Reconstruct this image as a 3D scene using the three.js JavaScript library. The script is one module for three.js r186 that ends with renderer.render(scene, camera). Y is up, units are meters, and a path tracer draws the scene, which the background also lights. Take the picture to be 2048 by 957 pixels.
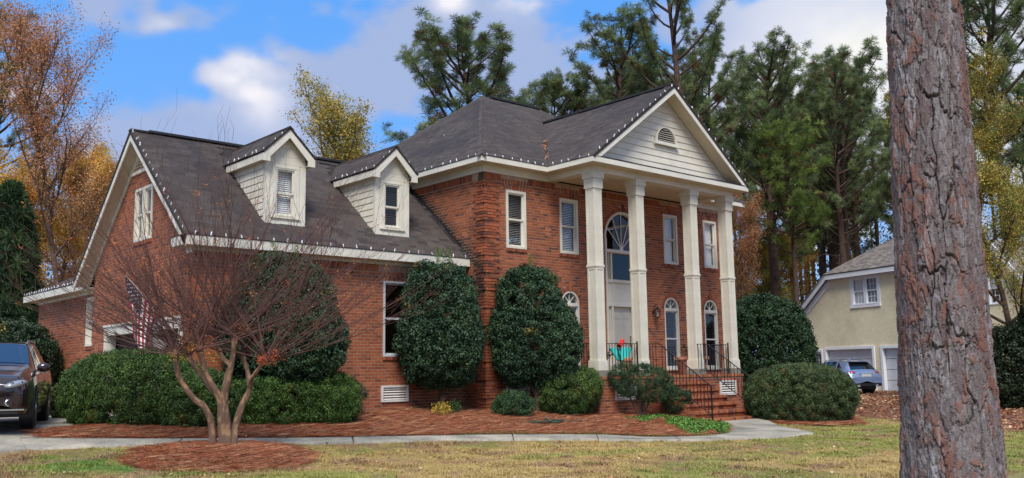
import * as THREE from 'three';
import { mergeGeometries } from 'three/addons/utils/BufferGeometryUtils.js';

// ---------------------------------------------------------------- camera, sky, sun, exposure
const scene = new THREE.Scene();
const camera = new THREE.PerspectiveCamera(28.98, 1024 / 478, 0.1, 900);
{
  const yaw = THREE.MathUtils.degToRad(41.706), pitch = THREE.MathUtils.degToRad(8.055), roll = THREE.MathUtils.degToRad(-0.835);
  camera.position.set(-15.975, 1.456, 19.05);
  camera.rotation.order = 'YXZ';
  camera.rotation.set(pitch, -yaw, roll);
  camera.updateMatrixWorld();
}
const renderer = new THREE.WebGLRenderer({ antialias: true });
renderer.setSize(1024, 478);
renderer.toneMapping = THREE.LinearToneMapping;
renderer.toneMappingExposure = 1.58;
renderer.shadowMap.enabled = true;

const SUN_DIR = new THREE.Vector3(-0.42, 0.78, 0.46).normalize();
const sun = new THREE.DirectionalLight(new THREE.Color(1, 0.94, 0.86), 2.5);
sun.position.copy(SUN_DIR).multiplyScalar(80);
sun.castShadow = true;
sun.shadow.radius = 44;
sun.shadow.mapSize.set(2048, 2048);
Object.assign(sun.shadow.camera, { left: -45, right: 45, top: 45, bottom: -45, near: 1, far: 200 });
scene.add(sun, sun.target);

// ---------------------------------------------------------------- seeded random numbers and noise
function rng(seed) {
  let a = seed >>> 0;
  return () => { a = (a + 0x6d2b79f5) | 0; let t = Math.imul(a ^ (a >>> 15), 1 | a); t = (t + Math.imul(t ^ (t >>> 7), 61 | t)) ^ t; return ((t ^ (t >>> 14)) >>> 0) / 4294967296; };
}
const h3 = (x, y, z) => { let n = Math.imul(x | 0, 374761393) ^ Math.imul(y | 0, 668265263) ^ Math.imul(z | 0, 1274126177); n = Math.imul(n ^ (n >>> 13), 1274126177); return ((n ^ (n >>> 16)) >>> 0) / 4294967296; };
const sm = (t) => t * t * (3 - 2 * t);
function noise3(x, y, z) {
  const ix = Math.floor(x), iy = Math.floor(y), iz = Math.floor(z), u = sm(x - ix), v = sm(y - iy), w = sm(z - iz);
  const l = (a, b, t) => a + (b - a) * t;
  return l(l(l(h3(ix, iy, iz), h3(ix + 1, iy, iz), u), l(h3(ix, iy + 1, iz), h3(ix + 1, iy + 1, iz), u), v),
    l(l(h3(ix, iy, iz + 1), h3(ix + 1, iy, iz + 1), u), l(h3(ix, iy + 1, iz + 1), h3(ix + 1, iy + 1, iz + 1), u), v), w);
}
function fbm(x, y, z = 0, o = 4) { let s = 0, a = 0.5, n = 0; for (let i = 0; i < o; i++) { s += a * noise3(x, y, z); n += a; x = x * 2.03 + 11.7; y = y * 2.03 + 5.3; z = z * 2.03 + 3.1; a *= 0.5; } return s / n; }
const clamp = (x, a = 0, b = 1) => Math.min(b, Math.max(a, x));
const step = (a, b, x) => sm(clamp((x - a) / (b - a)));
const mix = (a, b, t) => a + (b - a) * t;
const mix3 = (a, b, t) => [mix(a[0], b[0], t), mix(a[1], b[1], t), mix(a[2], b[2], t)];

// ---------------------------------------------------------------- the sky: blue air with drifting broken cloud
{
  const W = 2048, H = 1024, data = new Float32Array(W * H * 4), R = Math.PI / 180;
  // clouds seen low above the houses: bearing, height, half width, half height (degrees), thickness
  const banks = [
    [26.4, 16.6, 3.4, 1.9, 1.15], [24.2, 17.7, 1.6, 0.9, 0.5], [30.5, 17.0, 3.8, 2.0, 0.75], [34.5, 18.6, 5, 2.8, 0.9], [20.0, 20.0, 1.5, 0.7, 0.5], [17.5, 20.8, 5.2, 2.0, 0.75], [20.5, 12.8, 9, 2.6, 0.8],
    [39.5, 21.6, 5.0, 3.2, 1.1], [43, 18, 5, 3.6, 0.75], [62, 16.5, 11, 8, 1.7], [74, 14, 10, 9, 1.0], [11.5, 16.3, 3.2, 2.4, 0.75], [36, 12.5, 8, 2.4, 0.6], [50, 15, 4, 3, 0.5],
  ];
  const bright = [[25.2, 17.4, 2.4, 1.5, 0.9], [37.9, 22.7, 1.3, 0.9, 0.9], [42.3, 22.4, 1.5, 0.9, 0.9], [63, 18, 3.2, 2.4, 0.7], [60, 15.5, 6, 4, 0.5], [20.1, 20, 1, 0.5, 0.4], [12, 16, 3, 2, 0.5], [27, 15.4, 2, 1.2, 0.35]];
  const bump = (list, a, e) => { let s = 0; for (const [A, E, ra, re, w] of list) { let d = a - A; if (d > 180) d -= 360; if (d < -180) d += 360; const q = (d / ra) ** 2 + ((e - E) / re) ** 2; if (q < 9) s += w * Math.exp(-q * 1.2); } return s; };
  for (let row = 0; row < H; row++) {
    const el = ((row + 0.5) / H - 0.5) * Math.PI, e = el / R;
    for (let col = 0; col < W; col++) {
      const round = ((col + 0.5) / W - 0.5) * 2 * Math.PI, x = Math.cos(round) * Math.cos(el), y = Math.sin(el), z = Math.sin(round) * Math.cos(el);
      const az = Math.atan2(x, -z) / R; if (e < -6) { const i = (row * W + col) * 4; data[i] = 0.12; data[i + 1] = 0.12; data[i + 2] = 0.09; data[i + 3] = 1; continue; }
      const up = clamp(y, 0, 1);
      let c = mix3([0.19, 0.385, 0.70], [0.075, 0.245, 0.61], Math.pow(clamp(up / 0.42), 0.75));
      // noise on the sphere, stretched flat as cloud layers are
      const n1 = fbm(x * 7 + 3, y * 15 + 1, z * 7, 5), n2 = fbm(x * 26, y * 46 + 7, z * 26 + 5, 5), n3 = fbm(x * 3.2 + 9, y * 7, z * 3.2 + 2, 4);
      let d = bump(banks, az, e);
      const inView = step(3, -3, Math.max(az - 84, -3 - az)) ;
      const out = (1 - inView) * clamp((n3 - 0.4) * 5) * 1.1 + step(22.5, 34, e) * clamp((n3 - 0.4) * 4.2) * 1.0;
      d = Math.max(d, out);
      let a = clamp((d * (0.3 + 1.4 * n1) + (n2 - 0.5) * 1.5 - 0.2) * 2.0) * step(-0.05, 0.03, y);
      a = a * a * (3 - 2 * a);
      const thick = clamp(d * (0.6 + 0.8 * n1));
      const n4 = clamp((n2 - 0.5) * 2.6 + 0.5);
      const lit = clamp(bump(bright, az, e) * (0.35 + 1.2 * n4) + (1 - inView) * clamp((n1 - 0.35) * 2) * 0.55 + step(22.5, 34, e) * 0.5 * n1);
      const warm = Math.exp(-(((az - 63.5) / 2.6) ** 2) - (((e - 18.2) / 1.7) ** 2));
      let cl = mix3([0.25, 0.31, 0.47], [0.62, 0.60, 0.62], clamp(lit * 1.05));
      cl = mix3(cl, [0.58, 0.58, 0.60], step(52, 60, az) * step(90, 75, az) * 0.72 * (0.65 + 0.5 * n1));
      cl = [cl[0] + 0.1 * warm, cl[1] + 0.08 * warm, cl[2] + 0.0 * warm];
      c = mix3(c, cl, a * 0.96);
      // thin haze along the horizon
      c = mix3(c, [0.55, 0.66, 0.86], 0.5 * step(0.16, -0.02, y));
      if (y < 0) c = mix3(c, [0.12, 0.12, 0.09], step(0, -0.06, y));
      const i = (row * W + col) * 4;
      data[i] = c[0]; data[i + 1] = c[1]; data[i + 2] = c[2]; data[i + 3] = 1;
    }
  }
  const t = new THREE.DataTexture(data, W, H, THREE.RGBAFormat, THREE.FloatType);
  t.mapping = THREE.EquirectangularReflectionMapping; t.magFilter = THREE.LinearFilter; t.minFilter = THREE.LinearFilter; t.wrapS = THREE.RepeatWrapping; t.needsUpdate = true;
  scene.background = t; scene.environment = t;
}

// ---------------------------------------------------------------- naming
const used = new Map();
function numbered(name) { const n = used.get(name) ?? 0; used.set(name, n + 1); return n ? name + '_' + String(n).padStart(3, '0') : name; }
function tag(o, label, category, group, kind) { o.userData = {}; if (label) o.userData.label = label; if (category) o.userData.category = category; if (group) o.userData.group = group; if (kind) o.userData.kind = kind; return o; }
function thing(name, label, category, pos = [0, 0, 0], turn = 0, group) { const o = new THREE.Group(); o.name = numbered(name); o.position.set(...pos); o.rotation.y = turn; tag(o, label, category, group); scene.add(o); return o; }
function put(name, geo, mat, parent, label) { if (!geo) throw new Error('no geometry for ' + name); const m = new THREE.Mesh(geo, mat); m.name = parent && parent !== scene ? name : numbered(name); m.castShadow = m.receiveShadow = true; (parent || scene).add(m); if (label) m.userData.label = label; return m; }
function struct(name, geo, mat) { const m = put(name, geo, mat, scene); m.userData.kind = 'structure'; return m; }
function sub(name, parent, pos = [0, 0, 0], turn = 0) { const g = new THREE.Group(); g.name = name; g.position.set(...pos); g.rotation.y = turn; parent.add(g); return g; }
function instanced(name, geo, mat, list, parent, stuff) {
  if (!geo) throw new Error('no geo ' + name);
  const m = new THREE.InstancedMesh(geo, mat, list.length), c = new THREE.Color();
  list.forEach((it, i) => { m.setMatrixAt(i, it.m); if (it.c) m.setColorAt(i, c.setRGB(...it.c)); });
  m.name = parent && parent !== scene ? name : numbered(name); m.castShadow = m.receiveShadow = true; (parent || scene).add(m);
  if (stuff) m.userData.kind = 'stuff';
  return m;
}

// ---------------------------------------------------------------- geometry helpers
const V = (x, y, z) => new THREE.Vector3(x, y, z);
const _e = new THREE.Euler(), _q = new THREE.Quaternion();
function mat4(p, rot, s = [1, 1, 1]) { return new THREE.Matrix4().compose(V(...p), new THREE.Quaternion().setFromEuler(new THREE.Euler(...(rot || [0, 0, 0]))), V(...s)); }
function metreUV(g) { if (!g?.attributes) throw new Error('bad ' + new Error().stack);
  g = g.index ? g.toNonIndexed() : g; if (!g.attributes.normal) g.computeVertexNormals();
  const p = g.attributes.position, n = g.attributes.normal, uv = new Float32Array(p.count * 2);
  for (let i = 0; i < p.count; i++) {
    const ax = Math.abs(n.getX(i)), ay = Math.abs(n.getY(i)), az = Math.abs(n.getZ(i)); let u, v;
    if (ay > ax && ay > az) { u = p.getX(i); v = p.getZ(i); } else if (ax > az) { u = p.getZ(i); v = p.getY(i); } else { u = p.getX(i); v = p.getY(i); }
    uv[i * 2] = u; uv[i * 2 + 1] = v;
  }
  g.setAttribute('uv', new THREE.BufferAttribute(uv, 2));
  for (const k of Object.keys(g.attributes)) if (!['position', 'normal', 'uv', 'color'].includes(k)) g.deleteAttribute(k);
  return g;
}
class Kit {
  constructor() { this.list = []; }
  add(g, m) { if (m) g.applyMatrix4(m); this.list.push(metreUV(g)); return this; }
  box(x0, x1, y0, y1, z0, z1) { return this.add(new THREE.BoxGeometry(Math.abs(x1 - x0), Math.abs(y1 - y0), Math.abs(z1 - z0)).translate((x0 + x1) / 2, (y0 + y1) / 2, (z0 + z1) / 2)); }
  cbox(c, s, rot) { return this.add(new THREE.BoxGeometry(...s), mat4(c, rot)); }
  bar(a, b, w, h = w, upv) { // a square bar from a to b
    const A = V(...a), B = V(...b), d = B.clone().sub(A), L = d.length(); d.normalize();
    const up = upv ? V(...upv) : (Math.abs(d.y) > 0.95 ? V(0, 0, 1) : V(0, 1, 0)), x = up.clone().cross(d).normalize(), y = d.clone().cross(x);
    const m = new THREE.Matrix4().makeBasis(x, y, d).setPosition(A.add(B).multiplyScalar(0.5));
    return this.add(new THREE.BoxGeometry(w, h, L), m);
  }
  tube(pts, r0, r1 = r0, sides = 6) { return this.add(taper(pts, (t) => mix(r0, r1, t), sides)); }
  cyl(c, r0, r1, h, n = 16, rot) { return this.add(new THREE.CylinderGeometry(r1, r0, h, n), mat4(c, rot)); }
  lathe(pts, c = [0, 0, 0], n = 20, rot) { return this.add(new THREE.LatheGeometry(pts.map((p) => new THREE.Vector2(...p)), n), mat4(c, rot)); }
  ball(c, r, s = [1, 1, 1], n = 10) { return this.add(new THREE.SphereGeometry(r, n, Math.max(6, n * 0.7 | 0)).scale(...s).translate(...c)); }
  poly(pts, thick, m, holes = []) { // polygon in xy pushed along z
    const s = new THREE.Shape(pts.map((p) => new THREE.Vector2(...p))); for (const h of holes) s.holes.push(h.getPoints ? h : new THREE.Path(h.map((p) => new THREE.Vector2(...p))));
    return this.add(new THREE.ExtrudeGeometry(s, { depth: thick, bevelEnabled: false, curveSegments: 20 }), m);
  }
  quad(a, b, c, d) { const g = new THREE.BufferGeometry(); g.setAttribute('position', new THREE.BufferAttribute(new Float32Array([...a, ...b, ...c, ...a, ...c, ...d]), 3)); g.computeVertexNormals(); return this.add(g); }
  slab(pts, t) { // a planar 3d polygon with thickness t below its face
    const P = pts.map((p) => V(...p)), n = P[1].clone().sub(P[0]).cross(P[2].clone().sub(P[0])).normalize(), Q = P.map((p) => p.clone().addScaledVector(n, -t)), v = [];
    const tri = (a, b, c) => v.push(...a.toArray(), ...b.toArray(), ...c.toArray());
    for (let i = 1; i < P.length - 1; i++) { tri(P[0], P[i], P[i + 1]); tri(Q[0], Q[i + 1], Q[i]); }
    for (let i = 0; i < P.length; i++) { const j = (i + 1) % P.length; tri(P[i], Q[i], Q[j]); tri(P[i], Q[j], P[j]); }
    const g = new THREE.BufferGeometry(); g.setAttribute('position', new THREE.BufferAttribute(new Float32Array(v), 3)); g.computeVertexNormals(); return this.add(g);
  }
  geo() { return mergeGeometries(this.list); }
  build(name, m, parent, label) { return put(name, this.geo(), m, parent, label); }
}
function taper(pts, rad, sides = 6) { // a tube along points whose radius changes; returns a geometry with smooth normals
  const P = pts.map((p) => (p.isVector3 ? p : V(...p))), n = P.length, pos = [], nor = [], uv = [], idx = []; let ref = V(0.31, 0.2, 0.93), len = 0;
  for (let i = 0; i < n; i++) {
    const t = P[Math.min(i + 1, n - 1)].clone().sub(P[Math.max(i - 1, 0)]).normalize(); if (i) len += P[i].distanceTo(P[i - 1]);
    const a = ref.clone().addScaledVector(t, -ref.dot(t)); if (a.lengthSq() < 1e-4) a.set(t.y, t.z, t.x).addScaledVector(t, -(t.y * t.x + t.z * t.y + t.x * t.z)); a.normalize(); ref = a; const b = t.clone().cross(a), r = rad(n > 1 ? i / (n - 1) : 0);
    for (let k = 0; k <= sides; k++) { const w = (k / sides) * Math.PI * 2, d = a.clone().multiplyScalar(Math.cos(w)).addScaledVector(b, Math.sin(w)); pos.push(P[i].x + d.x * r, P[i].y + d.y * r, P[i].z + d.z * r); nor.push(d.x, d.y, d.z); uv.push(k / sides, len); }
  }
  for (let i = 0; i < n - 1; i++) for (let k = 0; k < sides; k++) { const a = i * (sides + 1) + k, b = a + sides + 1; idx.push(a, a + 1, b, b, a + 1, b + 1); }
  const g = new THREE.BufferGeometry(); g.setAttribute('position', new THREE.Float32BufferAttribute(pos, 3)); g.setAttribute('normal', new THREE.Float32BufferAttribute(nor, 3)); g.setAttribute('uv', new THREE.Float32BufferAttribute(uv, 2)); g.setIndex(idx); return g;
}
function grid(nu, nv, f) { // surface from f(u, v) in 0..1 giving a point
  const pos = [], uv = [], idx = [];
  for (let j = 0; j <= nv; j++) for (let i = 0; i <= nu; i++) { const p = f(i / nu, j / nv); pos.push(p[0], p[1], p[2]); uv.push(p[3] ?? i / nu, p[4] ?? j / nv); }
  for (let j = 0; j < nv; j++) for (let i = 0; i < nu; i++) { const a = j * (nu + 1) + i, b = a + nu + 1; idx.push(a, a + 1, b, b, a + 1, b + 1); }
  const g = new THREE.BufferGeometry(); g.setAttribute('position', new THREE.Float32BufferAttribute(pos, 3)); g.setAttribute('uv', new THREE.Float32BufferAttribute(uv, 2)); g.setIndex(idx); g.computeVertexNormals(); return g;
}

// ---------------------------------------------------------------- textures and materials
function tex(size, f, opts = {}) { // f(u, v) -> sRGB 0..255 triple or a number
  const w = size, d = new Uint8Array(w * w * 4);
  for (let y = 0; y < w; y++) for (let x = 0; x < w; x++) { const c = f(x / w, y / w), i = (y * w + x) * 4; if (typeof c === 'number') d[i] = d[i + 1] = d[i + 2] = clamp(c, 0, 255); else { d[i] = clamp(c[0], 0, 255); d[i + 1] = clamp(c[1], 0, 255); d[i + 2] = clamp(c[2], 0, 255); } d[i + 3] = 255; }
  const t = new THREE.DataTexture(d, w, w, THREE.RGBAFormat); t.wrapS = t.wrapT = THREE.RepeatWrapping; t.magFilter = THREE.LinearFilter; t.minFilter = THREE.LinearMipmapLinearFilter; t.generateMipmaps = true;
  if (opts.srgb) t.colorSpace = THREE.SRGBColorSpace; t.repeat.set(opts.rep ?? 1, opts.repV ?? opts.rep ?? 1); t.needsUpdate = true; return t;
}
// noise that wraps at the edge of a texture
function wrapN(u, v, f, z = 0, o = 4) { let s = 0, a = 0.5, n = 0; for (let i = 0; i < o; i++) { const x = u * f, y = v * f, ix = Math.floor(x), iy = Math.floor(y), p = sm(x - ix), q = sm(y - iy), m = (k) => ((k % f) + f) % f; const g = (i2, j2) => h3(m(i2), m(j2), z + i * 17); s += a * mix(mix(g(ix, iy), g(ix + 1, iy), p), mix(g(ix, iy + 1), g(ix + 1, iy + 1), p), q); n += a; a *= 0.5; f *= 2; } return s / n; }
const T = {
  grain: tex(256, (u, v) => 236 + 75 * (wrapN(u, v, 16, 1) - 0.5), { srgb: true, rep: 1.3 }),
  grainB: tex(256, (u, v) => 255 * wrapN(u, v, 32, 2), { rep: 2.5 }),
  paint: tex(512, (u, v) => { const n = wrapN(u, v, 6, 3, 5), m = wrapN(u, v, 40, 9, 3); const k = 222 + 33 * n - 10 * step(0.66, 0.8, m); return [k, k * 0.995, k * 0.985]; }, { srgb: true, rep: 0.5 }),
  concrete: tex(512, (u, v) => { const n = wrapN(u, v, 5, 4, 6), s = wrapN(u, v, 90, 5, 2); const k = 168 + 60 * (n - 0.5) * 1.5 + 40 * (s - 0.5); const t = step(0.55, 0.75, wrapN(u, v, 4, 77, 4)); return [k - 18 * t, k * 0.975 - 16 * t, k * 0.91 - 12 * t]; }, { srgb: true, rep: 0.35 }),
  stucco: tex(512, (u, v) => { const n = wrapN(u, v, 4, 6, 5), s = wrapN(u, v, 60, 7, 3); const k = 0.86 + 0.16 * (n - 0.5) + 0.1 * (s - 0.5); return [258 * k, 249 * k, 214 * k]; }, { srgb: true, rep: 0.22 }),
  barkSmooth: tex(256, (u, v) => { const n = wrapN(u, v, 5, 61, 4), s = wrapN(u, v, 9, 62, 3), k = 0.6 + 0.5 * n; const t = step(0.45, 0.62, s); return [mix(140, 196, t) * k + 20, mix(118, 168, t) * k + 16, mix(108, 138, t) * k + 14]; }, { srgb: true, rep: 1 }),
  fine: tex(256, (u, v) => 255 * wrapN(u, v, 64, 8, 3), { rep: 3 }),
  bark: tex(512, (u, v) => { const n = wrapN(u, v, 8, 12, 5), s = wrapN(u, v * 0.25, 32, 13, 3); const k = 0.5 + 0.5 * n; return [150 * k + 50 * (s - 0.5), 128 * k + 42 * (s - 0.5), 112 * k + 36 * (s - 0.5)]; }, { srgb: true, rep: 1 }),
};
const S = (c, rough = 0.8, o = {}) => { const m = new THREE.MeshStandardMaterial({ roughness: rough, ...o }); m.color.setRGB(...c); return m; };
const P = (c, rough = 0.5, o = {}) => { const m = new THREE.MeshPhysicalMaterial({ roughness: rough, ...o }); m.color.setRGB(...c); return m; };
const M = {
  cream: S([0.80, 0.77, 0.645], 0.55, { map: T.paint }), creamTrim: S([0.82, 0.795, 0.69], 0.5, { map: T.paint }), white: S([0.82, 0.82, 0.81], 0.45, { map: T.paint }),
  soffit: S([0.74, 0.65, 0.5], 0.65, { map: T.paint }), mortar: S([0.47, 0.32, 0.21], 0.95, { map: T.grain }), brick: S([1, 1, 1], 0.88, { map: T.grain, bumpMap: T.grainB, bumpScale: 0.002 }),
  roof: S([0.03, 0.026, 0.026], 0.95, { map: T.grain }), shingle: S([1, 1, 1], 0.93, { map: T.grain, bumpMap: T.fine, bumpScale: 0.002 }), flash: S([0.018, 0.018, 0.02], 0.6),
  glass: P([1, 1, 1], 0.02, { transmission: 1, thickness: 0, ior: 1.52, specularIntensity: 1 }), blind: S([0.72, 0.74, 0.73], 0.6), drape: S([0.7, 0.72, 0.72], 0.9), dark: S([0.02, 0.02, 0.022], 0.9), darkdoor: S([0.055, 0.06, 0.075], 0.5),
  iron: S([0.016, 0.015, 0.015], 0.45, { metalness: 0.3 }), concrete: S([0.8, 0.785, 0.74], 0.92, { map: T.concrete, bumpMap: T.fine, bumpScale: 0.002 }), stucco: S([1, 1, 1], 0.92, { map: T.stucco, bumpMap: T.fine, bumpScale: 0.003 }),
  greyWhite: S([0.62, 0.62, 0.58], 0.6, { map: T.paint }), doorPaint: S([0.68, 0.67, 0.59], 0.45, { map: T.paint }), brass: S([0.35, 0.25, 0.1], 0.35, { metalness: 0.9 }), bulb: S([0.85, 0.87, 0.9], 0.25), cordDark: S([0.02, 0.025, 0.02], 0.7),
  bark: S([0.62, 0.55, 0.5], 0.95, { map: T.bark, bumpMap: T.bark, bumpScale: 0.02 }), barkPale: S([0.9, 0.82, 0.7], 0.95, { map: T.bark, bumpMap: T.bark, bumpScale: 0.015 }), leaf: P([1, 1, 1], 0.55, { side: THREE.DoubleSide, specularIntensity: 0.6 }), needle: S([1, 1, 1], 0.7, { side: THREE.DoubleSide }), pineNeedle: P([1, 1, 1], 0.7, { side: THREE.DoubleSide, transmission: 0.42, thickness: 0, specularIntensity: 0.4 }),
  fall: P([1, 1, 1], 0.75, { side: THREE.DoubleSide, transmission: 0.35, thickness: 0, specularIntensity: 0.5 }),
  barkMyrtle: S([0.56, 0.49, 0.41], 0.9, { map: T.barkSmooth }), twig: S([0.105, 0.048, 0.04], 0.8), pineBark: S([0.42, 0.34, 0.31], 0.95, { map: T.bark, bumpMap: T.bark, bumpScale: 0.02 }),
  rubber: S([0.012, 0.012, 0.013], 0.8), chrome: S([0.75, 0.76, 0.78], 0.15, { metalness: 1 }), alloy: S([0.5, 0.51, 0.53], 0.28, { metalness: 0.9 }), blackPlastic: S([0.012, 0.012, 0.014], 0.5),
  tint: P([0.01, 0.012, 0.015], 0.04, { clearcoat: 1, clearcoatRoughness: 0.02 }),
};
const CAM = camera.position;

// ---------------------------------------------------------------- the ground
function ground(x, z) {
  const t = clamp((z + 1) / 6), b = 0.46 - 0.6 * t - 0.02 * clamp((z - 5) / 14), m = step(9, 14, x);
  return mix(b, Math.min(b, 0.1), m);
}
const litterEdge = (x, z) => x + 0.64 * (z - 4.9) - 10.9 + 1.1 * (fbm(x * 0.7, z * 0.7, 4, 3) - 0.5); // beyond this line leaves cover the ground
function lawnColor(x, z) {
  const n = fbm(x * 0.45 + 3, z * 0.6, 1, 5), m = fbm(x * 1.6, z * 1.6 + 9, 2, 4), f = fbm(x * 6, z * 6, 5, 3);
  let c = mix3([0.44, 0.325, 0.125], [0.285, 0.29, 0.07], step(0.44, 0.58, n));
  c = mix3(c, [0.36, 0.215, 0.115], 0.7 * step(0.52, 0.66, m) * step(0.35, 0.6, fbm(x * 0.5, z * 0.5 + 20, 3, 3)));
  c = mix3(c, [0.19, 0.235, 0.045], 0.6 * step(0.54, 0.72, fbm(x * 0.55 + 40, z * 0.55, 7, 4)));
  const g1 = Math.hypot((x + 10.75) * 1.05, (z - 3.15) * 1.0), g2 = Math.hypot(x + 9.9, (z - 4.5) * 1.3);
  const gr = Math.max(step(1.25, 0.5, g1 + 0.8 * (m - 0.5)), 0.6 * step(0.9, 0.3, g2 + 0.9 * (m - 0.5)), 0.45 * step(3.6, 1.2, Math.hypot(x - 8.2, (z - 6.4) * 1.6)) * step(0.35, 0.6, m));
  c = mix3(c, mix3([0.10, 0.23, 0.03], [0.17, 0.24, 0.05], f), gr * (0.35 + 0.65 * step(0.4, 0.52, fbm(x * 3.4, z * 3.4, 9, 3))));
  c = mix3(c, [0.34, 0.22, 0.13], 0.75 * step(0.6, 0.7, fbm(x * 2.6 + 31, z * 2.6, 6, 3)));
  const br = step(3.0, 1.0, Math.hypot(x + 12.6, z - 2.9)) * (1 - gr);
  c = mix3(c, [0.30, 0.19, 0.10], 0.8 * br * step(0.35, 0.55, m));
  const k = 0.8 + 0.4 * f; c = c.map((v) => v * k);
  const l = litterEdge(x, z);
  if (l > -0.4) { const lc = mix3([0.30, 0.125, 0.06], [0.17, 0.075, 0.04], step(0.35, 0.65, f)); c = mix3(c, lc, step(-0.4, 0.3, l)); }
  const far = Math.hypot(x - 2, z); if (far > 45) c = mix3(c, [0.13, 0.085, 0.05], step(45, 70, far));
  if (z < -13) c = mix3(c, [0.16, 0.10, 0.055], step(-13, -18, z) * 0.8);
  return c;
}
{
  const lines = (list) => { const o = []; for (let i = 0; i < list.length - 1; i++) { const [a, s] = list[i], b = list[i + 1][0], n = Math.max(1, Math.round((b - a) / s)); for (let k = 0; k < n; k++) o.push(a + ((b - a) * k) / n); } o.push(list[list.length - 1][0]); return o; };
  const X = lines([[-420, 60], [-60, 6], [-20, 0.5], [-14, 0.14], [10, 0.3], [16, 0.8], [50, 4], [90, 50], [480]]), Z = lines([[-480, 60], [-90, 6], [-24, 1.5], [-1, 0.25], [1, 0.14], [13, 0.4], [22, 3], [60, 60], [360]]);
  const pos = [], col = [], uv = [], idx = [];
  for (const z of Z) for (const x of X) { const y = ground(x, z) + (Math.abs(x) < 40 && Math.abs(z) < 30 ? 0.03 * (fbm(x * 1.2, z * 1.2, 8, 2) - 0.5) : 0); pos.push(x, y, z); col.push(...lawnColor(x, z)); uv.push(x, z); }
  const w = X.length; for (let j = 0; j < Z.length - 1; j++) for (let i = 0; i < w - 1; i++) { const a = j * w + i, b = a + w; idx.push(a, b, a + 1, b, b + 1, a + 1); }
  const g = new THREE.BufferGeometry(); g.setAttribute('position', new THREE.Float32BufferAttribute(pos, 3)); g.setAttribute('color', new THREE.Float32BufferAttribute(col, 3)); g.setAttribute('uv', new THREE.Float32BufferAttribute(uv, 2)); g.setIndex(idx); g.computeVertexNormals();
  struct('lawn', g, new THREE.MeshStandardMaterial({ vertexColors: true, roughness: 1, map: tex(512, (u, v) => 225 + 90 * (wrapN(u, v, 24, 21, 5) - 0.5), { srgb: true, rep: 1 }), bumpMap: T.fine, bumpScale: 0.01 }));
}
// a strip of ground between two lines, a little above the lawn, with a turned-down rim
function ribbon(A, B, opt) {
  const { lift = 0.02, na = 8, step: st = 0.2, rough = 0, rim = 0.12, smooth = true, seed = 1, edge = 0 } = opt, cv = (L) => (smooth ? new THREE.CatmullRomCurve3(L.map((p) => V(p[0], 0, p[1])), false, 'centripetal') : null);
  const ca = cv(A), cb = cv(B), L = A.length - 1, at = (C, P, t) => { if (C) return C.getPoint(t); const i = Math.min(L - 1, Math.floor(t * L)), f = t * L - i; return V(mix(P[i][0], P[i + 1][0], f), 0, mix(P[i][1], P[i + 1][1], f)); };
  let len = 0; for (let i = 0; i < L; i++) len += Math.hypot(B[i + 1][0] - B[i][0], B[i + 1][1] - B[i][1]); const nl = Math.max(2, Math.ceil(len / st));
  return grid(na + 2, nl + 2, (u, v) => {
    const k = Math.round(u * (na + 2)), kv = Math.round(v * (nl + 2)), e = k === 0 || k === na + 2 || kv === 0 || kv === nl + 2, uu = clamp((k - 1) / na), vv = mix(opt.v0 ?? 0, opt.v1 ?? 1, clamp((kv - 1) / nl)), a = at(ca, A, vv), b = at(cb, B, vv); let x = mix(a.x, b.x, uu), z = mix(a.z, b.z, uu);
    if (edge) { const w = edge * (fbm(x * 2.2, z * 2.2, seed, 3) - 0.5) * (uu < 0.02 || uu > 0.98 ? 1 : 0.3); x += w; z += w; }
    return [x, ground(x, z) + (e ? -rim : lift + rough * (fbm(x * 3, z * 3, seed, 4) - 0.35)), z, x, z];
  });
}
const walkFar = [[-11.3, 0.3], [-9.28, 1.22], [-6.66, 2.17], [-2.44, 3.38], [-0.2, 4.27], [1.4, 5.65], [2.43, 5.75], [3.6, 5.1], [4.5, 4.5], [4.45, 3.9]];
const walkNear = [[-11.5, 1.5], [-9.6, 1.85], [-6.95, 2.75], [-2.9, 3.95], [-0.75, 4.85], [0.66, 6.42], [1.41, 6.92], [3.63, 7.36], [5.6, 5.3], [6.95, 3.9]];
{
  const w = new THREE.Group(); w.name = 'walkway'; w.userData.kind = 'structure'; scene.add(w);
  const cuts = [0, 0.135, 0.25, 0.345, 0.44, 0.53, 0.62, 0.72, 1];
  for (let i = 0; i < cuts.length - 1; i++) put('slab', ribbon(walkFar, walkNear, { lift: 0.045, na: 6, step: 0.15, v0: cuts[i] + (i ? 0.0003 : 0), v1: cuts[i + 1] - 0.0003 }), M.concrete, w);
  const d = new THREE.Group(); d.name = 'driveway'; d.userData.kind = 'structure'; scene.add(d);
  const R = [[-11.45, 1.55], [-11.05, 0.35], [-9.75, -1.5], [-8.9, -2.6], [-7.85, -4.4], [-7.8, -8], [-7.85, -16]], Lf = [[-21, 1.8], [-21, 0.3], [-21, -1.5], [-21, -2.6], [-21, -4.4], [-21, -8], [-21, -16]];
  const dc = [0, 0.34, 0.62, 1]; for (let i = 0; i < 3; i++) put('slab', ribbon(R, Lf, { lift: 0.04, na: 14, step: 0.4, smooth: true, v0: dc[i] + (i ? 0.0006 : 0), v1: dc[i + 1] - 0.0006 }), M.concrete, d);
}
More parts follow.
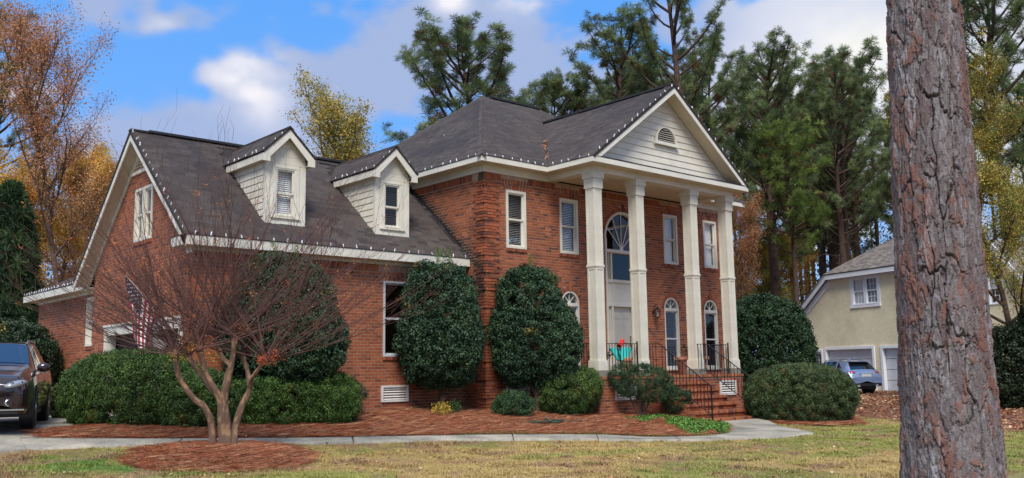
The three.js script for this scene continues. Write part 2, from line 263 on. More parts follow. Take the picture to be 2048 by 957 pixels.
const strawMat = new THREE.MeshStandardMaterial({ roughness: 1, map: tex(512, (u, v) => { const n = wrapN(u, v, 10, 31, 5), s = wrapN(u, v, 80, 32, 3); const k = 0.45 + 0.75 * n; return [162 * k + 60 * (s - 0.5), 76 * k + 30 * (s - 0.5), 44 * k + 18 * (s - 0.5)]; }, { srgb: true, rep: 0.8 }), bumpMap: T.fine, bumpScale: 0.02 });
const bedBack = [[-10.7, -0.6], [-8.2, -1.05], [-5.2, -1.05], [-1.6, -1.05], [-0.15, -0.9], [0.1, 0.05], [2.2, 0.1], [2.35, 1.8], [4.4, 1.85], [4.44, 3.2]];
struct('mulch_bed', ribbon(bedBack, walkFar.map(([x, z], i) => (i === 0 ? [-10.95, 0.42] : i > 4 ? [x - 0.12, z - 0.05] : [x, z - 0.02])), { lift: 0.035, rough: 0.07, na: 22, step: 0.12, smooth: false, rim: 0.05, seed: 3 }), strawMat);
struct('mulch_bed', ribbon([[6.95, 1.9], [9.2, 1.95], [10.6, 2.2]], [[6.4, 5.0], [7.5, 6.5], [10.0, 4.9]], { lift: 0.03, rough: 0.06, na: 16, step: 0.15, rim: 0.05, seed: 5 }), strawMat);
const RING = [-8.82, 3.28];
struct('mulch_ring', grid(40, 14, (u, v) => { const a = u * Math.PI * 2, r = v * (1.4 + 0.3 * (fbm(Math.cos(a) * 2.5 + 4, Math.sin(a) * 2.5, 1, 3) - 0.5) + 0.16 * Math.cos(2 * (a - 0.45))), x = RING[0] + Math.cos(a) * r, z = RING[1] - Math.sin(a) * r; return [x, ground(x, z) - 0.015 + 0.13 * (1 - v * v) + 0.06 * v * (1 - v) * 4 * (fbm(x * 4, z * 4, 2, 3) - 0.3), z, x, z]; }), strawMat);

// needles, blades and leaves that lie on it
const G = {};
{
  const blade = (list, w, L, bend, yaw, lean, seed) => { const c = Math.cos(yaw), s = Math.sin(yaw); for (let i = 0; i < 2; i++) { const t0 = i / 2, t1 = (i + 1) / 2, p = (t, o) => { const r = lean * L * t + bend * L * t * t, ww = w * (1 - t) * o; return [c * r - s * ww, L * t * (1 - 0.25 * bend * t), s * r + c * ww]; }; const a = p(t0, 1), b = p(t0, -1), d = p(t1, 1), e = p(t1, -1); list.push(...a, ...b, ...d); if (i === 0) list.push(...b, ...e, ...d); } };
  const from = (l) => { const g = new THREE.BufferGeometry(); g.setAttribute('position', new THREE.Float32BufferAttribute(l, 3)); g.computeVertexNormals(); return g; };
  G.tuft = [1, 2, 3].map((s) => { const r = rng(s), l = []; for (let i = 0; i < 9; i++) { const k = l.length; blade(l, 0.004, 0.035 + 0.035 * r(), 0.5 + r(), r() * 6.3, 0.2 * r(), s); const ox = (r() - 0.5) * 0.09, oz = (r() - 0.5) * 0.09; for (let j = k; j < l.length; j += 3) { l[j] += ox; l[j + 2] += oz; } } return from(l); });
  G.straw = [4, 5].map((s) => { const r = rng(s), l = []; for (let i = 0; i < 7; i++) { const a = r() * 6.3, L = 0.1 + 0.12 * r(), x = (r() - 0.5) * 0.22, z = (r() - 0.5) * 0.22, y = 0.004 + 0.022 * r(), w = 0.0035, c = Math.cos(a), q = Math.sin(a), t = (r() - 0.3) * 0.05; l.push(x - q * w, y, z + c * w, x + q * w, y, z - c * w, x + c * L, y + t, z + q * L); l.push(x - q * w, y + w, z + c * w, x + c * L, y + t, z + q * L, x - c * L, y - 0.2 * t, z - q * L * 0.9); } return from(l); });
  G.fallen = (() => { const l = []; const a = [-0.04, 0, 0], b = [0, 0.012, 0.026], c = [0.045, 0.004, 0], d = [0, 0.014, -0.026]; l.push(...a, ...b, ...c, ...a, ...c, ...d); return from(l); })();
}
{
  const r = rng(77), onRing = (x, z) => Math.hypot(x - RING[0], z - RING[1]) < 1.38, inWalk = (x, z, m = 0) => { for (let i = 0; i < walkFar.length - 1; i++) { const q = [walkFar[i], walkFar[i + 1], walkNear[i + 1], walkNear[i]]; let c = false; for (let a = 0, b = 3; a < 4; b = a++) if (q[a][1] > z !== q[b][1] > z && x < ((q[b][0] - q[a][0]) * (z - q[a][1])) / (q[b][1] - q[a][1]) + q[a][0]) c = !c; if (c) return true; } return false; };
  const nearLine = (x) => { for (let i = 0; i < 7; i++) if (x <= walkNear[i + 1][0]) { const a = walkNear[i], b = walkNear[i + 1]; return mix(a[1], b[1], clamp((x - a[0]) / (b[0] - a[0]))); } const t = (x - 3.63) / (6.95 - 3.63); return x < 6.95 ? mix(7.36, 3.9, t) : 6.6 - (x - 7) * 0.6; };
  const lists = [[], [], []], lists2 = [[], []];
  // blades thin out with distance from the near edge of the lawn
  for (let i = 0; i < 210000; i++) {
    const x = -14 + 24.5 * r(), z = 0.5 + 13 * r(); if (z < nearLine(x) + 0.02 || onRing(x, z) || (x < -11.6 && z < 1.85)) continue;
    const dx = x - CAM.x, dz = z - CAM.z, dep = dx * 0.665 - dz * 0.747, side = dx * 0.747 + dz * 0.665; if (dep < 11.5 || Math.abs(side) > dep * 0.6) continue; if (litterEdge(x, z) > 0.1) continue;
    if (r() > clamp(1.15 - (dep - 13) * 0.045, 0.45, 1)) continue;
    const c = lawnColor(x, z), k = 0.7 + 0.7 * r(), s = (0.55 + 0.6 * r()) * (0.75 + 0.7 * step(0.4, 0.65, fbm(x * 1.9, z * 1.9, 12, 3))); lists[i % 3].push({ m: mat4([x, ground(x, z) - 0.008, z], [0, r() * 6.3, 0], [s * 1.1, s, s * 1.1]), c: [c[0] * k * 1.05, c[1] * k * 1.05, c[2] * k] });
  }
  // a grass edge creeping over the far side of the walk
  for (let i = 0; i < 900; i++) { const x = -3.4 + 5.2 * r(), t = r(), z0 = x < -2.44 ? mix(2.9, 3.38, (x + 4) / 1.56) : x < -0.2 ? mix(3.38, 4.27, (x + 2.44) / 2.24) : mix(4.27, 5.65, (x + 0.2) / 1.6), z = z0 - 0.03 - 0.3 * t * t * fbm(x * 2, 0, 3, 2) * 2; const k = 0.8 + 0.5 * r(); lists[i % 3].push({ m: mat4([x, ground(x, z) + 0.02, z], [0, r() * 6.3, 0], [1.4, 1.5, 1.4]), c: mix3([0.30, 0.25, 0.07], [0.14, 0.2, 0.04], r()).map((v) => v * k) }); }
  lists.forEach((l, i) => { const o = instanced('grass', G.tuft[i], M.needle, l, scene, true); });
  const straw = (x, z, y) => { const k = 0.6 + 0.75 * r(), c = r() < 0.16 ? [0.5, 0.29, 0.15] : mix3([0.42, 0.13, 0.05], [0.2, 0.066, 0.032], r()); lists2[r() < 0.5 ? 0 : 1].push({ m: mat4([x, y, z], [(r() - 0.5) * 0.2, r() * 6.3, (r() - 0.5) * 0.2], [1, 1, 1].map(() => 0.75 + 0.6 * r())), c: c.map((v) => v * k) }); };
  for (let i = 0; i < 5200; i++) { const a = r() * 6.3, q = Math.sqrt(r()) * 1.5, x = RING[0] + Math.cos(a) * q * 1.05, z = RING[1] - Math.sin(a) * q, v = clamp(q / 1.4); straw(x, z, ground(x, z) + 0.005 + 0.13 * (1 - v * v)); }
  for (let i = 0; i < 26000; i++) { const x = -11 + 15.4 * r(), z = -1 + 6.6 * r(); if (inWalk(x, z)) continue; const zf = (() => { for (let k = 0; k < 7; k++) if (x <= walkFar[k + 1][0]) { const a = walkFar[k], b = walkFar[k + 1]; return mix(a[1], b[1], clamp((x - a[0]) / (b[0] - a[0]))); } return 4.6; })(); if (z > zf - 0.04 || (x < -8 && z < -0.9 + (x + 8) * -0.15) || (x > 2.3 && z < 1.95)) continue; straw(x, z, ground(x, z) + 0.05); }
  for (let i = 0; i < 2600; i++) { const x = 6.5 + 3.8 * r(), z = 2 + 4.4 * r(); if (z > 6.6 - (x - 7.4) * 0.62 || x + z < 11) continue; straw(x, z, ground(x, z) + 0.05); }
  lists2.forEach((l, i) => { const o = instanced('pine_straw_needles', G.straw[i], M.needle, l, scene, true); });
  const fl = []; const leaf = (x, z, y, s = 1) => { const k = 0.6 + 0.8 * r(); fl.push({ m: mat4([x, y, z], [(r() - 0.5) * 0.7, r() * 6.3, (r() - 0.5) * 0.7], [s, s, s]), c: [[0.36, 0.16, 0.07], [0.42, 0.25, 0.12], [0.3, 0.1, 0.05], [0.5, 0.36, 0.22]][(r() * 4) | 0].map((v) => v * k) }); };
  for (let i = 0; i < 900; i++) { const x = -13 + 22 * r(), z = 2 + 11 * r(); if (z < nearLine(x)) continue; leaf(x, z, ground(x, z) + 0.03, 0.8 + 0.5 * r()); }
  for (let i = 0; i < 520; i++) { const x = -8 + 12 * r(), z = -0.9 + 5 * r(); if (inWalk(x, z) || (x > 2.3 && z < 2)) continue; const zf = nearLine(x) - 0.7; if (z > zf) continue; leaf(x, z, ground(x, z) + 0.075, 0.5 + 0.4 * r()); }
  for (let i = 0; i < 15000; i++) { const x = 7 + 34 * Math.pow(r(), 1.1), z = -9 + 22 * r(); if (litterEdge(x, z) < -0.2 + 0.6 * r()) continue; leaf(x, z, ground(x, z) + 0.02, 1.3 + 0.8 * r()); }
  instanced('fallen_leaves', G.fallen, M.needle, fl, scene, true);
}

// ---------------------------------------------------------------- leaf clumps shared by the plants
function leafClump(seed, n, R, L, W, o = {}) { // n folded leaves spread through a ball of radius R
  const r = rng(seed), pos = [], nor = [], q = new THREE.Quaternion(), eu = new THREE.Euler(), v = V(0, 0, 0), nn = V(0, 0, 0);
  for (let i = 0; i < n; i++) {
    const a = r() * 6.283, cz = r() * 2 - 1, s = Math.sqrt(1 - cz * cz), rad = R * Math.cbrt(r()), c = V(Math.cos(a) * s * rad, cz * rad * (o.flat ?? 1), Math.sin(a) * s * rad);
    const out = c.clone().normalize(); if (o.random) eu.set(r() * 6.3, r() * 6.3, r() * 6.3), q.setFromEuler(eu); else { q.setFromUnitVectors(V(0, 0, 1), out.add(V(r() - 0.5, r() * 0.8 - 0.2, r() - 0.5).multiplyScalar(1.3)).normalize()); q.multiply(new THREE.Quaternion().setFromAxisAngle(V(0, 0, 1), r() * 6.3)); }
    const k = 0.7 + 0.6 * r(), l = L * k, w = W * k, f = 0.25 * w, p = [[-l / 2, 0, 0], [0, w / 2, f], [l / 2, 0, 0], [0, -w / 2, f], [0, 0, -f * 0.4]];
    for (const t of o.simple ? [[0, 2, 1], [0, 3, 2]] : [[0, 4, 1], [4, 2, 1], [0, 3, 4], [4, 3, 2]]) for (const j of t) { v.set(...p[j]).applyQuaternion(q).add(c); pos.push(v.x, v.y, v.z); nn.set(0, p[j][1] * -1.2 / w, 1).normalize().applyQuaternion(q); nor.push(nn.x, nn.y, nn.z); }
  }
  const g = new THREE.BufferGeometry(); g.setAttribute('position', new THREE.Float32BufferAttribute(pos, 3)); g.setAttribute('normal', new THREE.Float32BufferAttribute(nor, 3)); return g;
}
function needleTuft(seed, n, L, w, o = {}) { // pine needles radiating from the end of a twig that points along +y
  const r = rng(seed), pos = [];
  for (let i = 0; i < n; i++) { const a = r() * 6.283, e = (o.min ?? -0.5) + (1.5 - (o.min ?? -0.5)) * r(), y0 = -0.35 * L * r() * (o.stem ?? 1.2), l = L * (0.75 + 0.4 * r()), d = V(Math.cos(a) * Math.cos(e), Math.sin(e), Math.sin(a) * Math.cos(e)), s = V(-Math.sin(a), 0, Math.cos(a)).multiplyScalar(w), b = V(0, y0, 0), t = b.clone().addScaledVector(d, l); t.y -= 0.12 * l; const m = b.clone().addScaledVector(d, l * 0.5); pos.push(...b.toArray(), ...m.clone().add(s).toArray(), ...t.toArray(), ...b.toArray(), ...t.toArray(), ...m.clone().sub(s).toArray()); }
  const g = new THREE.BufferGeometry(); g.setAttribute('position', new THREE.Float32BufferAttribute(pos, 3)); g.computeVertexNormals(); return g;
}
Object.assign(G, {
  sprig: leafClump(11, 9, 0.07, 0.075, 0.035), box: [leafClump(12, 78, 0.095, 0.027, 0.017), leafClump(13, 78, 0.095, 0.028, 0.017), leafClump(14, 74, 0.10, 0.03, 0.018)],
  holly: [leafClump(15, 46, 0.12, 0.056, 0.031), leafClump(16, 44, 0.12, 0.058, 0.031), leafClump(17, 40, 0.13, 0.062, 0.034)],
  fall: [leafClump(18, 15, 0.22, 0.085, 0.05, { random: 1, simple: 1 }), leafClump(19, 22, 0.3, 0.065, 0.042, { random: 1, simple: 1 })], fallSparse: [leafClump(20, 8, 0.3, 0.075, 0.045, { random: 1, simple: 1 })],
  pine: [needleTuft(21, 44, 0.25, 0.006), needleTuft(22, 38, 0.28, 0.006), needleTuft(23, 36, 0.23, 0.0065, { min: 0 })], yaupon: [needleTuft(24, 40, 0.075, 0.005, { min: -0.3 }), leafClump(25, 46, 0.09, 0.03, 0.012)],
  cedar: [needleTuft(26, 34, 0.3, 0.016, { min: -1.1, stem: 3 })], redLeaf: leafClump(27, 7, 0.09, 0.05, 0.028, { random: 1 }),
});

// ---------------------------------------------------------------- the brick house
const house = thing('brick_house', 'large two-storey red brick house with white column portico, two dormers and dark shingle roofs', 'house');
const HB = rng(5), bricks = [], singleBricks = [];
const brickGeo = metreUV(new THREE.BoxGeometry(1, 1, 1));
const brickPaint = () => { const t = HB(), k = 0.82 + 0.36 * HB(); const c = t < 0.08 ? [0.16, 0.055, 0.04] : t < 0.2 ? [0.245, 0.072, 0.04] : t < 0.62 ? [0.375, 0.1, 0.041] : t < 0.85 ? [0.43, 0.127, 0.052] : [0.31, 0.084, 0.04]; return c.map((v) => v * k); };
const BC = 0.08, BL = 0.21;
function oneBrick(Tm, x, y, w, h, dz, rot = 0, tint, single) {
  const m = Tm.clone().multiply(mat4([x, y, dz - 0.008], [0, 0, rot], [w, h, 0.034])); let c = brickPaint(); if (tint) { const p = V(x, y, 0).applyMatrix4(Tm), t = tint(p); c = mix3(c, [0.018, 0.018, 0.018], t); }
  (single ? singleBricks : bricks).push({ m, c });
}
function layBricks(Tm, x0, x1, y0, y1, o = {}) {
  const rows = Math.round((y1 - y0) / BC);
  for (let i = 0; i < rows; i++) {
    const y = y0 + i * BC, ym = y + 0.035; let segs = [];
    for (let k = -1; k * BL < x1 - x0 + BL; k++) { const a = Math.max(x0, x0 + k * BL + (i % 2) * BL * 0.5), b = Math.min(x1, x0 + k * BL + (i % 2) * BL * 0.5 + BL - 0.011); if (b - a > 0.02) segs.push([a, b]); }
    for (const h of o.holes || []) {
      let a = h.x0, b = h.x1; if (h.arch) { const c = (a + b) / 2, R = (b - a) / 2, d = ym - h.spring; if (ym < h.y0 || d > R) continue; if (d > 0) { const w = Math.sqrt(R * R - d * d); a = c - w; b = c + w; } } else if (ym < h.y0 || ym > h.y1) continue;
      segs = segs.flatMap(([p, q]) => (q <= a || p >= b ? [[p, q]] : [[p, Math.min(q, a)], [Math.max(p, b), q]].filter(([m, n]) => n - m > 0.02)));
    }
    for (let [a, b] of segs) {
      const xm = (a + b) / 2; if (o.inside && !(o.inside(a, ym) && o.inside(b, ym))) continue;
      let dz = 0.003 * (HB() - 0.5); if (o.proud) { const q = o.proud(xm, i); if (q) { dz += q; if (o.corner !== undefined && Math.abs(a - o.corner) < 0.03) a -= 0.03; if (o.corner !== undefined && Math.abs(b - o.corner) < 0.03) b += 0.03; } }
      oneBrick(Tm, (a + b) / 2, ym, b - a, BC - 0.018, dz - 0.004, 0, o.tint, o.single && o.single(xm, ym));
    }
  }
}
function soldiers(Tm, x0, x1, yt, h = 0.2, skip) { const n = Math.round((x1 - x0) / 0.078); for (let i = 0; i < n; i++) { const x = x0 + (i + 0.5) * ((x1 - x0) / n); if (skip && skip(x)) continue; oneBrick(Tm, x, yt - h / 2, (x1 - x0) / n - 0.017, h - 0.014, 0.002); } }
function flatArch(Tm, x0, x1, y, h = 0.3) { const n = 9, c = (x0 + x1) / 2, w = x1 - x0 + 0.06; for (let i = 0; i < n; i++) { const t = (i - (n - 1) / 2) / ((n - 1) / 2), x = c + t * (w / 2 + 0.0), key = i === 4; if (key) { oneBrick(Tm, c, y + h * 0.3, 0.13, h * 0.56, 0.006); oneBrick(Tm, c, y + h * 0.82, 0.17, h * 0.34, 0.006); continue; } for (const [f, l] of i % 2 ? [[0.2, 0.36], [0.7, 0.58]] : [[0.31, 0.58], [0.81, 0.36]]) oneBrick(Tm, x + t * 0.09 * f, y + h * f, w / n - 0.022, h * l - 0.01, 0.004, -t * 0.3); } }
function ringArch(Tm, xc, ys, R, n) { for (let i = 0; i < n; i++) { const a = Math.PI * ((i + 0.5) / n), key = n % 2 && i === (n - 1) / 2, r = R + 0.075; oneBrick(Tm, xc + Math.cos(a) * (key ? r + 0.05 : r), ys + Math.sin(a) * (key ? r + 0.05 : r), key ? 0.13 : (Math.PI * (R + 0.03)) / n - 0.011, key ? 0.24 : 0.13, key ? 0.014 : 0.004, a - Math.PI / 2); } }
function brickSill(Tm, x0, x1, y) { const n = Math.round((x1 - x0) / 0.078); for (let i = 0; i < n; i++) oneBrick(Tm, x0 + (i + 0.5) * ((x1 - x0) / n), y - 0.045, (x1 - x0) / n - 0.01, 0.085, 0.03); }
const wallT = (x, y, z, turn = 0) => mat4([x, y, z], [0, turn, 0]);
function arcPath(x0, x1, y0, spring, R) { const p = new THREE.Path(), c = (x0 + x1) / 2; p.moveTo(x0, y0); p.lineTo(x1, y0); p.lineTo(x1, spring); p.absarc(c, spring, R, 0, Math.PI, false); p.lineTo(x0, y0); return p; }
const rectP = (x0, x1, y0, y1) => [[x0, y0], [x1, y0], [x1, y1], [x0, y1]];
const WIN = -Math.PI / 2;

// windows -------------------------------------------------------
function sashWindow(parent, pos, turn, w, h, o = {}) {
  const g = sub('window', parent, pos, turn), f = o.frame ?? 0.065, fm = o.mat ?? M.creamTrim, zf = o.proud ?? 0.03, k = new Kit();
  k.box(0, f, 0, h, -0.1, zf).box(w - f, w, 0, h, -0.1, zf).box(f, w - f, h - f, h, -0.1, zf).box(f, w - f, 0, f * 0.8, -0.1, zf + 0.012); k.build('frame', fm, g);
  const s = 0.04, mid = h * (o.mid ?? 0.5), a = new Kit(), b = new Kit();
  a.box(f, f + s, mid, h - f, -0.055, -0.02).box(w - f - s, w - f, mid, h - f, -0.055, -0.02).box(f + s, w - f - s, h - f - s, h - f, -0.055, -0.02).box(f + s, w - f - s, mid - 0.02, mid + 0.03, -0.055, -0.02);
  b.box(f, f + s, f * 0.8, mid, -0.09, -0.058).box(w - f - s, w - f, f * 0.8, mid, -0.09, -0.058).box(f + s, w - f - s, f * 0.8, f * 0.8 + s * 1.3, -0.09, -0.058).box(f + s, w - f - s, mid - 0.035, mid + 0.012, -0.09, -0.058);
  if (o.bars) for (const [kk, y0, y1, z] of [[a, mid + 0.03, h - f - s, -0.045], [b, f + s, mid - 0.02, -0.08]]) { for (let i = 1; i < o.bars[0]; i++) { const x = mix(f + s, w - f - s, i / o.bars[0]); kk.box(x - 0.011, x + 0.011, y0, y1, z, z + 0.018); } for (let i = 1; i < o.bars[1]; i++) { const y = mix(y0, y1, i / o.bars[1]); kk.box(f + s, w - f - s, y - 0.011, y + 0.011, z + 0.001, z + 0.017); } }
  a.build('sash', fm, g); b.build('sash', fm, g);
  for (const [y0, y1, z] of [[mid + 0.03, h - f - s, -0.038], [f * 0.8 + s * 1.3, mid - 0.035, -0.074]]) new Kit().quad([f + s, y0, z], [w - f - s, y0, z], [w - f - s, y1, z], [f + s, y1, z]).build('pane', M.glass, g);
  if (o.blind) { const q = new Kit(), lo = h * (o.blindTo ?? 0) + f * 0.9; if (o.blind === 'shade') q.box(f, w - f, lo, h - f, -0.16, -0.155); else for (let y = lo; y < h - f; y += 0.05) q.cbox([w / 2, y, -0.15], [w - 2 * f - 0.01, 0.003, 0.05], [o.tilt ?? 0.9, 0, 0]); q.build('blind', o.blindMat ?? M.blind, g); }
  return g;
}
function archWindow(parent, pos, w, sill, spring, o = {}) { // tall window with a fanlight in its round head
  const g = sub('window', parent, pos), R = w / 2, f = 0.055, hs = spring - sill, k = new Kit();
  const outer = arcPath(0, w, 0, hs, R); const inner = arcPath(f, w - f, f, hs, R - f); const sh = new THREE.Shape(outer.getPoints(16)); sh.holes.push(new THREE.Path(inner.getPoints(16)));
  k.add(new THREE.ExtrudeGeometry(sh, { depth: 0.11, bevelEnabled: false }).translate(0, 0, -0.13)).box(f, w - f, hs - 0.075, hs + 0.02, -0.13, -0.015).box(-0.02, w + 0.02, -0.05, 0, -0.13, 0.03); k.build('frame', M.creamTrim, g);
  const t = new Kit(), r1 = R - f; for (const a of [0.785, 1.571, 2.356]) t.bar([R, hs + 0.03, -0.07], [R + Math.cos(a) * r1, hs + 0.02 + Math.sin(a) * r1, -0.07], 0.018, 0.02); t.add(new THREE.CylinderGeometry(0.045, 0.045, 0.03, 12).rotateX(Math.PI / 2).translate(R, hs + 0.03, -0.07)); t.build('fanlight_bars', M.creamTrim, g);
  const pts = []; for (let i = 0; i <= 14; i++) pts.push([R + Math.cos((Math.PI * i) / 14) * r1, hs + 0.02 + Math.sin((Math.PI * i) / 14) * r1]); new Kit().add(new THREE.ShapeGeometry(new THREE.Shape(pts.map((p) => new THREE.Vector2(...p)))).translate(0, 0, -0.08)).build('pane', M.glass, g);
  const top = hs - 0.075, mid = top * 0.52, s = 0.035, b = new Kit(); b.box(f, f + s, f, top, -0.1, -0.06).box(w - f - s, w - f, f, top, -0.1, -0.06).box(f, w - f, mid - 0.025, mid + 0.02, -0.1, -0.055).box(f, w - f, top - s, top, -0.1, -0.06).box(f, w - f, f, f + s, -0.1, -0.06); b.build('sash', M.white, g);
  for (const [y0, y1] of [[mid + 0.02, top - s], [f + s, mid - 0.025]]) new Kit().quad([f + s, y0, -0.08], [w - f - s, y0, -0.08], [w - f - s, y1, -0.08], [f + s, y1, -0.08]).build('pane', M.glass, g);
  const q = new Kit(); for (let y = f + 0.04; y < top; y += 0.055) q.cbox([w / 2, y, -0.16], [w - 2 * f, 0.003, 0.05], [0.25, 0, 0]); q.build('blind', o.blindMat ?? M.blind, g);
  return g;
}
function louvre(parent, pos, turn, w, h, n = 5) { const g = sub('foundation_vent', parent, pos, turn), k = new Kit(), f = 0.045; k.box(0, f, 0, h, -0.06, 0.03).box(w - f, w, 0, h, -0.06, 0.03).box(f, w - f, h - f, h, -0.06, 0.03).box(f, w - f, 0, f, -0.06, 0.03).build('frame', M.white, g); for (let i = 0; i < n; i++) new Kit().cbox([w / 2, f + ((i + 0.5) / n) * (h - 2 * f), -0.01], [w - 2 * f, 0.008, ((h - 2 * f) / n) * 0.9], [0.75, 0, 0]).build('slat', M.white, g); new Kit().box(f, w - f, f, h - f, -0.12, -0.1).build('screen', M.dark, g); return g; }

// walls ---------------------------------------------------------
const upper = [[0.784, 0.744], [2.874, 0.754], [7.608, 0.721], [9.745, 0.737]], lower = [[0.80, 0.74], [2.88, 0.74], [7.54, 0.73], [9.64, 0.73]];
const UB = 4.807, UT = 6.446, SILL = 1.42, SPR = 3.35;
const unit = { x0: 4.79, x1: 6.54, y0: 1.24, spring: 5.43 }, UR = (unit.x1 - unit.x0) / 2, UC = (unit.x0 + unit.x1) / 2;
const roofF = (z) => 4.506 + 0.837 * (-0.61 - z), roofB = (z) => 7.579 - 0.872 * (-4.283 - z);
{
  const body = new Kit(), holes = [...upper.map(([x, w]) => rectP(x, x + w, UB, UT)), ...lower.map(([x, w]) => arcPath(x, x + w, SILL, SPR, w / 2)), arcPath(unit.x0, unit.x1, unit.y0, unit.spring, UR)];
  body.poly(rectP(0, 11.3, -0.3, 6.9), 0.24, mat4([0, 0, -0.24]), holes); body.build('wall', M.mortar, house);
  const F = wallT(0, 0, 0), bh = [...upper.map(([x, w]) => ({ x0: x - 0.005, x1: x + w + 0.005, y0: UB - 0.09, y1: UT })), ...upper.map(([x, w]) => ({ x0: x - 0.11, x1: x + w + 0.11, y0: UT, y1: UT + 0.31 })), ...lower.map(([x, w]) => ({ x0: x - 0.15, x1: x + w + 0.15, y0: SPR, spring: SPR, arch: 1 })), ...lower.map(([x, w]) => ({ x0: x - 0.005, x1: x + w + 0.005, y0: SILL - 0.09, y1: SPR })), { x0: unit.x0 - 0.15, x1: unit.x1 + 0.15, y0: unit.spring, spring: unit.spring, arch: 1 }, { x0: unit.x0 - 0.01, x1: unit.x1 + 0.01, y0: unit.y0, y1: unit.spring }, { x0: 0.7, x1: 1.54, y0: 0.72, y1: 1.12 }];
  const stain = (p) => 0.75 * step(0.55, 0.1, p.x) * step(1.3, 0.2, Math.abs(p.y - 4.1)) * fbm(p.y * 3, p.z * 3, p.x * 3, 3);
  layBricks(F, 0, 11.3, 0.16, 6.64, { holes: bh, corner: 0, proud: (x, i) => ((x < 0.43 || x > 10.87) && i % 6 ? 0.024 : 0) });
  soldiers(F, 0, 11.3, 6.85, 0.2, (x) => upper.some(([a, w]) => x > a - 0.14 && x < a + w + 0.14));
  for (const [x, w] of upper) { flatArch(F, x, x + w, UT, 0.31); brickSill(F, x - 0.02, x + w + 0.02, UB); }
  for (const [x, w] of lower) { ringArch(F, x + w / 2, SPR, w / 2, 15); brickSill(F, x - 0.02, x + w + 0.02, SILL); }
  ringArch(F, UC, unit.spring, UR, 33);
  // the side wall above the wing
  new Kit().poly(rectP(0, 10.7, -0.3, 6.9), 0.24, wallT(0, 0, -10.7, WIN).multiply(mat4([0, 0, -0.24]))).build('wall', M.mortar, house);
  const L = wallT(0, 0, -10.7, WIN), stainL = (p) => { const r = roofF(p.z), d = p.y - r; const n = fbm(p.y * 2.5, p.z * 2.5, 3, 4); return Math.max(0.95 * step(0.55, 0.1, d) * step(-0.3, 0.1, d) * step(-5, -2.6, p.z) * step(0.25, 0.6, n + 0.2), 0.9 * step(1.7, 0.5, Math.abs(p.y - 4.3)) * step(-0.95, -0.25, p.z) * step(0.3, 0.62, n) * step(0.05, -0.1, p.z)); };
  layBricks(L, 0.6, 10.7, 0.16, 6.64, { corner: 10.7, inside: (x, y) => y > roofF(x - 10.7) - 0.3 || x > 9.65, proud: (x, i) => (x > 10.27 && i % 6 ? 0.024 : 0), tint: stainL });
  soldiers(L, 0.6, 10.2, 6.85, 0.2);
  new Kit().box(0, 11.3, -0.3, 6.9, -10.7, -10.46).box(11.06, 11.3, -0.3, 6.9, -10.46, -0.24).box(0.24, 11.06, 1.1, 1.2, -10.46, -0.24).box(0.24, 11.06, 4.1, 4.2, -10.46, -0.24).build('inner_wall', M.dark, house);
}
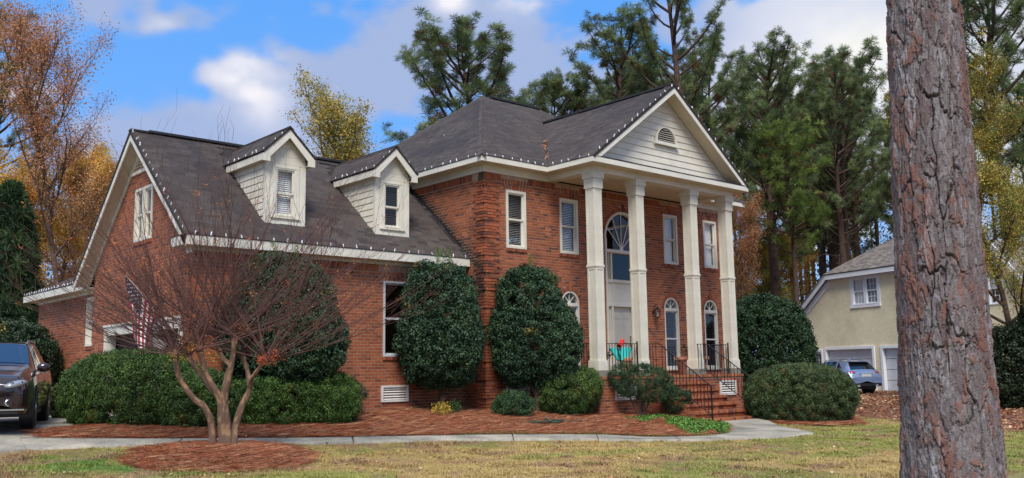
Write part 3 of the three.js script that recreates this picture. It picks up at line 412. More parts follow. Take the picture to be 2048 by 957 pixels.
{ // the wing: front wall, gable end, low rear wall
  const w0 = -7.669, Fm = wallT(0, 0, -1.0), gw = { x0: -2.6, x1: -1.66, y0: 1.84, y1: 3.79 };
  new Kit().poly(rectP(w0, 0, -0.2, 4.3), 0.22, mat4([0, 0, -1.22]), [rectP(gw.x0, gw.x1, gw.y0, gw.y1)]).build('wall', M.mortar, house);
  layBricks(Fm, w0, -0.005, 0.24, 4.0, { holes: [{ x0: gw.x0 - 0.005, x1: gw.x1 + 0.005, y0: gw.y0 - 0.08, y1: gw.y1 }, { x0: gw.x0 - 0.11, x1: gw.x1 + 0.11, y0: gw.y1, y1: gw.y1 + 0.24 }, { x0: -2.66, x1: -1.82, y0: 0.68, y1: 1.1 }], single: (x, y) => x > -4.15 && x < -1.1 && y > 1.25 && y < 3.42 });
  soldiers(Fm, w0, -0.005, 4.21, 0.2, (x) => x > gw.x0 - 0.13 && x < gw.x1 + 0.13); flatArch(Fm, gw.x0, gw.x1, gw.y1, 0.24); brickSill(Fm, gw.x0 - 0.02, gw.x1 + 0.02, gw.y0);
  const Gm = wallT(w0, 0, -7.6, WIN), inG = (x, y) => { const z = x - 7.6; return y < Math.min(roofF(z), roofB(z)) - 0.1 && y < 6.56; };
  const gp = [[0, -0.2], [6.6, -0.2], [6.6, roofF(-1) - 0.04], [3.317, 7.5], [0, roofB(-7.6) - 0.04]];
  const holesG = [rectP(1.04, 3.78, 0.4, 2.62), rectP(4.5, 6.2, 0.4, 2.62), rectP(2.91, 4.09, 4.776, 6.144)];
  new Kit().poly(gp, 0.22, Gm.clone().multiply(mat4([0, 0, -0.22])), holesG).build('wall', M.mortar, house);
  layBricks(Gm, 0, 6.6, 0.24, 6.72, { inside: inG, holes: [{ x0: 1.03, x1: 3.79, y0: 0, y1: 2.63 }, { x0: 4.49, x1: 6.21, y0: 0, y1: 2.63 }, { x0: 2.9, x1: 4.1, y0: 4.68, y1: 6.15 }] });
  brickSill(Gm, 2.88, 4.12, 4.776);
  const Lm = wallT(-7.381, 0, -14, WIN);
  new Kit().poly(rectP(0, 6.4, -0.2, 3.95), 0.22, Lm.clone().multiply(mat4([0, 0, -0.22])), [rectP(5.0, 6.0, 2.29, 3.69)]).build('wall', M.mortar, house);
  layBricks(Lm, 0, 6.4, 0.24, 3.84, { holes: [{ x0: 4.99, x1: 6.01, y0: 2.2, y1: 3.7 }] }); brickSill(Lm, 4.93, 6.07, 2.29);
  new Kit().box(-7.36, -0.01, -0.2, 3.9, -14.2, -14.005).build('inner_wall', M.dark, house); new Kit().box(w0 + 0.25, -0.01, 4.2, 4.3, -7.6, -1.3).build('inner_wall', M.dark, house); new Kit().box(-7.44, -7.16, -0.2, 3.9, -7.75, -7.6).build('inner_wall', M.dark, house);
  // garage doors in their cased openings
  for (const [a, b] of [[1.04, 3.78], [4.5, 6.2]]) {
    const d = sub('garage_door', house, [w0, 0, -7.6], WIN), k = new Kit(); k.box(a, a + 0.2, 0.42, 2.62, -0.22, 0.03).box(b - 0.2, b, 0.42, 2.62, -0.22, 0.03).box(a - 0.02, b + 0.02, 2.5, 2.72, -0.22, 0.036).box(a - 0.04, b + 0.04, 2.72, 2.77, -0.1, 0.07).build('frame', M.creamTrim, d);
    for (let i = 0; i < 4; i++) { const q = new Kit(); q.box(a + 0.2, b - 0.2, 0.45 + i * 0.51, 0.45 + i * 0.51 + 0.5, -0.34, -0.3); for (let j = 0; j < 4; j++) { const x0 = mix(a + 0.2, b - 0.2, (j + 0.12) / 4), x1 = mix(a + 0.2, b - 0.2, (j + 0.88) / 4); q.box(x0, x1, 0.55 + i * 0.51, 0.85 + i * 0.51, -0.3, -0.29); } q.build('panel', S([0.12, 0.135, 0.17], 0.5), d); }
  }
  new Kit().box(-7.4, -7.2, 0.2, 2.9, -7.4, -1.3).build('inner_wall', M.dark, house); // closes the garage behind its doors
}
// singled-out bricks: nearest stretch of the wing's front, one mesh each; the rest of the brickwork follows as one part
{
  const mats = []; for (let i = 0; i < 10; i++) { const c = brickPaint(); mats.push(S(c, 0.88, { map: T.grain, bumpMap: T.grainB, bumpScale: 0.002 })); }
  const r = rng(9); singleBricks.slice(0, 300).forEach((b) => { const m = put('brick', brickGeo, mats[(r() * 10) | 0], house); m.applyMatrix4(b.m); });
  bricks.push(...singleBricks.slice(300));
}

// porch, steps ---------------------------------------------------
const PX0 = 2.36, PX1 = 8.98, PZ = 1.89, PY = 1.24, SX0 = 4.5, SX1 = 6.85;
{
  new Kit().box(PX0 + 0.02, PX1 - 0.02, -0.3, PY - 0.09, 0, PZ - 0.02).build('porch_base', M.mortar, house);
  const Fp = wallT(0, 0, PZ - 0.02), vents = [[3.0, 3.85], [7.75, 8.55]];
  layBricks(Fp, PX0 + 0.02, PX1 - 0.02, -0.24, PY - 0.12, { holes: vents.map(([a, b]) => ({ x0: a, x1: b, y0: 0.58, y1: 1.04 })) });
  layBricks(wallT(PX0 + 0.02, 0, 0, WIN), 0, PZ - 0.02, -0.24, PY - 0.12, {});
  for (const [a, b] of vents) louvre(house, [a, 0.6, PZ - 0.005], 0, b - a, 0.44);
  louvre(house, [0.7, 0.74, 0.02], 0, 0.84, 0.38); louvre(house, [-2.65, 0.69, -0.98], 0, 0.83, 0.41);
  new Kit().box(PX0 + 0.25, PX1 - 0.25, PY - 0.09, PY - 0.01, 0, PZ - 0.25).build('porch_floor', S([0.3, 0.12, 0.08], 0.9, { map: T.grain }), house);
  const edge = (x0, x1, z0, y, d, nz) => { const n = Math.round((x1 - x0) / 0.078); for (let i = 0; i < n; i++) oneBrick(mat4([x0 + (i + 0.5) * ((x1 - x0) / n), y, z0]), 0, 0, (x1 - x0) / n - 0.009, 0.085, 0, 0); };
  const row = (x0, x1, zc, yc, depth) => { const n = Math.round((x1 - x0) / 0.08); for (let i = 0; i < n; i++) { const x = x0 + (i + 0.5) * ((x1 - x0) / n); bricks.push({ m: mat4([x, yc + 0.002 * (HB() - 0.5), zc], [0.01 * (HB() - 0.5), 0, 0], [(x1 - x0) / n - 0.01, 0.075, depth]), c: brickPaint().map((v, q) => v * [1.15, 1.4, 1.35][q]) }); } };
  row(PX0, PX1, PZ - 0.12, PY - 0.04, 0.26); row(PX0, PX0 + 0.24, PZ / 2 - 0.1, PY - 0.04, PZ - 0.4);
  const risers = 7, rh = (PY + 0.12) / risers, run = 0.3;
  const core = new Kit();
  for (let i = 1; i < risers; i++) { const y = PY - i * rh, z1 = PZ + i * run; core.box(SX0 + 0.01, SX1 - 0.01, -0.35, y - 0.08, PZ - 0.03 + (i - 1) * run * 0.999, z1 - 0.03); row(SX0, SX1, z1 - run / 2 + 0.015, y - 0.04, run + 0.02);
    const n = 11; for (let k = 0; k < n; k++) oneBrick(mat4([0, 0, z1 - 0.03]), SX0 + (k + 0.5) * ((SX1 - SX0) / n), y - 0.08 - (rh - 0.08) / 2, (SX1 - SX0) / n - 0.01, rh - 0.09, 0);
    for (const [tx, turn] of [[SX0 + 0.01, WIN]]) layBricks(wallT(tx, 0, PZ + (i - 1) * run, turn), 0, run - 0.02, -0.24, y - 0.08, {}); }
  core.build('steps', S([0.2, 0.085, 0.06], 0.95, { map: T.grain }), house);
}
instanced('brickwork', brickGeo, M.brick, bricks, house, true);

// columns -------------------------------------------------------
for (const cx of [2.447, 4.231, 6.75, 8.574]) {
  const w = 0.314, x0 = cx, z1 = 1.801, g = sub('column', house, [x0 + w / 2, 0, z1 - w / 2]), h = w / 2, k = new Kit();
  k.box(-h + 0.008, h - 0.008, PY, 6.9, -h + 0.008, h - 0.008);
  for (const [y0, y1] of [[1.66, 4.2], [4.3, 6.42]]) for (let q = 0; q < 4; q++) { const m = mat4([0, 0, 0], [0, (q * Math.PI) / 2, 0]); for (const b of [[-h + 0.0, -h + 0.045, y0, y1], [h - 0.045, h - 0.0, y0, y1], [-h + 0.045, h - 0.045, y1 - 0.05, y1], [-h + 0.045, h - 0.045, y0, y0 + 0.05]]) k.add(new THREE.BoxGeometry(b[1] - b[0], b[3] - b[2], 0.012).translate((b[0] + b[1]) / 2, (b[2] + b[3]) / 2, h - 0.001), m); }
  k.build('shaft', M.cream, g);
  new Kit().box(-h - 0.012, h + 0.012, 4.2, 4.23, -h - 0.012, h + 0.012).box(-h - 0.024, h + 0.024, 4.23, 4.27, -h - 0.024, h + 0.024).box(-h - 0.012, h + 0.012, 4.27, 4.3, -h - 0.012, h + 0.012).build('band', M.cream, g);
  new Kit().box(-h - 0.03, h + 0.03, 6.42, 6.7, -h - 0.03, h + 0.03).box(-h - 0.06, h + 0.06, 6.7, 6.83, -h - 0.06, h + 0.06).box(-h - 0.075, h + 0.075, 6.83, 6.885, -h - 0.075, h + 0.075).build('capital', M.cream, g);
  new Kit().box(-h - 0.03, h + 0.03, 1.41, 1.66, -h - 0.03, h + 0.03).box(-h - 0.018, h + 0.018, 1.66, 1.69, -h - 0.018, h + 0.018).build('base', M.cream, g);
  new Kit().box(-h - 0.05, h + 0.05, PY - 0.002, 1.41, -h - 0.05, h + 0.05).build('plinth', S([0.6, 0.58, 0.52], 0.85, { map: T.concrete }), g);
}
// eaves: fascia, soffit, frieze -----------------------------------
const HE = 7.201, O = 0.406, XP0 = 2.432 - O, XP1 = 2.432 + 6.464 + O, ZP = 1.801 + O;
{
  const fas = new Kit(), sof = new Kit(), fr = new Kit(), t = 0.03;
  const fbox = (x0, x1, z0, z1, y1 = HE, h = 0.155) => fas.box(x0, x1, y1 - h, y1 - 0.008, z0, z1);
  fbox(-O, XP0, O - t, O); fbox(XP1, 11.3 + O, O - t, O); fbox(-O, -O + t, -11.1, O - t); fbox(11.3 + O - t, 11.3 + O, -11.1, O - t);
  fbox(XP0, XP0 + t, O, ZP - t); fbox(XP1 - t, XP1, O, ZP - t); fbox(XP0, XP1, ZP - t, ZP);
  const ys = 7.05; sof.box(-O + t, XP0 + t, ys, ys + 0.02, 0.02, O - t).box(XP1 - t, 11.3 + O - t, ys, ys + 0.02, 0.02, O - t).box(-O + t, -0.02, ys, ys + 0.02, -11, 0.02).box(11.32, 11.3 + O - t, ys, ys + 0.02, -11, 0.02).box(XP0 + t + 0.001, XP1 - t - 0.001, ys - 0.004, ys + 0.016, 0.037, ZP - t);
  fr.box(-0.035, XP0 + 0.38, 6.86, ys, -0.0, 0.035).box(XP1 - 0.38, 11.34, 6.86, ys, 0, 0.035).box(-0.035, 0, 6.86, ys, -10.7, 0);
  fr.box(XP0 + 0.38, XP0 + 0.7, 6.88, ys - 0.004, 0.0, ZP - 0.38).box(XP1 - 0.7, XP1 - 0.38, 6.88, ys - 0.004, 0.0, ZP - 0.38).box(XP0 + 0.7, XP1 - 0.7, 6.88, ys - 0.004, ZP - 0.74, ZP - 0.38);
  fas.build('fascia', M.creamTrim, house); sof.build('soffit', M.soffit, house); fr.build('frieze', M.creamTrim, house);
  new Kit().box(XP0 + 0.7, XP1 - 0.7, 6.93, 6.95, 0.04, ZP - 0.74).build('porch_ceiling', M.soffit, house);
}
// roofs -----------------------------------------------------------
const shingles = [], singleShingles = [], SR = rng(31);
const shingleColor = (p, t) => { const k = 0.8 + 0.4 * SR(); let c = mix3([0.054, 0.044, 0.041], [0.086, 0.07, 0.063], SR()); if (t) c = mix3(c, [0.035, 0.03, 0.034], t(p)); return c.map((v) => v * k); };
function shingleRoof(Op, U, Vd, poly, o = {}) {
  const o3 = V(...Op), u = V(...U).normalize(), v = V(...Vd).normalize(), n = u.clone().cross(v).normalize(); if (n.y < 0) n.negate(); const right = n.clone().cross(v).dot(u) < 0;
  new Kit().slab((() => { const P = poly.map(([a, b]) => o3.clone().addScaledVector(u, a).addScaledVector(v, b)); const nn = P[1].clone().sub(P[0]).cross(P[2].clone().sub(P[0])); return (nn.y < 0 ? P.reverse() : P).map((p) => p.toArray()); })(), o.thick ?? 0.06).build('roof', M.roof, house);
  const vmax = Math.max(...poly.map((p) => p[1])), exp = 0.127, tilt = 0.05, nt = n.clone().multiplyScalar(Math.cos(tilt)).addScaledVector(v, -Math.sin(tilt)), vt = v.clone().multiplyScalar(Math.cos(tilt)).addScaledVector(n, Math.sin(tilt)).multiplyScalar(-1).negate();
  const rows = Math.ceil(vmax / exp);
  for (let i = 0; i < rows; i++) {
    const v0 = i * exp, vm = v0 + 0.06, xs = []; for (let k = 0; k < poly.length; k++) { const [a, b] = poly[k], [c, d] = poly[(k + 1) % poly.length]; if (b > vm !== d > vm) xs.push(a + ((c - a) * (vm - b)) / (d - b)); }
    if (xs.length < 2) continue; const x0 = Math.min(...xs), x1 = Math.max(...xs), off = SR() * 0.3;
    for (let x = x0 - off; x < x1; ) { const w = 0.2 + 0.2 * SR(), a = Math.max(x, x0), b = Math.min(x + w, x1); x += w; if (b - a < 0.03) continue;
      const th = SR() < 0.4 ? 0.022 : 0.014, p = o3.clone().addScaledVector(u, (a + b) / 2).addScaledVector(v, v0 + 0.075 - 0.012).addScaledVector(n, 0.006 + th / 2); if (o.skip && o.skip(p)) continue;
      const m = new THREE.Matrix4().makeBasis(u.clone().multiplyScalar(b - a - 0.005), vt.clone().multiplyScalar(0.15), (right ? nt.clone().negate() : nt).clone().multiplyScalar(th)).setPosition(p);
      (o.single && o.single(p) && singleShingles.length < 300 ? singleShingles : shingles).push({ m, c: shingleColor(p, o.tint) }); }
  }
}
function caps(a, b, w = 0.16) { const A = V(...a), B = V(...b), d = B.clone().sub(A), L = d.length(); d.normalize(); const x = V(0, 1, 0).cross(d).normalize(), y = d.clone().cross(x), n = Math.ceil(L / 0.14); for (let i = 0; i < n; i++) { const p = A.clone().addScaledVector(d, (i + 0.5) * (L / n)).addScaledVector(y, 0.035); for (const s of [-1, 1]) { const q = s * 0.62, xx = x.clone().multiplyScalar(Math.cos(q)).addScaledVector(y, -Math.sin(q) * 1), yy = d.clone().cross(xx).normalize(); const m = new THREE.Matrix4().makeBasis(xx.clone().multiplyScalar(w), yy.clone().multiplyScalar(0.012), d.clone().addScaledVector(y, 0.05).multiplyScalar(0.19)).setPosition(p.clone().addScaledVector(xx, s * w * 0.45)); shingles.push({ m, c: shingleColor(p).map((v) => v * 1.25) }); } } }
const streak = (dirt) => (p) => dirt * step(0.45, 0.72, fbm(p.x * 1.1, p.y * 0.35, p.z * 0.5, 4)) * step(0.2, 0.6, fbm(p.x * 6, p.y * 1.2, p.z * 6, 3) + 0.12);
{
  const RX0 = 4.322, RX1 = 6.98, RY = 10.999, RZ = -5.158, front = [RZ - O, 0];
  const sF = Math.hypot(O - RZ, RY - HE), sL = Math.hypot(RX0 + O, RY - HE);
  // the main hipped roof: front, left, right and back planes
  shingleRoof([-O, HE, O], [1, 0, 0], [0, RY - HE, RZ - O], [[0, 0], [11.3 + 2 * O, 0], [RX1 + O, sF], [RX0 + O, sF]], { tint: streak(0.35) });
  shingleRoof([-O, HE, -10.72], [0, 0, 1], [RX0 + O, RY - HE, 0], [[0, 0], [10.72 + O, 0], [10.72 + RZ, sL]], { tint: streak(0.8) });
  shingleRoof([11.3 + O, HE, O], [0, 0, -1], [-(11.3 + O - RX1), RY - HE, 0], [[0, 0], [11.126, 0], [O - RZ, Math.hypot(11.3 + O - RX1, RY - HE)]], {});
  new Kit().slab([[11.7, HE, -10.72], [-O, HE, -10.72], [RX0, RY, RZ], [RX1, RY, RZ]], 0.06).build('roof', M.roof, house);
  caps([-O, HE, O], [RX0, RY, RZ]); caps([-O, HE, -10.72], [RX0, RY, RZ]); caps([11.3 + O, HE, O], [RX1, RY, RZ]);
  new Kit().bar([RX0 + 0.25, RY + 0.035, RZ], [RX1, RY + 0.035, RZ], 0.24, 0.07).build('ridge_vent', M.flash, house);
  // the portico's gable roof
  const PXc = 5.664, PYr = 9.887, back = -3.53, half = PXc - XP0, sP = Math.hypot(half, PYr - HE), t0 = ZP + 0.03;
  shingleRoof([XP0 - 0.0, HE, O], [0, 0, 1], [half, PYr - HE, 0], [[0, 0], [t0 - O, 0], [t0 - O, sP], [back - O, sP]], { tint: streak(0.7) });
  shingleRoof([XP1, HE, t0], [0, 0, -1], [-half, PYr - HE, 0], [[0, 0], [t0 - O, 0], [t0 - back, sP], [0, sP]], {});
  new Kit().bar([PXc, PYr + 0.02, back + 0.1], [PXc, PYr + 0.02, t0 - 0.35], 0.24, 0.06).build('ridge_vent', M.flash, house);
  // pediment: boards, rakes, water table, half-round louvre
  const zb = ZP - 0.42, wy = HE + 0.13, bh = 0.2, rise = (PYr - HE) / half;
  new Kit().poly([[XP0 + 0.1, HE - 0.1], [XP1 - 0.1, HE - 0.1], [PXc, PYr - 0.08]], 0.05, mat4([0, 0, zb - 0.1])).build('gable_backing', M.creamTrim, house);
  for (let i = 0; i < 13; i++) { const y0 = wy + i * bh, y1 = Math.min(y0 + bh - 0.004, PYr - 0.1), hw = (y) => (PYr - 0.06 - y) / rise; if (hw(y0) < 0.12) break; const a0 = hw(y0), a1 = Math.max(0.02, hw(y1)); const g = new THREE.BufferGeometry(), zz = zb - 0.05, p = [[PXc - a0, y0, zz + 0.03], [PXc + a0, y0, zz + 0.03], [PXc + a1, y1, zz + 0.012], [PXc - a1, y1, zz + 0.012], [PXc - a0, y0, zz], [PXc + a0, y0, zz]]; const tr = (a, b, c) => [...p[a], ...p[b], ...p[c]]; g.setAttribute('position', new THREE.Float32BufferAttribute([...tr(0, 1, 2), ...tr(0, 2, 3), ...tr(4, 5, 1), ...tr(4, 1, 0)], 3)); g.computeVertexNormals(); new Kit().add(g).build('siding_board', M.cream, house); }
  const rk = new Kit(), rs = new Kit(); for (const s of [-1, 1]) { const a = [PXc + s * half, HE], b = [PXc, PYr], d = [b[0] - a[0], b[1] - a[1]], L = Math.hypot(...d), nx = (d[1] / L) * -s * -1, ny = Math.abs(d[0] / L); const q = [[a[0], a[1] - 0.01], [b[0], b[1] - 0.01], [b[0], b[1] - 0.25], [a[0] - s * 0.29, a[1] - 0.01]]; rk.poly(s < 0 ? q : q.slice().reverse(), 0.035, mat4([0, 0, ZP - 0.025])); const q2 = [[a[0] - s * 0.1, a[1] - 0.12], [b[0], b[1] - 0.19], [b[0], b[1] - 0.22], [a[0] - s * 0.1, a[1] - 0.15]]; rs.poly(s < 0 ? q2 : q2.slice().reverse(), 0.4, mat4([0, 0, ZP - 0.425])); }
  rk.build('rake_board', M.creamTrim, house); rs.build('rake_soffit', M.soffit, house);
  shingleRoof([XP0 + 0.16, HE + 0.0, ZP], [1, 0, 0], [0, 0.13, -0.43], [[0, 0], [XP1 - XP0 - 0.32, 0], [XP1 - XP0 - 0.5, 0.44], [0.18, 0.44]], { thick: 0.03 });
  const lv = sub('gable_louvre', house, [PXc + 0.03, 8.14, zb + 0.0]), R = 0.5, ring = new THREE.Shape(arcPath(-R, R, 0, 0.02, R).getPoints(20)); ring.holes.push(new THREE.Path(arcPath(-R + 0.07, R - 0.07, 0.06, 0.07, R - 0.07).getPoints(20)));
  new Kit().add(new THREE.ExtrudeGeometry(ring, { depth: 0.05, bevelEnabled: false })).box(-R - 0.06, R + 0.06, -0.05, 0, 0, 0.07).build('frame', M.creamTrim, lv);
  for (let i = 0; i < 6; i++) { const y = 0.09 + i * 0.066, w = Math.sqrt(Math.max(0.01, (R - 0.06) ** 2 - (y + 0.03) ** 2)); new Kit().cbox([0, y + 0.02, 0.014], [2 * w, 0.008, 0.055], [0.6, 0, 0]).build('slat', M.creamTrim, lv); }
  new Kit().poly(arcPath(-R + 0.06, R - 0.06, 0.05, 0.06, R - 0.06).getPoints(12).map((p) => [p.x, p.y]), 0.004, mat4([0, 0, -0.012])).build('screen', M.dark, lv);
  // leaves and straw lodged in the valley
  const r = rng(3), vl = []; for (let i = 0; i < 150; i++) { const t = clamp(0.1 + 0.6 * r() + (r() < 0.5 ? 0 : 0.0)), y = HE + t * (PYr - HE); if (fbm(t * 9, 1, 1, 2) < 0.45) continue; const x = XP0 + t * half + (r() - 0.5) * 0.16, z = O - t * (O - back) + (r() - 0.5) * 0.16; const k = 0.7 + 0.6 * r(); vl.push({ m: mat4([x, y + 0.045 + 0.02 * r(), z], [r(), r() * 6, r()], [0.9, 0.9, 0.9]), c: [0.36 * k, 0.17 * k, 0.09 * k] }); }
  instanced('valley_leaves', G.fallen, M.needle, vl, house, true);
}
{ // the wing's roof
  const X0 = -8.04, Ze = -0.61, Hw = 4.506, Zr = -4.283, Hr = 7.579, sW = Math.hypot(Ze - Zr, Hr - Hw), sB = Math.hypot(4.0, 3.504);
  const inDormer = (p) => [-5.843, -2.71].some((x) => p.x > x + 0.03 && p.x < x + 1.03 && p.z < -1.3 && p.z > -4.1);
  shingleRoof([X0, Hw, Ze], [1, 0, 0], [0, Hr - Hw, Zr - Ze], [[0, 0], [-X0 - 0.015, 0], [-X0 - 0.015, sW], [0, sW]], { skip: inDormer, tint: (p) => Math.max(streak(0.5)(p), 0.75 * step(0.42, 0.62, fbm(p.x * 2 + 3, p.y * 0.6, 0, 4)) * Math.max(step(1.7, 0.2, Math.abs(p.x + 6.55)), 0.35) * step(5.2, 6.3, p.y)), single: (p) => p.x > -4.6 && p.x < -0.3 && p.y < 5.5 });
  shingleRoof([-0.3, 4.075, -8.3], [-1, 0, 0], [0, 3.504, 4.017], [[0, 0], [-X0 - 0.3, 0], [-X0 - 0.3, sB + 1.3], [0, sB + 1.3]].map(([a, b]) => [a, Math.min(b, Math.hypot(4.017, 3.504))]), {});
  new Kit().bar([X0 + 0.45, Hr + 0.03, Zr], [0.1, Hr + 0.03, Zr], 0.24, 0.06).build('ridge_vent', M.flash, house); new Kit().bar([X0, Hr + 0.006, Zr], [X0 + 0.5, Hr + 0.006, Zr], 0.2, 0.05).build('ridge_vent', M.roof, house);
  // low roof at the rear
  new Kit().slab([[-7.77, 4.075, -8.2], [-3.9, 6.0, -8.2], [-3.9, 6.0, -10.6], [-7.77, 4.075, -14.42]], 0.06).slab([[-7.77, 4.075, -14.42], [-3.9, 6, -10.6], [-0.1, 6.0, -10.6], [-0.1, 4.075, -14.42]], 0.06).build('roof', M.roof, house);
  shingleRoof([-7.77, 4.08, -14.42], [0, 0, 1], [3.87, 1.925, 0], [[0, 0], [6.2, 0], [6.2, 4.3], [3.8, 4.3]], {});
  // trim
  const f = new Kit(), so = new Kit(), fz = new Kit();
  f.box(-8.02, -0.02, Hw - 0.22, Hw - 0.008, Ze - 0.03, Ze).box(-8.02, -7.99, Hw - 0.22, Hw - 0.008, Ze - 0.76, Ze - 0.03).box(-8.019, -7.7, Hw - 0.22, Hw - 0.02, Ze - 0.79, Ze - 0.76); so.box(-7.99, -0.02, Hw - 0.225, Hw - 0.205, -1.0, Ze - 0.03).box(-7.99, -7.68, Hw - 0.225, Hw - 0.205, Ze - 0.76, -1.0); fz.box(-7.7, -0.05, 4.21, Hw - 0.225, -1.0, -0.965).box(-7.7, -7.67, 4.16, Hw - 0.225, Ze - 0.72, -0.965);
  new Kit().slab([[-8.03, Hw - 0.01, Ze + 0.01], [-7.67, Hw + 0.05, Ze + 0.01], [-7.67, Hw + 0.05, Ze - 0.79], [-8.03, Hw - 0.01, Ze - 0.79]].reverse(), 0.02).build('roof', M.roof, house);
  f.box(-7.77, -7.74, 3.87, 4.066, -14.42, -8.3).box(-7.74, -0.1, 3.87, 4.066, -14.42, -14.39); so.box(-7.74, -7.4, 3.86, 3.88, -14.3, -7.7); fz.box(-7.42, -7.385, 3.78, 3.86, -14, -7.65);
  f.build('fascia', M.creamTrim, house); so.build('soffit', M.soffit, house); fz.build('frieze', M.creamTrim, house);
  // rakes of the gable end: boards at the edge, soffit back to the brick
  const rk = new Kit(), rs = new Kit(), bx = (z0, y0, z1, y1, x0, x1, d0, d1, K) => { const a = [z0, y0 - d0], b = [z1, y1 - d0], c = [z1, y1 - d1], e = [z0, y0 - d1]; K.add(new THREE.ExtrudeGeometry(new THREE.Shape([a, b, c, e].map((p) => new THREE.Vector2(p[0], p[1]))), { depth: x1 - x0, bevelEnabled: false }), new THREE.Matrix4().makeBasis(V(0, 0, 1), V(0, 1, 0), V(-1, 0, 0)).setPosition(x1, 0, 0)); };
  bx(Ze, Hw, Zr, Hr, -8.02, -7.985, 0.01, 0.26, rk); bx(Zr, Hr, -8.3, 4.075, -8.02, -7.985, 0.01, 0.26, rk); bx(Ze - 0.4, roofF(Ze - 0.4), Zr, Hr, -7.985, -7.67, 0.17, 0.2, rs); bx(Zr, Hr, -8.25, 4.11, -7.985, -7.67, 0.17, 0.2, rs); bx(Ze - 0.42, roofF(Ze - 0.42), Zr, Hr, -7.7, -7.66, 0.2, 0.36, rk); bx(Zr, Hr, -8.2, 4.16, -7.7, -7.66, 0.2, 0.36, rk);
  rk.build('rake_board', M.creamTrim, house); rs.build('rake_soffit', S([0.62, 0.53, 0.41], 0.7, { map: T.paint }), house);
  // louvre in the peak
  const lv = sub('gable_louvre', house, [-7.669, 0, -7.6], WIN), hw = (y) => (7.579 - 0.4 - y) / 0.85; new Kit().box(3.317 - hw(6.56) - 0.02, 3.317 + hw(6.56) + 0.02, 6.54, 6.62, 0, 0.05).build('frame', M.creamTrim, lv);
  for (let i = 0; i < 7; i++) { const y = 6.65 + i * 0.085; new Kit().cbox([3.317, y, 0.01], [2 * Math.max(0.05, hw(y)), 0.012, 0.07], [0.65, 0, 0]).build('slat', M.creamTrim, lv); } new Kit().poly([[3.317 - hw(6.6), 6.6], [3.317 + hw(6.6), 6.6], [3.317, 7.2]], 0.005, mat4([0, 0, -0.03])).build('screen', M.dark, lv);
  // step flashing where the wing's roof meets the tall wall
  for (let i = 0; i < 26; i++) { const z = -1.0 - i * 0.13, y = roofF(z); new Kit().box(-0.035, -0.02, y - 0.02, y + 0.16, z - 0.13, z + 0.02).build('flashing', M.flash, house); } new Kit().slab([[-0.16, roofF(-0.7) + 0.035, -0.7], [-0.03, roofF(-0.7) + 0.035, -0.7], [-0.03, roofF(-4.2) + 0.035, -4.2], [-0.16, roofF(-4.2) + 0.035, -4.2]], 0.01).build('flashing', M.flash, house);
}
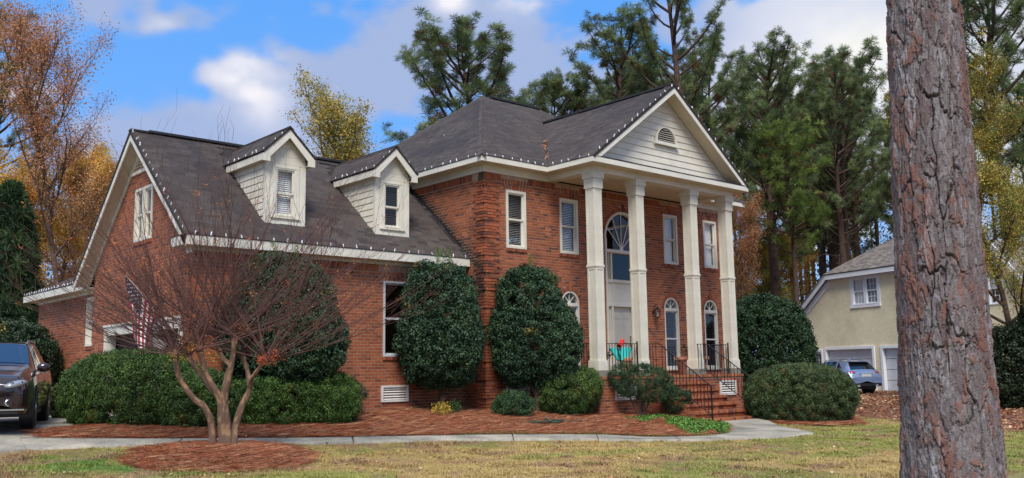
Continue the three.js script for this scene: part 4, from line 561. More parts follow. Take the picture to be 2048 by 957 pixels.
// dormers -----------------------------------------------------------
for (const [dx, blindMat, tilt, di] of [[-5.843, M.blind, 1.05, 0], [-2.71, S([0.16, 0.17, 0.18], 0.6), 0.3, 1]]) {
  const g = house, w = 1.06, z0 = -1.229, yb = roofF(z0) + 0.02, ye = 6.70, ya = 7.36, o = 0.16, zf = z0 + 0.2, rise = (ya - ye) / (w / 2 + o + 0.02), zs = (y) => -0.61 - (y - 4.506) / 0.837;
  // front: a framed face with its window opening
  const wx0 = 0.27, wx1 = 0.80, wy0 = 5.24, wy1 = 6.43;
  new Kit().poly([[dx, yb - 0.2], [dx + w, yb - 0.2], [dx + w, ye + 0.02], [dx + w / 2, ya - 0.02], [dx, ye + 0.02]], 0.1, mat4([0, 0, z0 - 0.1]), [rectP(dx + wx0, dx + wx1, wy0, wy1)]).build('dormer_face', M.cream, g);
  const tr = new Kit(); tr.box(dx - 0.012, dx + 0.1, yb - 0.05, ye - 0.05, z0 - 0.06, z0 + 0.022).box(dx + w - 0.1, dx + w + 0.012, yb - 0.05, ye - 0.05, z0 - 0.06, z0 + 0.022).box(dx + wx0 - 0.1, dx + wx0, wy0 - 0.02, wy1, z0, z0 + 0.02).box(dx + wx1, dx + wx1 + 0.1, wy0 - 0.02, wy1, z0, z0 + 0.02).box(dx + wx0 - 0.1, dx + wx1 + 0.1, wy1, wy1 + 0.09, z0, z0 + 0.024).box(dx + wx0 - 0.13, dx + wx1 + 0.13, wy0 - 0.06, wy0 - 0.02, z0, z0 + 0.05).box(dx + 0.1, dx + w - 0.1, yb - 0.05, yb + 0.06, z0, z0 + 0.018); tr.build('dormer_trim', M.creamTrim, g);
  for (const [y0, y1] of [[6.53, 6.72], [6.725, 6.92], [6.925, 7.12]]) { const hw = (y) => Math.min(w / 2 - 0.1, (ya - 0.13 - y) / rise), y2 = Math.min(y1, ya - 0.15); new Kit().poly([[dx + w / 2 - hw(y0), y0], [dx + w / 2 + hw(y0), y0], [dx + w / 2 + Math.max(0.01, hw(y2)), y2], [dx + w / 2 - Math.max(0.01, hw(y2)), y2]], 0.014, mat4([0, 0, z0])).build('siding_board', M.cream, g); }
  for (let s = 0; s < 2; s++) for (let i = 0; i < 10; i++) { const y0 = 5.05 + i * 0.168, y1 = y0 + 0.164, za = Math.max(zs(y0), zs(y1) - 0.25), x = s ? dx + w : dx, d = s ? 1 : -1; if (y0 > ye - 0.05) break; const yt = Math.min(y1, ye - 0.02), zt = zs(yt), zbq = zs(y0); if (z0 - zbq < 0.02) continue; const q = [[x + d * 0.016, y0, z0 - 0.07], [x + d * 0.016, y0, zbq], [x + d * 0.002, yt, zt], [x + d * 0.002, yt, z0 - 0.07]]; const k = new Kit(); if (s) q.reverse(); k.slab(q, 0.01).build('siding_board', M.cream, g); }
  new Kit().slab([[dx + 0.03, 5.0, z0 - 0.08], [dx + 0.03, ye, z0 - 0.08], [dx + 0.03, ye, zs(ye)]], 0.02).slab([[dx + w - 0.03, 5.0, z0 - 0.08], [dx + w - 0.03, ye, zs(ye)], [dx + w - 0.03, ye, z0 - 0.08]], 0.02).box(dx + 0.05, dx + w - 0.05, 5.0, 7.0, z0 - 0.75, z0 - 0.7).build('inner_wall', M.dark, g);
  sashWindow(g, [dx + wx0, wy0, z0 + 0.0], 0, wx1 - wx0, wy1 - wy0, { frame: 0.035, proud: 0.012, blind: 'slat', tilt, blindMat, mid: 0.47, blindTo: di ? 0.0 : 0.0 });
  // roof: two slopes running back into the main slope, bargeboards and side fascias
  const xc = dx + w / 2, half = w / 2 + o + 0.02, sl = Math.hypot(half, ya - ye + 0.035);
  const eY = ye + 0.035, rY = ya + 0.055, zE = zs(eY), zR = zs(rY);
  shingleRoof([xc - half, eY, zE], [0, 0, 1], [half, rY - eY, 0], [[0, 0], [zf - zE + 0.02, 0], [zf - zE + 0.02, sl], [zR - zE, sl]], { thick: 0.03, tint: streak(0.5) });
  shingleRoof([xc + half, eY, zf + 0.02], [0, 0, -1], [-half, rY - eY, 0], [[0, 0], [zf - zE + 0.02, 0], [zf - zR + 0.02, sl], [0, sl]], { thick: 0.03 });
  caps([xc, rY - 0.01, zR], [xc, rY - 0.01, zf], 0.12);
  const bb = new Kit(), th = 0.17; for (const s of [-1, 1]) { const q = [[xc + s * (half - 0.01), eY - 0.04], [xc, rY - 0.035], [xc, rY - 0.035 - th * 1.25], [xc + s * (half - 0.2), eY - 0.02 - th * 0.45], [xc + s * (half - 0.2), eY - 0.22], [xc + s * (half - 0.01), eY - 0.22]]; bb.poly(s < 0 ? q : q.slice().reverse(), 0.035, mat4([0, 0, zf - 0.035])); bb.box(xc + s * (half - 0.035), xc + s * (half - 0.01), eY - 0.2, eY - 0.035, zE + 0.2, zf - 0.035); }
  bb.build('bargeboard', M.creamTrim, g);
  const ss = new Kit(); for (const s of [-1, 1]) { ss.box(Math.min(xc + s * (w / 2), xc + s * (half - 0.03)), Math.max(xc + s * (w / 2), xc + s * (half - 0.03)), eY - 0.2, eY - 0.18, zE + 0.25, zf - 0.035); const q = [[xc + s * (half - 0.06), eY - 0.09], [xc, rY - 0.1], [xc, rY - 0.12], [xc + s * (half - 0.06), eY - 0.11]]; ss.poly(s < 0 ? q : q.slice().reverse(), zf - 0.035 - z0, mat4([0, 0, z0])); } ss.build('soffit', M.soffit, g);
}
instanced('shingles', brickGeo, M.shingle, shingles, house, true);
{ const mats = []; for (let i = 0; i < 8; i++) mats.push(S(shingleColor(V(0, 0, 0)), 0.93, { map: T.grain, bumpMap: T.fine, bumpScale: 0.002 })); const r = rng(8); singleShingles.forEach((b) => put('shingle', brickGeo, mats[(r() * 8) | 0], house).applyMatrix4(b.m)); }
{ const k = new Kit(), x = 1.8, y = 8.66, z = -4.1; k.cyl([x, y + 0.1, z], 0.045, 0.045, 0.5, 10).cbox([x, y, z], [0.3, 0.02, 0.3], [0, 0, 0.67]).build('vent_pipe', S([0.3, 0.32, 0.34], 0.5, { metalness: 0.5 }), house); }

// windows of the house ------------------------------------------------
const dimBlind = S([0.42, 0.45, 0.46], 0.7), darkBlind = S([0.045, 0.048, 0.055], 0.7);
upper.forEach(([x, w], i) => sashWindow(house, [x, UB, 0.0], 0, w, UT - UB, { blind: i < 2 ? 'slat' : 'shade', tilt: [0.3, 0.75][i] ?? 0, blindMat: i < 2 ? M.blind : M.drape, frame: 0.075 }));
lower.forEach(([x, w]) => archWindow(house, [x, SILL, 0.02], w, SILL, SPR, { blindMat: darkBlind }));
sashWindow(house, [-2.6, 1.84, -1.0], 0, 0.94, 1.95, { mat: S([0.55, 0.57, 0.6], 0.5), frame: 0.05 });
{ const g = [-7.669, 4.776, -4.69]; sashWindow(house, g, WIN, 0.58, 1.368, { blind: 'slat', tilt: 0.2, blindMat: dimBlind, frame: 0.07 }); sashWindow(house, [g[0], g[1], g[2] + 0.6], WIN, 0.58, 1.368, { blind: 'slat', tilt: 0.2, blindMat: dimBlind, frame: 0.07 }); }
sashWindow(house, [-7.381, 2.29, -9.0], WIN, 1.0, 1.4, { blind: 'shade', frame: 0.08, proud: 0.05 });

// entrance: door, sidelights, panel, tall window and fanlight ----------
{
  const e = sub('entrance', house, [unit.x0, 0, 0]), w = unit.x1 - unit.x0, c = w / 2, k = new Kit(), dz = -0.16, d0 = c - 0.46, d1 = c + 0.46;
  k.box(0, 0.07, PY, unit.spring, dz - 0.06, 0.03).box(w - 0.07, w, PY, unit.spring, dz - 0.06, 0.03);
  k.box(0.07, w - 0.07, 3.42, 4.08, dz - 0.02, dz + 0.04).box(0.07, w - 0.07, 3.34, 3.42, dz - 0.05, dz + 0.1).box(0.07, w - 0.07, 4.08, 4.17, dz - 0.05, dz + 0.09).box(0.07, w - 0.07, 4.99, 5.09, dz - 0.05, dz + 0.08);
  for (const x of [d0 - 0.09, d1]) k.box(x, x + 0.09, PY, 3.34, dz - 0.08, dz + 0.09); for (const x of [d0 - 0.06, d1 - 0.01]) k.box(x, x + 0.07, 4.17, 4.99, dz - 0.06, dz + 0.07);
  for (const x of [d0 - 0.03, d1 - 0.03]) k.box(x, x + 0.05, 3.46, 4.04, dz + 0.04, dz + 0.05);
  for (const [a, b] of [[0.07, d0 - 0.09], [d1 + 0.09, w - 0.07]]) k.box(a, b, PY, 1.75, dz - 0.05, dz + 0.02).box(a, a + 0.05, 1.75, 3.3, dz - 0.05, dz + 0.03).box(b - 0.05, b, 1.75, 3.3, dz - 0.05, dz + 0.03).box(a, b, 3.25, 3.34, dz - 0.05, dz + 0.03).box(a, a + 0.03, 4.17, 4.99, dz - 0.05, dz + 0.03).box(b - 0.03, b, 4.17, 4.99, dz - 0.05, dz + 0.03);
  const R = UR, ring = new THREE.Shape(arcPath(0, w, 5.0, unit.spring, R).getPoints(24)); ring.holes.push(new THREE.Path(arcPath(0.075, w - 0.075, 5.09, unit.spring, R - 0.075).getPoints(24))); k.add(new THREE.ExtrudeGeometry(ring, { depth: 0.12, bevelEnabled: false }).translate(0, 0, dz + 0.04));
  k.build('casing', M.creamTrim, e);
  const f = new Kit(); for (let i = 1; i < 6; i++) { const a = (Math.PI * i) / 6, r = R - 0.08; f.bar([c, 5.13, dz + 0.06], [c + Math.cos(a) * r, Math.max(5.13, unit.spring - 0.0 + Math.sin(a) * r), dz + 0.06], 0.022, 0.025); } f.add(new THREE.CylinderGeometry(0.085, 0.085, 0.035, 16, 1, false, 0, Math.PI * 2).rotateX(Math.PI / 2).translate(c, 5.12, dz + 0.06)); f.build('fanlight_bars', M.white, e);
  const pane = (a, b, y0, y1) => new Kit().quad([a, y0, dz], [b, y0, dz], [b, y1, dz], [a, y1, dz]).build('pane', M.glass, e);
  const fp = arcPath(0.075, w - 0.075, 5.09, unit.spring, R - 0.075).getPoints(18); new Kit().add(new THREE.ShapeGeometry(new THREE.Shape(fp)).translate(0, 0, dz + 0.045)).build('pane', M.glass, e);
  pane(0.07, d0 - 0.06, 4.17, 4.99); pane(d0 + 0.01, d1 - 0.01, 4.17, 4.99); pane(d1 + 0.06, w - 0.07, 4.17, 4.99); pane(0.12, d0 - 0.14, 1.75, 3.25); pane(d1 + 0.14, w - 0.12, 1.75, 3.25);
  const door = new Kit(); door.box(d0 + 0.005, d1 - 0.005, PY + 0.02, 3.33, dz - 0.075, dz - 0.03); door.build('door', M.doorPaint, e);
  const pn = new Kit(); for (const [x0, x1] of [[d0 + 0.1, c - 0.05], [c + 0.05, d1 - 0.1]]) for (const [y0, y1] of [[1.5, 2.1], [2.2, 2.86], [2.96, 3.2]]) pn.box(x0, x1, y0, y1, dz - 0.03, dz - 0.022).box(x0 + 0.04, x1 - 0.04, y0 + 0.04, y1 - 0.04, dz - 0.022, dz - 0.012); pn.build('door_panels', M.doorPaint, e);
  new Kit().box(d1 - 0.1, d1 - 0.05, 2.1, 2.36, dz - 0.03, dz - 0.015).ball([d1 - 0.075, 2.18, dz + 0.03], 0.03).cyl([d1 - 0.075, 2.42, dz - 0.01], 0.028, 0.028, 0.03, 12, [Math.PI / 2, 0, 0]).build('door_handle', M.brass, e);
}
// iron railings ----------------------------------------------------------
function guard(a, b, h, post) { // a level or sloping run of balusters between two feet
  const g = sub('railing', house), A = V(...a), B = V(...b), L = Math.hypot(B.x - A.x, B.z - A.z), n = Math.max(2, Math.round(L / 0.115)), up = (t, y) => [mix(A.x, B.x, t), mix(A.y, B.y, t) + y, mix(A.z, B.z, t)];
  new Kit().bar(up(0, h), up(1, h), 0.038, 0.016).build('top_rail', M.iron, g); new Kit().bar(up(0, 0.1), up(1, 0.1), 0.026, 0.014).build('bottom_rail', M.iron, g);
  for (let i = 1; i < n; i++) new Kit().bar(up(i / n, 0.1), up(i / n, h), 0.0135).build('baluster', M.iron, g);
  for (const t of post || []) new Kit().bar(up(t, -0.02), up(t, h + 0.03), 0.03).ball(up(t, h + 0.045), 0.026).build('post', M.iron, g);
  return g;
}
const RZp = 1.70;
guard([2.77, PY, RZp], [4.17, PY, RZp], 0.9, [1]); guard([7.07, PY, RZp], [8.5, PY, RZp], 0.9, [1]); guard([2.5, PY, 0.05], [2.5, PY, 1.45], 0.9, [0]); guard([8.8, PY, 0.05], [8.8, PY, 1.45], 0.9, []);
for (const x of [SX0 + 0.06, SX1 - 0.06]) { guard([x, PY, 1.62], [x, PY, 2.16], 0.9, x > 6 ? [0] : []); guard([x, PY, 2.16], [x, 0.06, 3.9], 0.9, []); const g = house.children[house.children.length - 1]; new Kit().bar([x, -0.12, 3.9], [x, 0.97, 3.9], 0.032).add(new THREE.TorusGeometry(0.045, 0.012, 6, 14).rotateY(Math.PI / 2).translate(x, 0.93, 3.95)).build('post', M.iron, g); }

// wall lantern, porch pots and ornament, flag --------------------------------
{
  const t = thing('wall_lantern', 'black iron wall lantern between the front door and the arched window', 'lantern', [6.93, 3.02, 0.02]);
  new Kit().lathe([[0, 0.03], [0.04, 0.03], [0.055, 0], [0, 0]], [0, 0.2, 0.03], 12, [Math.PI / 2, 0, 0]).tube([[0, 0.2, 0.02], [0, 0.34, 0.07], [0, 0.42, 0.14], [0, 0.4, 0.2], [0, 0.35, 0.2]], 0.012).build('bracket', M.iron, t);
  const lan = new Kit().lathe([[0.015, 0.36], [0.03, 0.33], [0.1, 0.27], [0.105, 0.25]], [0, 0, 0.2], 6).lathe([[0.0, -0.03], [0.03, 0.0], [0.075, 0.02], [0.075, 0.035]], [0, 0, 0.2], 6); for (let i = 0; i < 6; i++) { const a = (i / 6) * 6.283; lan.bar([Math.sin(a) * 0.072, 0.03, 0.2 + Math.cos(a) * 0.072], [Math.sin(a) * 0.092, 0.26, 0.2 + Math.cos(a) * 0.092], 0.012); } lan.build('cage', M.iron, t);
  new Kit().lathe([[0.066, 0.035], [0.083, 0.25]], [0, 0, 0.2], 6).build('glass', M.glass, t); new Kit().cyl([0, 0.1, 0.2], 0.015, 0.015, 0.12, 8).build('candle', M.white, t);
}
function potPlant(name, label, p, seed, n, h, col) { const r = rng(seed), t = thing(name, label, 'plant', p), l = [], k = new Kit(); for (let i = 0; i < n; i++) { const a = r() * 6.3, q = h * (0.3 + 0.5 * r()), y = h * (0.4 + 0.6 * r()); const e = [Math.cos(a) * q, y, Math.sin(a) * q]; if (i % 3 === 0) k.tube([[0, -0.02, 0], [e[0] * 0.4, y * 0.7, e[2] * 0.4], e], 0.006, 0.003, 4); const s = 0.5 + 0.6 * r(), v = 0.6 + 0.8 * r(); l.push({ m: mat4(e, [r() * 6, r() * 6, r() * 6], [s, s, s]), c: col.map((c) => c * v) }); } k.build('stems', S([0.1, 0.07, 0.03], 0.9), t); instanced('foliage', G.sprig, M.leaf, l, t, true); return t; }
// pots stand on the porch floor
{
  const tp = thing('terracotta_planter', 'square terracotta planter box on the porch by the right-hand arched window', 'planter', [7.35, 1.235, 1.15]);
  const k = new Kit(), s = 0.34; k.add(new THREE.CylinderGeometry(s * 1.414, s * 1.2, 0.5, 4, 1).rotateY(Math.PI / 4).translate(0, 0.25, 0)); k.build('pot', S([0.55, 0.27, 0.19], 0.85, { map: T.grain }), tp);
  const rim = new Kit(); rim.box(-s - 0.04, s + 0.04, 0.46, 0.55, s - 0.03, s + 0.04).box(-s - 0.04, s + 0.04, 0.46, 0.55, -s - 0.04, -s + 0.03).box(-s - 0.04, -s + 0.03, 0.46, 0.55, -s + 0.03, s - 0.03).box(s - 0.03, s + 0.04, 0.46, 0.55, -s + 0.03, s - 0.03).box(-s, s, 0.2, 0.3, s * 0.88, s * 0.95).build('rim', S([0.58, 0.29, 0.2], 0.85, { map: T.grain }), tp);
  new Kit().box(-s + 0.02, s - 0.02, 0.4, 0.48, -s + 0.02, s - 0.02).build('soil', S([0.04, 0.03, 0.02], 1), tp);
  potPlant('potted_plant', 'leafy dark green plant growing in the square terracotta planter', [7.35, 1.7, 1.15], 41, 46, 0.42, [0.05, 0.075, 0.03]);
  const gp = thing('ceramic_planter', 'blue and white glazed pot on the porch just right of the first column', 'planter', [2.98, 1.235, 1.36]);
  new Kit().lathe([[0.1, 0], [0.13, 0.01], [0.17, 0.14], [0.19, 0.3], [0.205, 0.34], [0.19, 0.35], [0.16, 0.3]], [0, 0, 0], 18).build('pot', S([1, 1, 1], 0.25, { map: tex(128, (u, v) => { const n = wrapN(u, v, 10, 50, 3); return n > 0.52 ? [70, 76, 120] : [200, 200, 205]; }, { srgb: true, rep: 2.2 }) }), gp); new Kit().cyl([0, 0.29, 0], 0.17, 0.17, 0.02, 14).build('soil', S([0.04, 0.03, 0.02], 1), gp);
  potPlant('potted_plant', 'bushy reddish green plant growing in the blue and white pot', [3.0, 1.55, 1.36], 42, 60, 0.4, [0.07, 0.075, 0.04]);
  const tp2 = thing('terracotta_pot', 'tall plain terracotta pot standing beside the front door', 'pot', [4.55, 1.235, 0.95]); new Kit().lathe([[0.12, 0], [0.15, 0], [0.2, 0.42], [0.23, 0.43], [0.23, 0.52], [0.2, 0.52], [0.16, 0.44]], [0, 0, 0], 18).build('pot', S([0.6, 0.27, 0.17], 0.85, { map: T.grain }), tp2);
  // the bright ornament behind the balusters
  const o = thing('porch_ornament', 'turquoise fan-shaped cloth ornament with a red top behind the porch railing', 'ornament', [4.3, 1.62, 0.95]), q = new Kit();
  const side = (pts, m) => q.add(new THREE.ExtrudeGeometry(new THREE.Shape(pts.map((p) => new THREE.Vector2(...p))), { depth: 0.05, bevelEnabled: true, bevelSize: 0.01, bevelThickness: 0.01, bevelSegments: 1 }), m);
  side([[-0.34, 0.42], [0.36, 0.42], [0.18, 0.08], [-0.1, 0.06]], mat4([0, 0, 0], [0, -0.5, 0])); q.build('cloth', S([0.05, 0.62, 0.6], 0.6), o);
  const g1 = new Kit(); g1.bar([-0.31, 0.44, 0.16], [-0.06, 0.06, 0.05], 0.05, 0.02).build('green_edge', S([0.05, 0.42, 0.25], 0.6), o); const g2 = new Kit(); g2.bar([0.32, 0.42, -0.1], [0.16, 0.1, -0.02], 0.04, 0.02).build('pink_edge', S([0.65, 0.3, 0.33], 0.6), o);
  new Kit().tube([[-0.14, 0.46, 0.06], [-0.04, 0.5, 0.02], [0.1, 0.56, -0.04], [0.16, 0.6, -0.08]], 0.07, 0.06, 10).add(new THREE.TorusGeometry(0.055, 0.022, 8, 16).rotateY(-0.5).translate(0.19, 0.61, -0.09)).build('red_top', S([0.75, 0.03, 0.03], 0.5), o); new Kit().cyl([0, -0.15, 0], 0.012, 0.012, 0.5, 8).cyl([0, -0.37, 0], 0.13, 0.14, 0.03, 14).build('stand', M.iron, o);
}
{ // the flag on a short slanted pole
  const f = thing('flag_pole', 'short white flag pole slanting from the brick wall beside the garage door', 'flag pole', [-7.67, 2.85, -2.75]);
  new Kit().tube([[0, 0, 0], [-0.86, 0.86, 0.12]], 0.014, 0.011, 8).ball([-0.87, 0.87, 0.12], 0.025).build('pole', M.white, f); new Kit().cbox([-0.01, 0.0, 0], [0.03, 0.13, 0.06]).build('bracket', M.iron, f);
  const c = document.createElement('canvas'); c.width = 494; c.height = 260; const x = c.getContext('2d'); for (let i = 0; i < 13; i++) { x.fillStyle = i % 2 ? '#e6e3e6' : '#a3133a'; x.fillRect(0, i * 20, 494, 20); } x.fillStyle = '#1d2340'; x.fillRect(0, 0, 198, 140); x.fillStyle = '#f0f0f4';
  for (let r = 0; r < 9; r++) for (let k = 0; k < (r % 2 ? 5 : 6); k++) { const px = 16.5 + k * 33 + (r % 2 ? 16.5 : 0), py = 14 + r * 14; x.beginPath(); for (let i = 0; i < 10; i++) { const a = -Math.PI / 2 + (i * Math.PI) / 5, q = i % 2 ? 2.9 : 7; x.lineTo(px + Math.cos(a) * q, py + Math.sin(a) * q); } x.fill(); }
  const t = new THREE.CanvasTexture(c); t.colorSpace = THREE.SRGBColorSpace;
  // hoist along the pole from its tip; cloth hangs in folds from it
  const fl = thing('flag', 'striped red and white flag with a starred blue corner hanging from the slanted pole', 'flag', [-7.67, 2.85, -2.75]);
  put('cloth', grid(26, 34, (u, v) => { // u along the fly, v along the hoist from the tip inwards
    const h = 1 - 0.86 * v, bx = -0.86 * h, by = 0.86 * h, bz = 0.12 * h, L = 1.42 * u, gather = 1 - 0.42 * step(0, 0.8, u), fold = Math.sin(v * 9 + u * 1.2) * 0.075 * step(0.02, 0.5, u);
    const xx = bx + (mix(-0.5, bx, gather) - bx) + 0.0, drop = L * (0.93 - 0.12 * v); return [xx - 0.04 * u, by - drop + (0.42 - by) * 0.18 * u, bz + fold + 0.05 * u + 0.28 * (v - 0.5) * (0.35 - 0.5 * u) + 0.12 * u * u, u, 1 - v]; }), new THREE.MeshStandardMaterial({ map: t, side: THREE.DoubleSide, roughness: 0.85 }), fl);
}
// strings of white bulbs clipped along the roof edges -------------------------
{
  const bulbG = new Kit().lathe([[0.0, 0.1], [0.012, 0.085], [0.024, 0.055], [0.022, 0.03], [0.014, 0.0], [0, 0]], [0, 0.02, 0], 8).box(-0.017, 0.017, -0.012, 0.03, -0.02, 0.02).geo();
  const string = (label, pts, n, o = {}) => { const P = pts.map((p) => V(...p)), t = thing('light_string', label, 'string lights', [0, 0, 0], 0, o.group), curve = new THREE.CurvePath(); for (let i = 0; i < P.length - 1; i++) curve.add(new THREE.LineCurve3(P[i], P[i + 1])); new Kit().tube(P.map((p) => [p.x, p.y - 0.004, p.z]), 0.006, 0.006, 4).build('cord', M.cordDark, t); const r = rng(n * 7 + (o.seed ?? 1)); for (let i = 0; i < n; i++) { const p = curve.getPoint(clamp((i + 0.5 + 0.4 * (r() - 0.5)) / n)), m = put('bulb', bulbG, M.bulb, t); m.position.copy(p); m.scale.setScalar(0.52 + 0.2 * r()); m.rotation.set((r() - 0.5) * 0.9 + (o.rx ?? 0), r() * 3, (r() - 0.5) * 0.9 + (o.rz ?? 0)); } return t; };
  const y = 7.215;
  string('white bulbs clipped along the long eave of the garage wing below the dormers', [[-8.0, 4.525, -0.6], [-0.03, 4.525, -0.6]], 21);
  string('white bulbs clipped down the front rake of the garage gable', [[-8.02, 7.58, -4.2], [-8.02, 4.55, -0.62]], 15, { rx: 0.7 });
  string('white bulbs clipped down the rear rake of the garage gable', [[-8.02, 5.6, -6.56], [-8.02, 4.12, -8.25]], 8, { rx: -0.6 });
  string('closely spaced white bulbs along the low rear eave left of the gable', [[-7.77, 4.1, -14.4], [-7.77, 4.1, -8.5]], 22);
  [-5.843, -2.71].forEach((dx, i) => { const x0 = dx - 0.18, eY = 6.735, zE = -0.61 - (eY - 4.506) / 0.837, wh = ['pale window blind', 'tree reflection'][i]; string(['white bulbs along the side eave of the dormer nearer the garage gable', 'white bulbs along the side eave of the dormer nearer the tall block'][i], [[x0 + 0.01, eY + 0.02, zE + 0.1], [x0 + 0.01, eY + 0.02, -1.05], [dx + 0.45, eY + 0.61, -1.03]], 9); string(['white bulbs down the short far rake of the dormer nearer the garage gable', 'white bulbs down the short far rake of the dormer nearer the tall block'][i], [[dx + 0.62, eY + 0.6, -1.03], [dx + 1.24, eY + 0.02, -1.03]], i ? 3 : 2); });
  string('white bulbs along the left side eave of the tall main block', [[-0.406, y, -9], [-0.406, y, 0.38]], 24);
  string('white bulbs along the front eave between the corner and the portico', [[-0.39, y, 0.4], [2.02, y, 0.4]], 8);
  string('white bulbs along the side eave of the portico', [[2.03, y, 0.42], [2.03, y, 2.15]], 5);
  string('white bulbs climbing the left rake of the pediment', [[2.15, 7.32, 2.23], [5.64, 9.9, 2.23]], 13);
  string('white bulbs descending the right rake of the pediment', [[5.7, 9.9, 2.23], [9.25, 7.28, 2.23]], 12, { rz: -0.5 });
}
{ // a coiled garden hose lying on the straw
  const t = thing('garden_hose', 'dark green garden hose lying coiled on the mulch before the clipped shrubs', 'hose', [-0.18, 0.17, 2.45]), p = [], r = rng(6); for (let i = 0; i < 90; i++) { const a = i * 0.33, q = 0.34 + 0.09 * Math.sin(i * 1.7) + 0.05 * r(); p.push([Math.cos(a) * q * 1.25, 0.015 + 0.03 * (i / 90) + 0.02 * r(), Math.sin(a) * q * 0.75]); } p.push([0.75, 0.02, 0.2], [1.0, 0.02, 0.3]);
  put('coil', taper(new THREE.CatmullRomCurve3(p.map((q) => V(...q))).getPoints(360), () => 0.012, 6), S([0.02, 0.06, 0.035], 0.5), t); new Kit().cyl([0.15, 0.08, -0.12], 0.018, 0.022, 0.14, 8, [1.2, 0.4, 0]).build('nozzle', M.chrome, t);
}

// ---------------------------------------------------------------- neighbouring house
{
  const n = thing('neighbour_house', 'cream stucco house with clipped gable, garage doors and grey shingle roof behind the pine trunk', 'house', [30.36, 0.1, -4.16], Math.atan2(-0.95, -0.31));
  const st = M.stucco, gp = [[-6.09, -0.3], [3.9, -0.3], [3.9, 4.0], [1.35, 6.12], [-3.55, 6.12], [-6.09, 4.0]];
  new Kit().poly(gp, 0.3, mat4([0, 0, -0.3]), [rectP(-2.02, -0.1, 4.5, 6.0), rectP(-4.23, -0.79, 0, 2.22), rectP(-0.11, 3.2, 0, 2.2), rectP(-5.6, -4.56, 0, 2.16)]).build('wall', st, n);
  new Kit().box(-6.09, -5.85, -0.3, 4, -12, -0.3).box(3.66, 3.9, -0.3, 4, -12, -0.3).box(-5.85, 3.66, -0.3, 4, -12.2, -12).box(-5.8, 3.6, 2.6, 2.7, -12, -0.35).build('wall', st, n);
  const dm = S([0.72, 0.78, 0.85], 0.5, { map: T.paint }), wm = S([0.76, 0.8, 0.86], 0.5);
  for (const [a, b, t] of [[-4.23, -0.79, 2.22], [-0.11, 3.2, 2.2]]) { const d = sub('garage_door', n); new Kit().box(a - 0.13, a + 0.02, 0, t + 0.12, -0.15, 0.05).box(b - 0.02, b + 0.13, 0, t + 0.12, -0.15, 0.05).box(a + 0.02, b - 0.02, t - 0.02, t + 0.12, -0.15, 0.05).build('frame', wm, d); for (let i = 0; i < 4; i++) new Kit().box(a + 0.02, b - 0.02, (i * t) / 4 + 0.01, ((i + 1) * t) / 4 - 0.015, -0.22, -0.18).build('panel', dm, d); }
  { const d = sub('side_door', n); new Kit().box(-5.66, -5.54, 0, 2.24, -0.15, 0.04).box(-4.62, -4.5, 0, 2.24, -0.15, 0.04).box(-5.54, -4.62, 2.12, 2.24, -0.15, 0.04).build('frame', wm, d); const k = new Kit(); k.box(-5.54, -4.62, 0, 1.0, -0.14, -0.1).box(-5.54, -5.4, 1.0, 2.12, -0.14, -0.1).box(-4.76, -4.62, 1.0, 2.12, -0.14, -0.1).box(-5.4, -4.76, 2.0, 2.12, -0.14, -0.1); for (const x of [-5.19, -4.97]) k.box(x - 0.015, x + 0.015, 1.0, 2.0, -0.14, -0.1); for (const y of [1.33, 1.66]) k.box(-5.4, -4.76, y - 0.015, y + 0.015, -0.138, -0.102); k.build('door', dm, d); new Kit().quad([-5.4, 1, -0.13], [-4.76, 1, -0.13], [-4.76, 2, -0.13], [-5.4, 2, -0.13]).build('pane', M.glass, d); }
  for (const x of [-1.98, -1.04]) sashWindow(n, [x, 4.52, 0], 0, 0.9, 1.46, { mat: wm, frame: 0.07, bars: [3, 2], blind: x < -1.5 ? 'shade' : 'slat', blindMat: x < -1.5 ? M.drape : M.blind, tilt: 0.6, blindTo: x < -1.5 ? 0.03 : 0.03 });
  new Kit().box(-2.12, 0.0, 4.38, 4.5, 0, 0.06).box(-2.12, -1.99, 4.5, 6.05, 0, 0.03).box(-0.13, 0.0, 4.5, 6.05, 0, 0.03).build('window_trim', wm, n);
  const tr = new Kit(), sof = new Kit(); const rake = (a, b, z0, z1, h) => tr.add(new THREE.ExtrudeGeometry(new THREE.Shape([[a[0], a[1]], [b[0], b[1]], [b[0], b[1] - h], [a[0], a[1] - h]].map((p) => new THREE.Vector2(...p))), { depth: z1 - z0, bevelEnabled: false }).translate(0, 0, z0));
  rake([-6.6, 4.02], [-3.68, 6.3], 0.28, 0.34, 0.3); rake([-3.68, 6.3], [1.48, 6.3], 0.281, 0.341, 0.24); rake([1.48, 6.3], [4.4, 4.02], 0.28, 0.34, 0.3); rake([-6.3, 4.02], [-3.6, 6.13], 0.0, 0.08, 0.35); rake([1.4, 6.13], [4.1, 4.02], 0.0, 0.08, 0.35); tr.box(-3.6, 1.4, 5.98, 6.13, 0.001, 0.07);
  tr.box(-6.65, -6.0, 3.62, 3.8, -11, 0.36).box(3.85, 4.45, 3.62, 3.8, -11, 0.36).box(-6.13, -5.95, 0, 3.62, 0, 0.04).build('trim', wm, n); sof.slab([[-6.6, 3.95, 0.28], [-6.6, 3.95, 0], [-3.68, 6.22, 0], [-3.68, 6.22, 0.28]], 0.03).slab([[1.48, 6.22, 0.28], [1.48, 6.22, 0], [4.4, 3.95, 0], [4.4, 3.95, 0.28]], 0.03).build('soffit', wm, n);
  new Kit().tube([[-6.5, 3.6, 0.2], [-6.3, 3.3, 0.15], [-6.2, 3.1, 0.12], [-6.2, 0.1, 0.12]], 0.055, 0.055, 8).build('downpipe', wm, n);
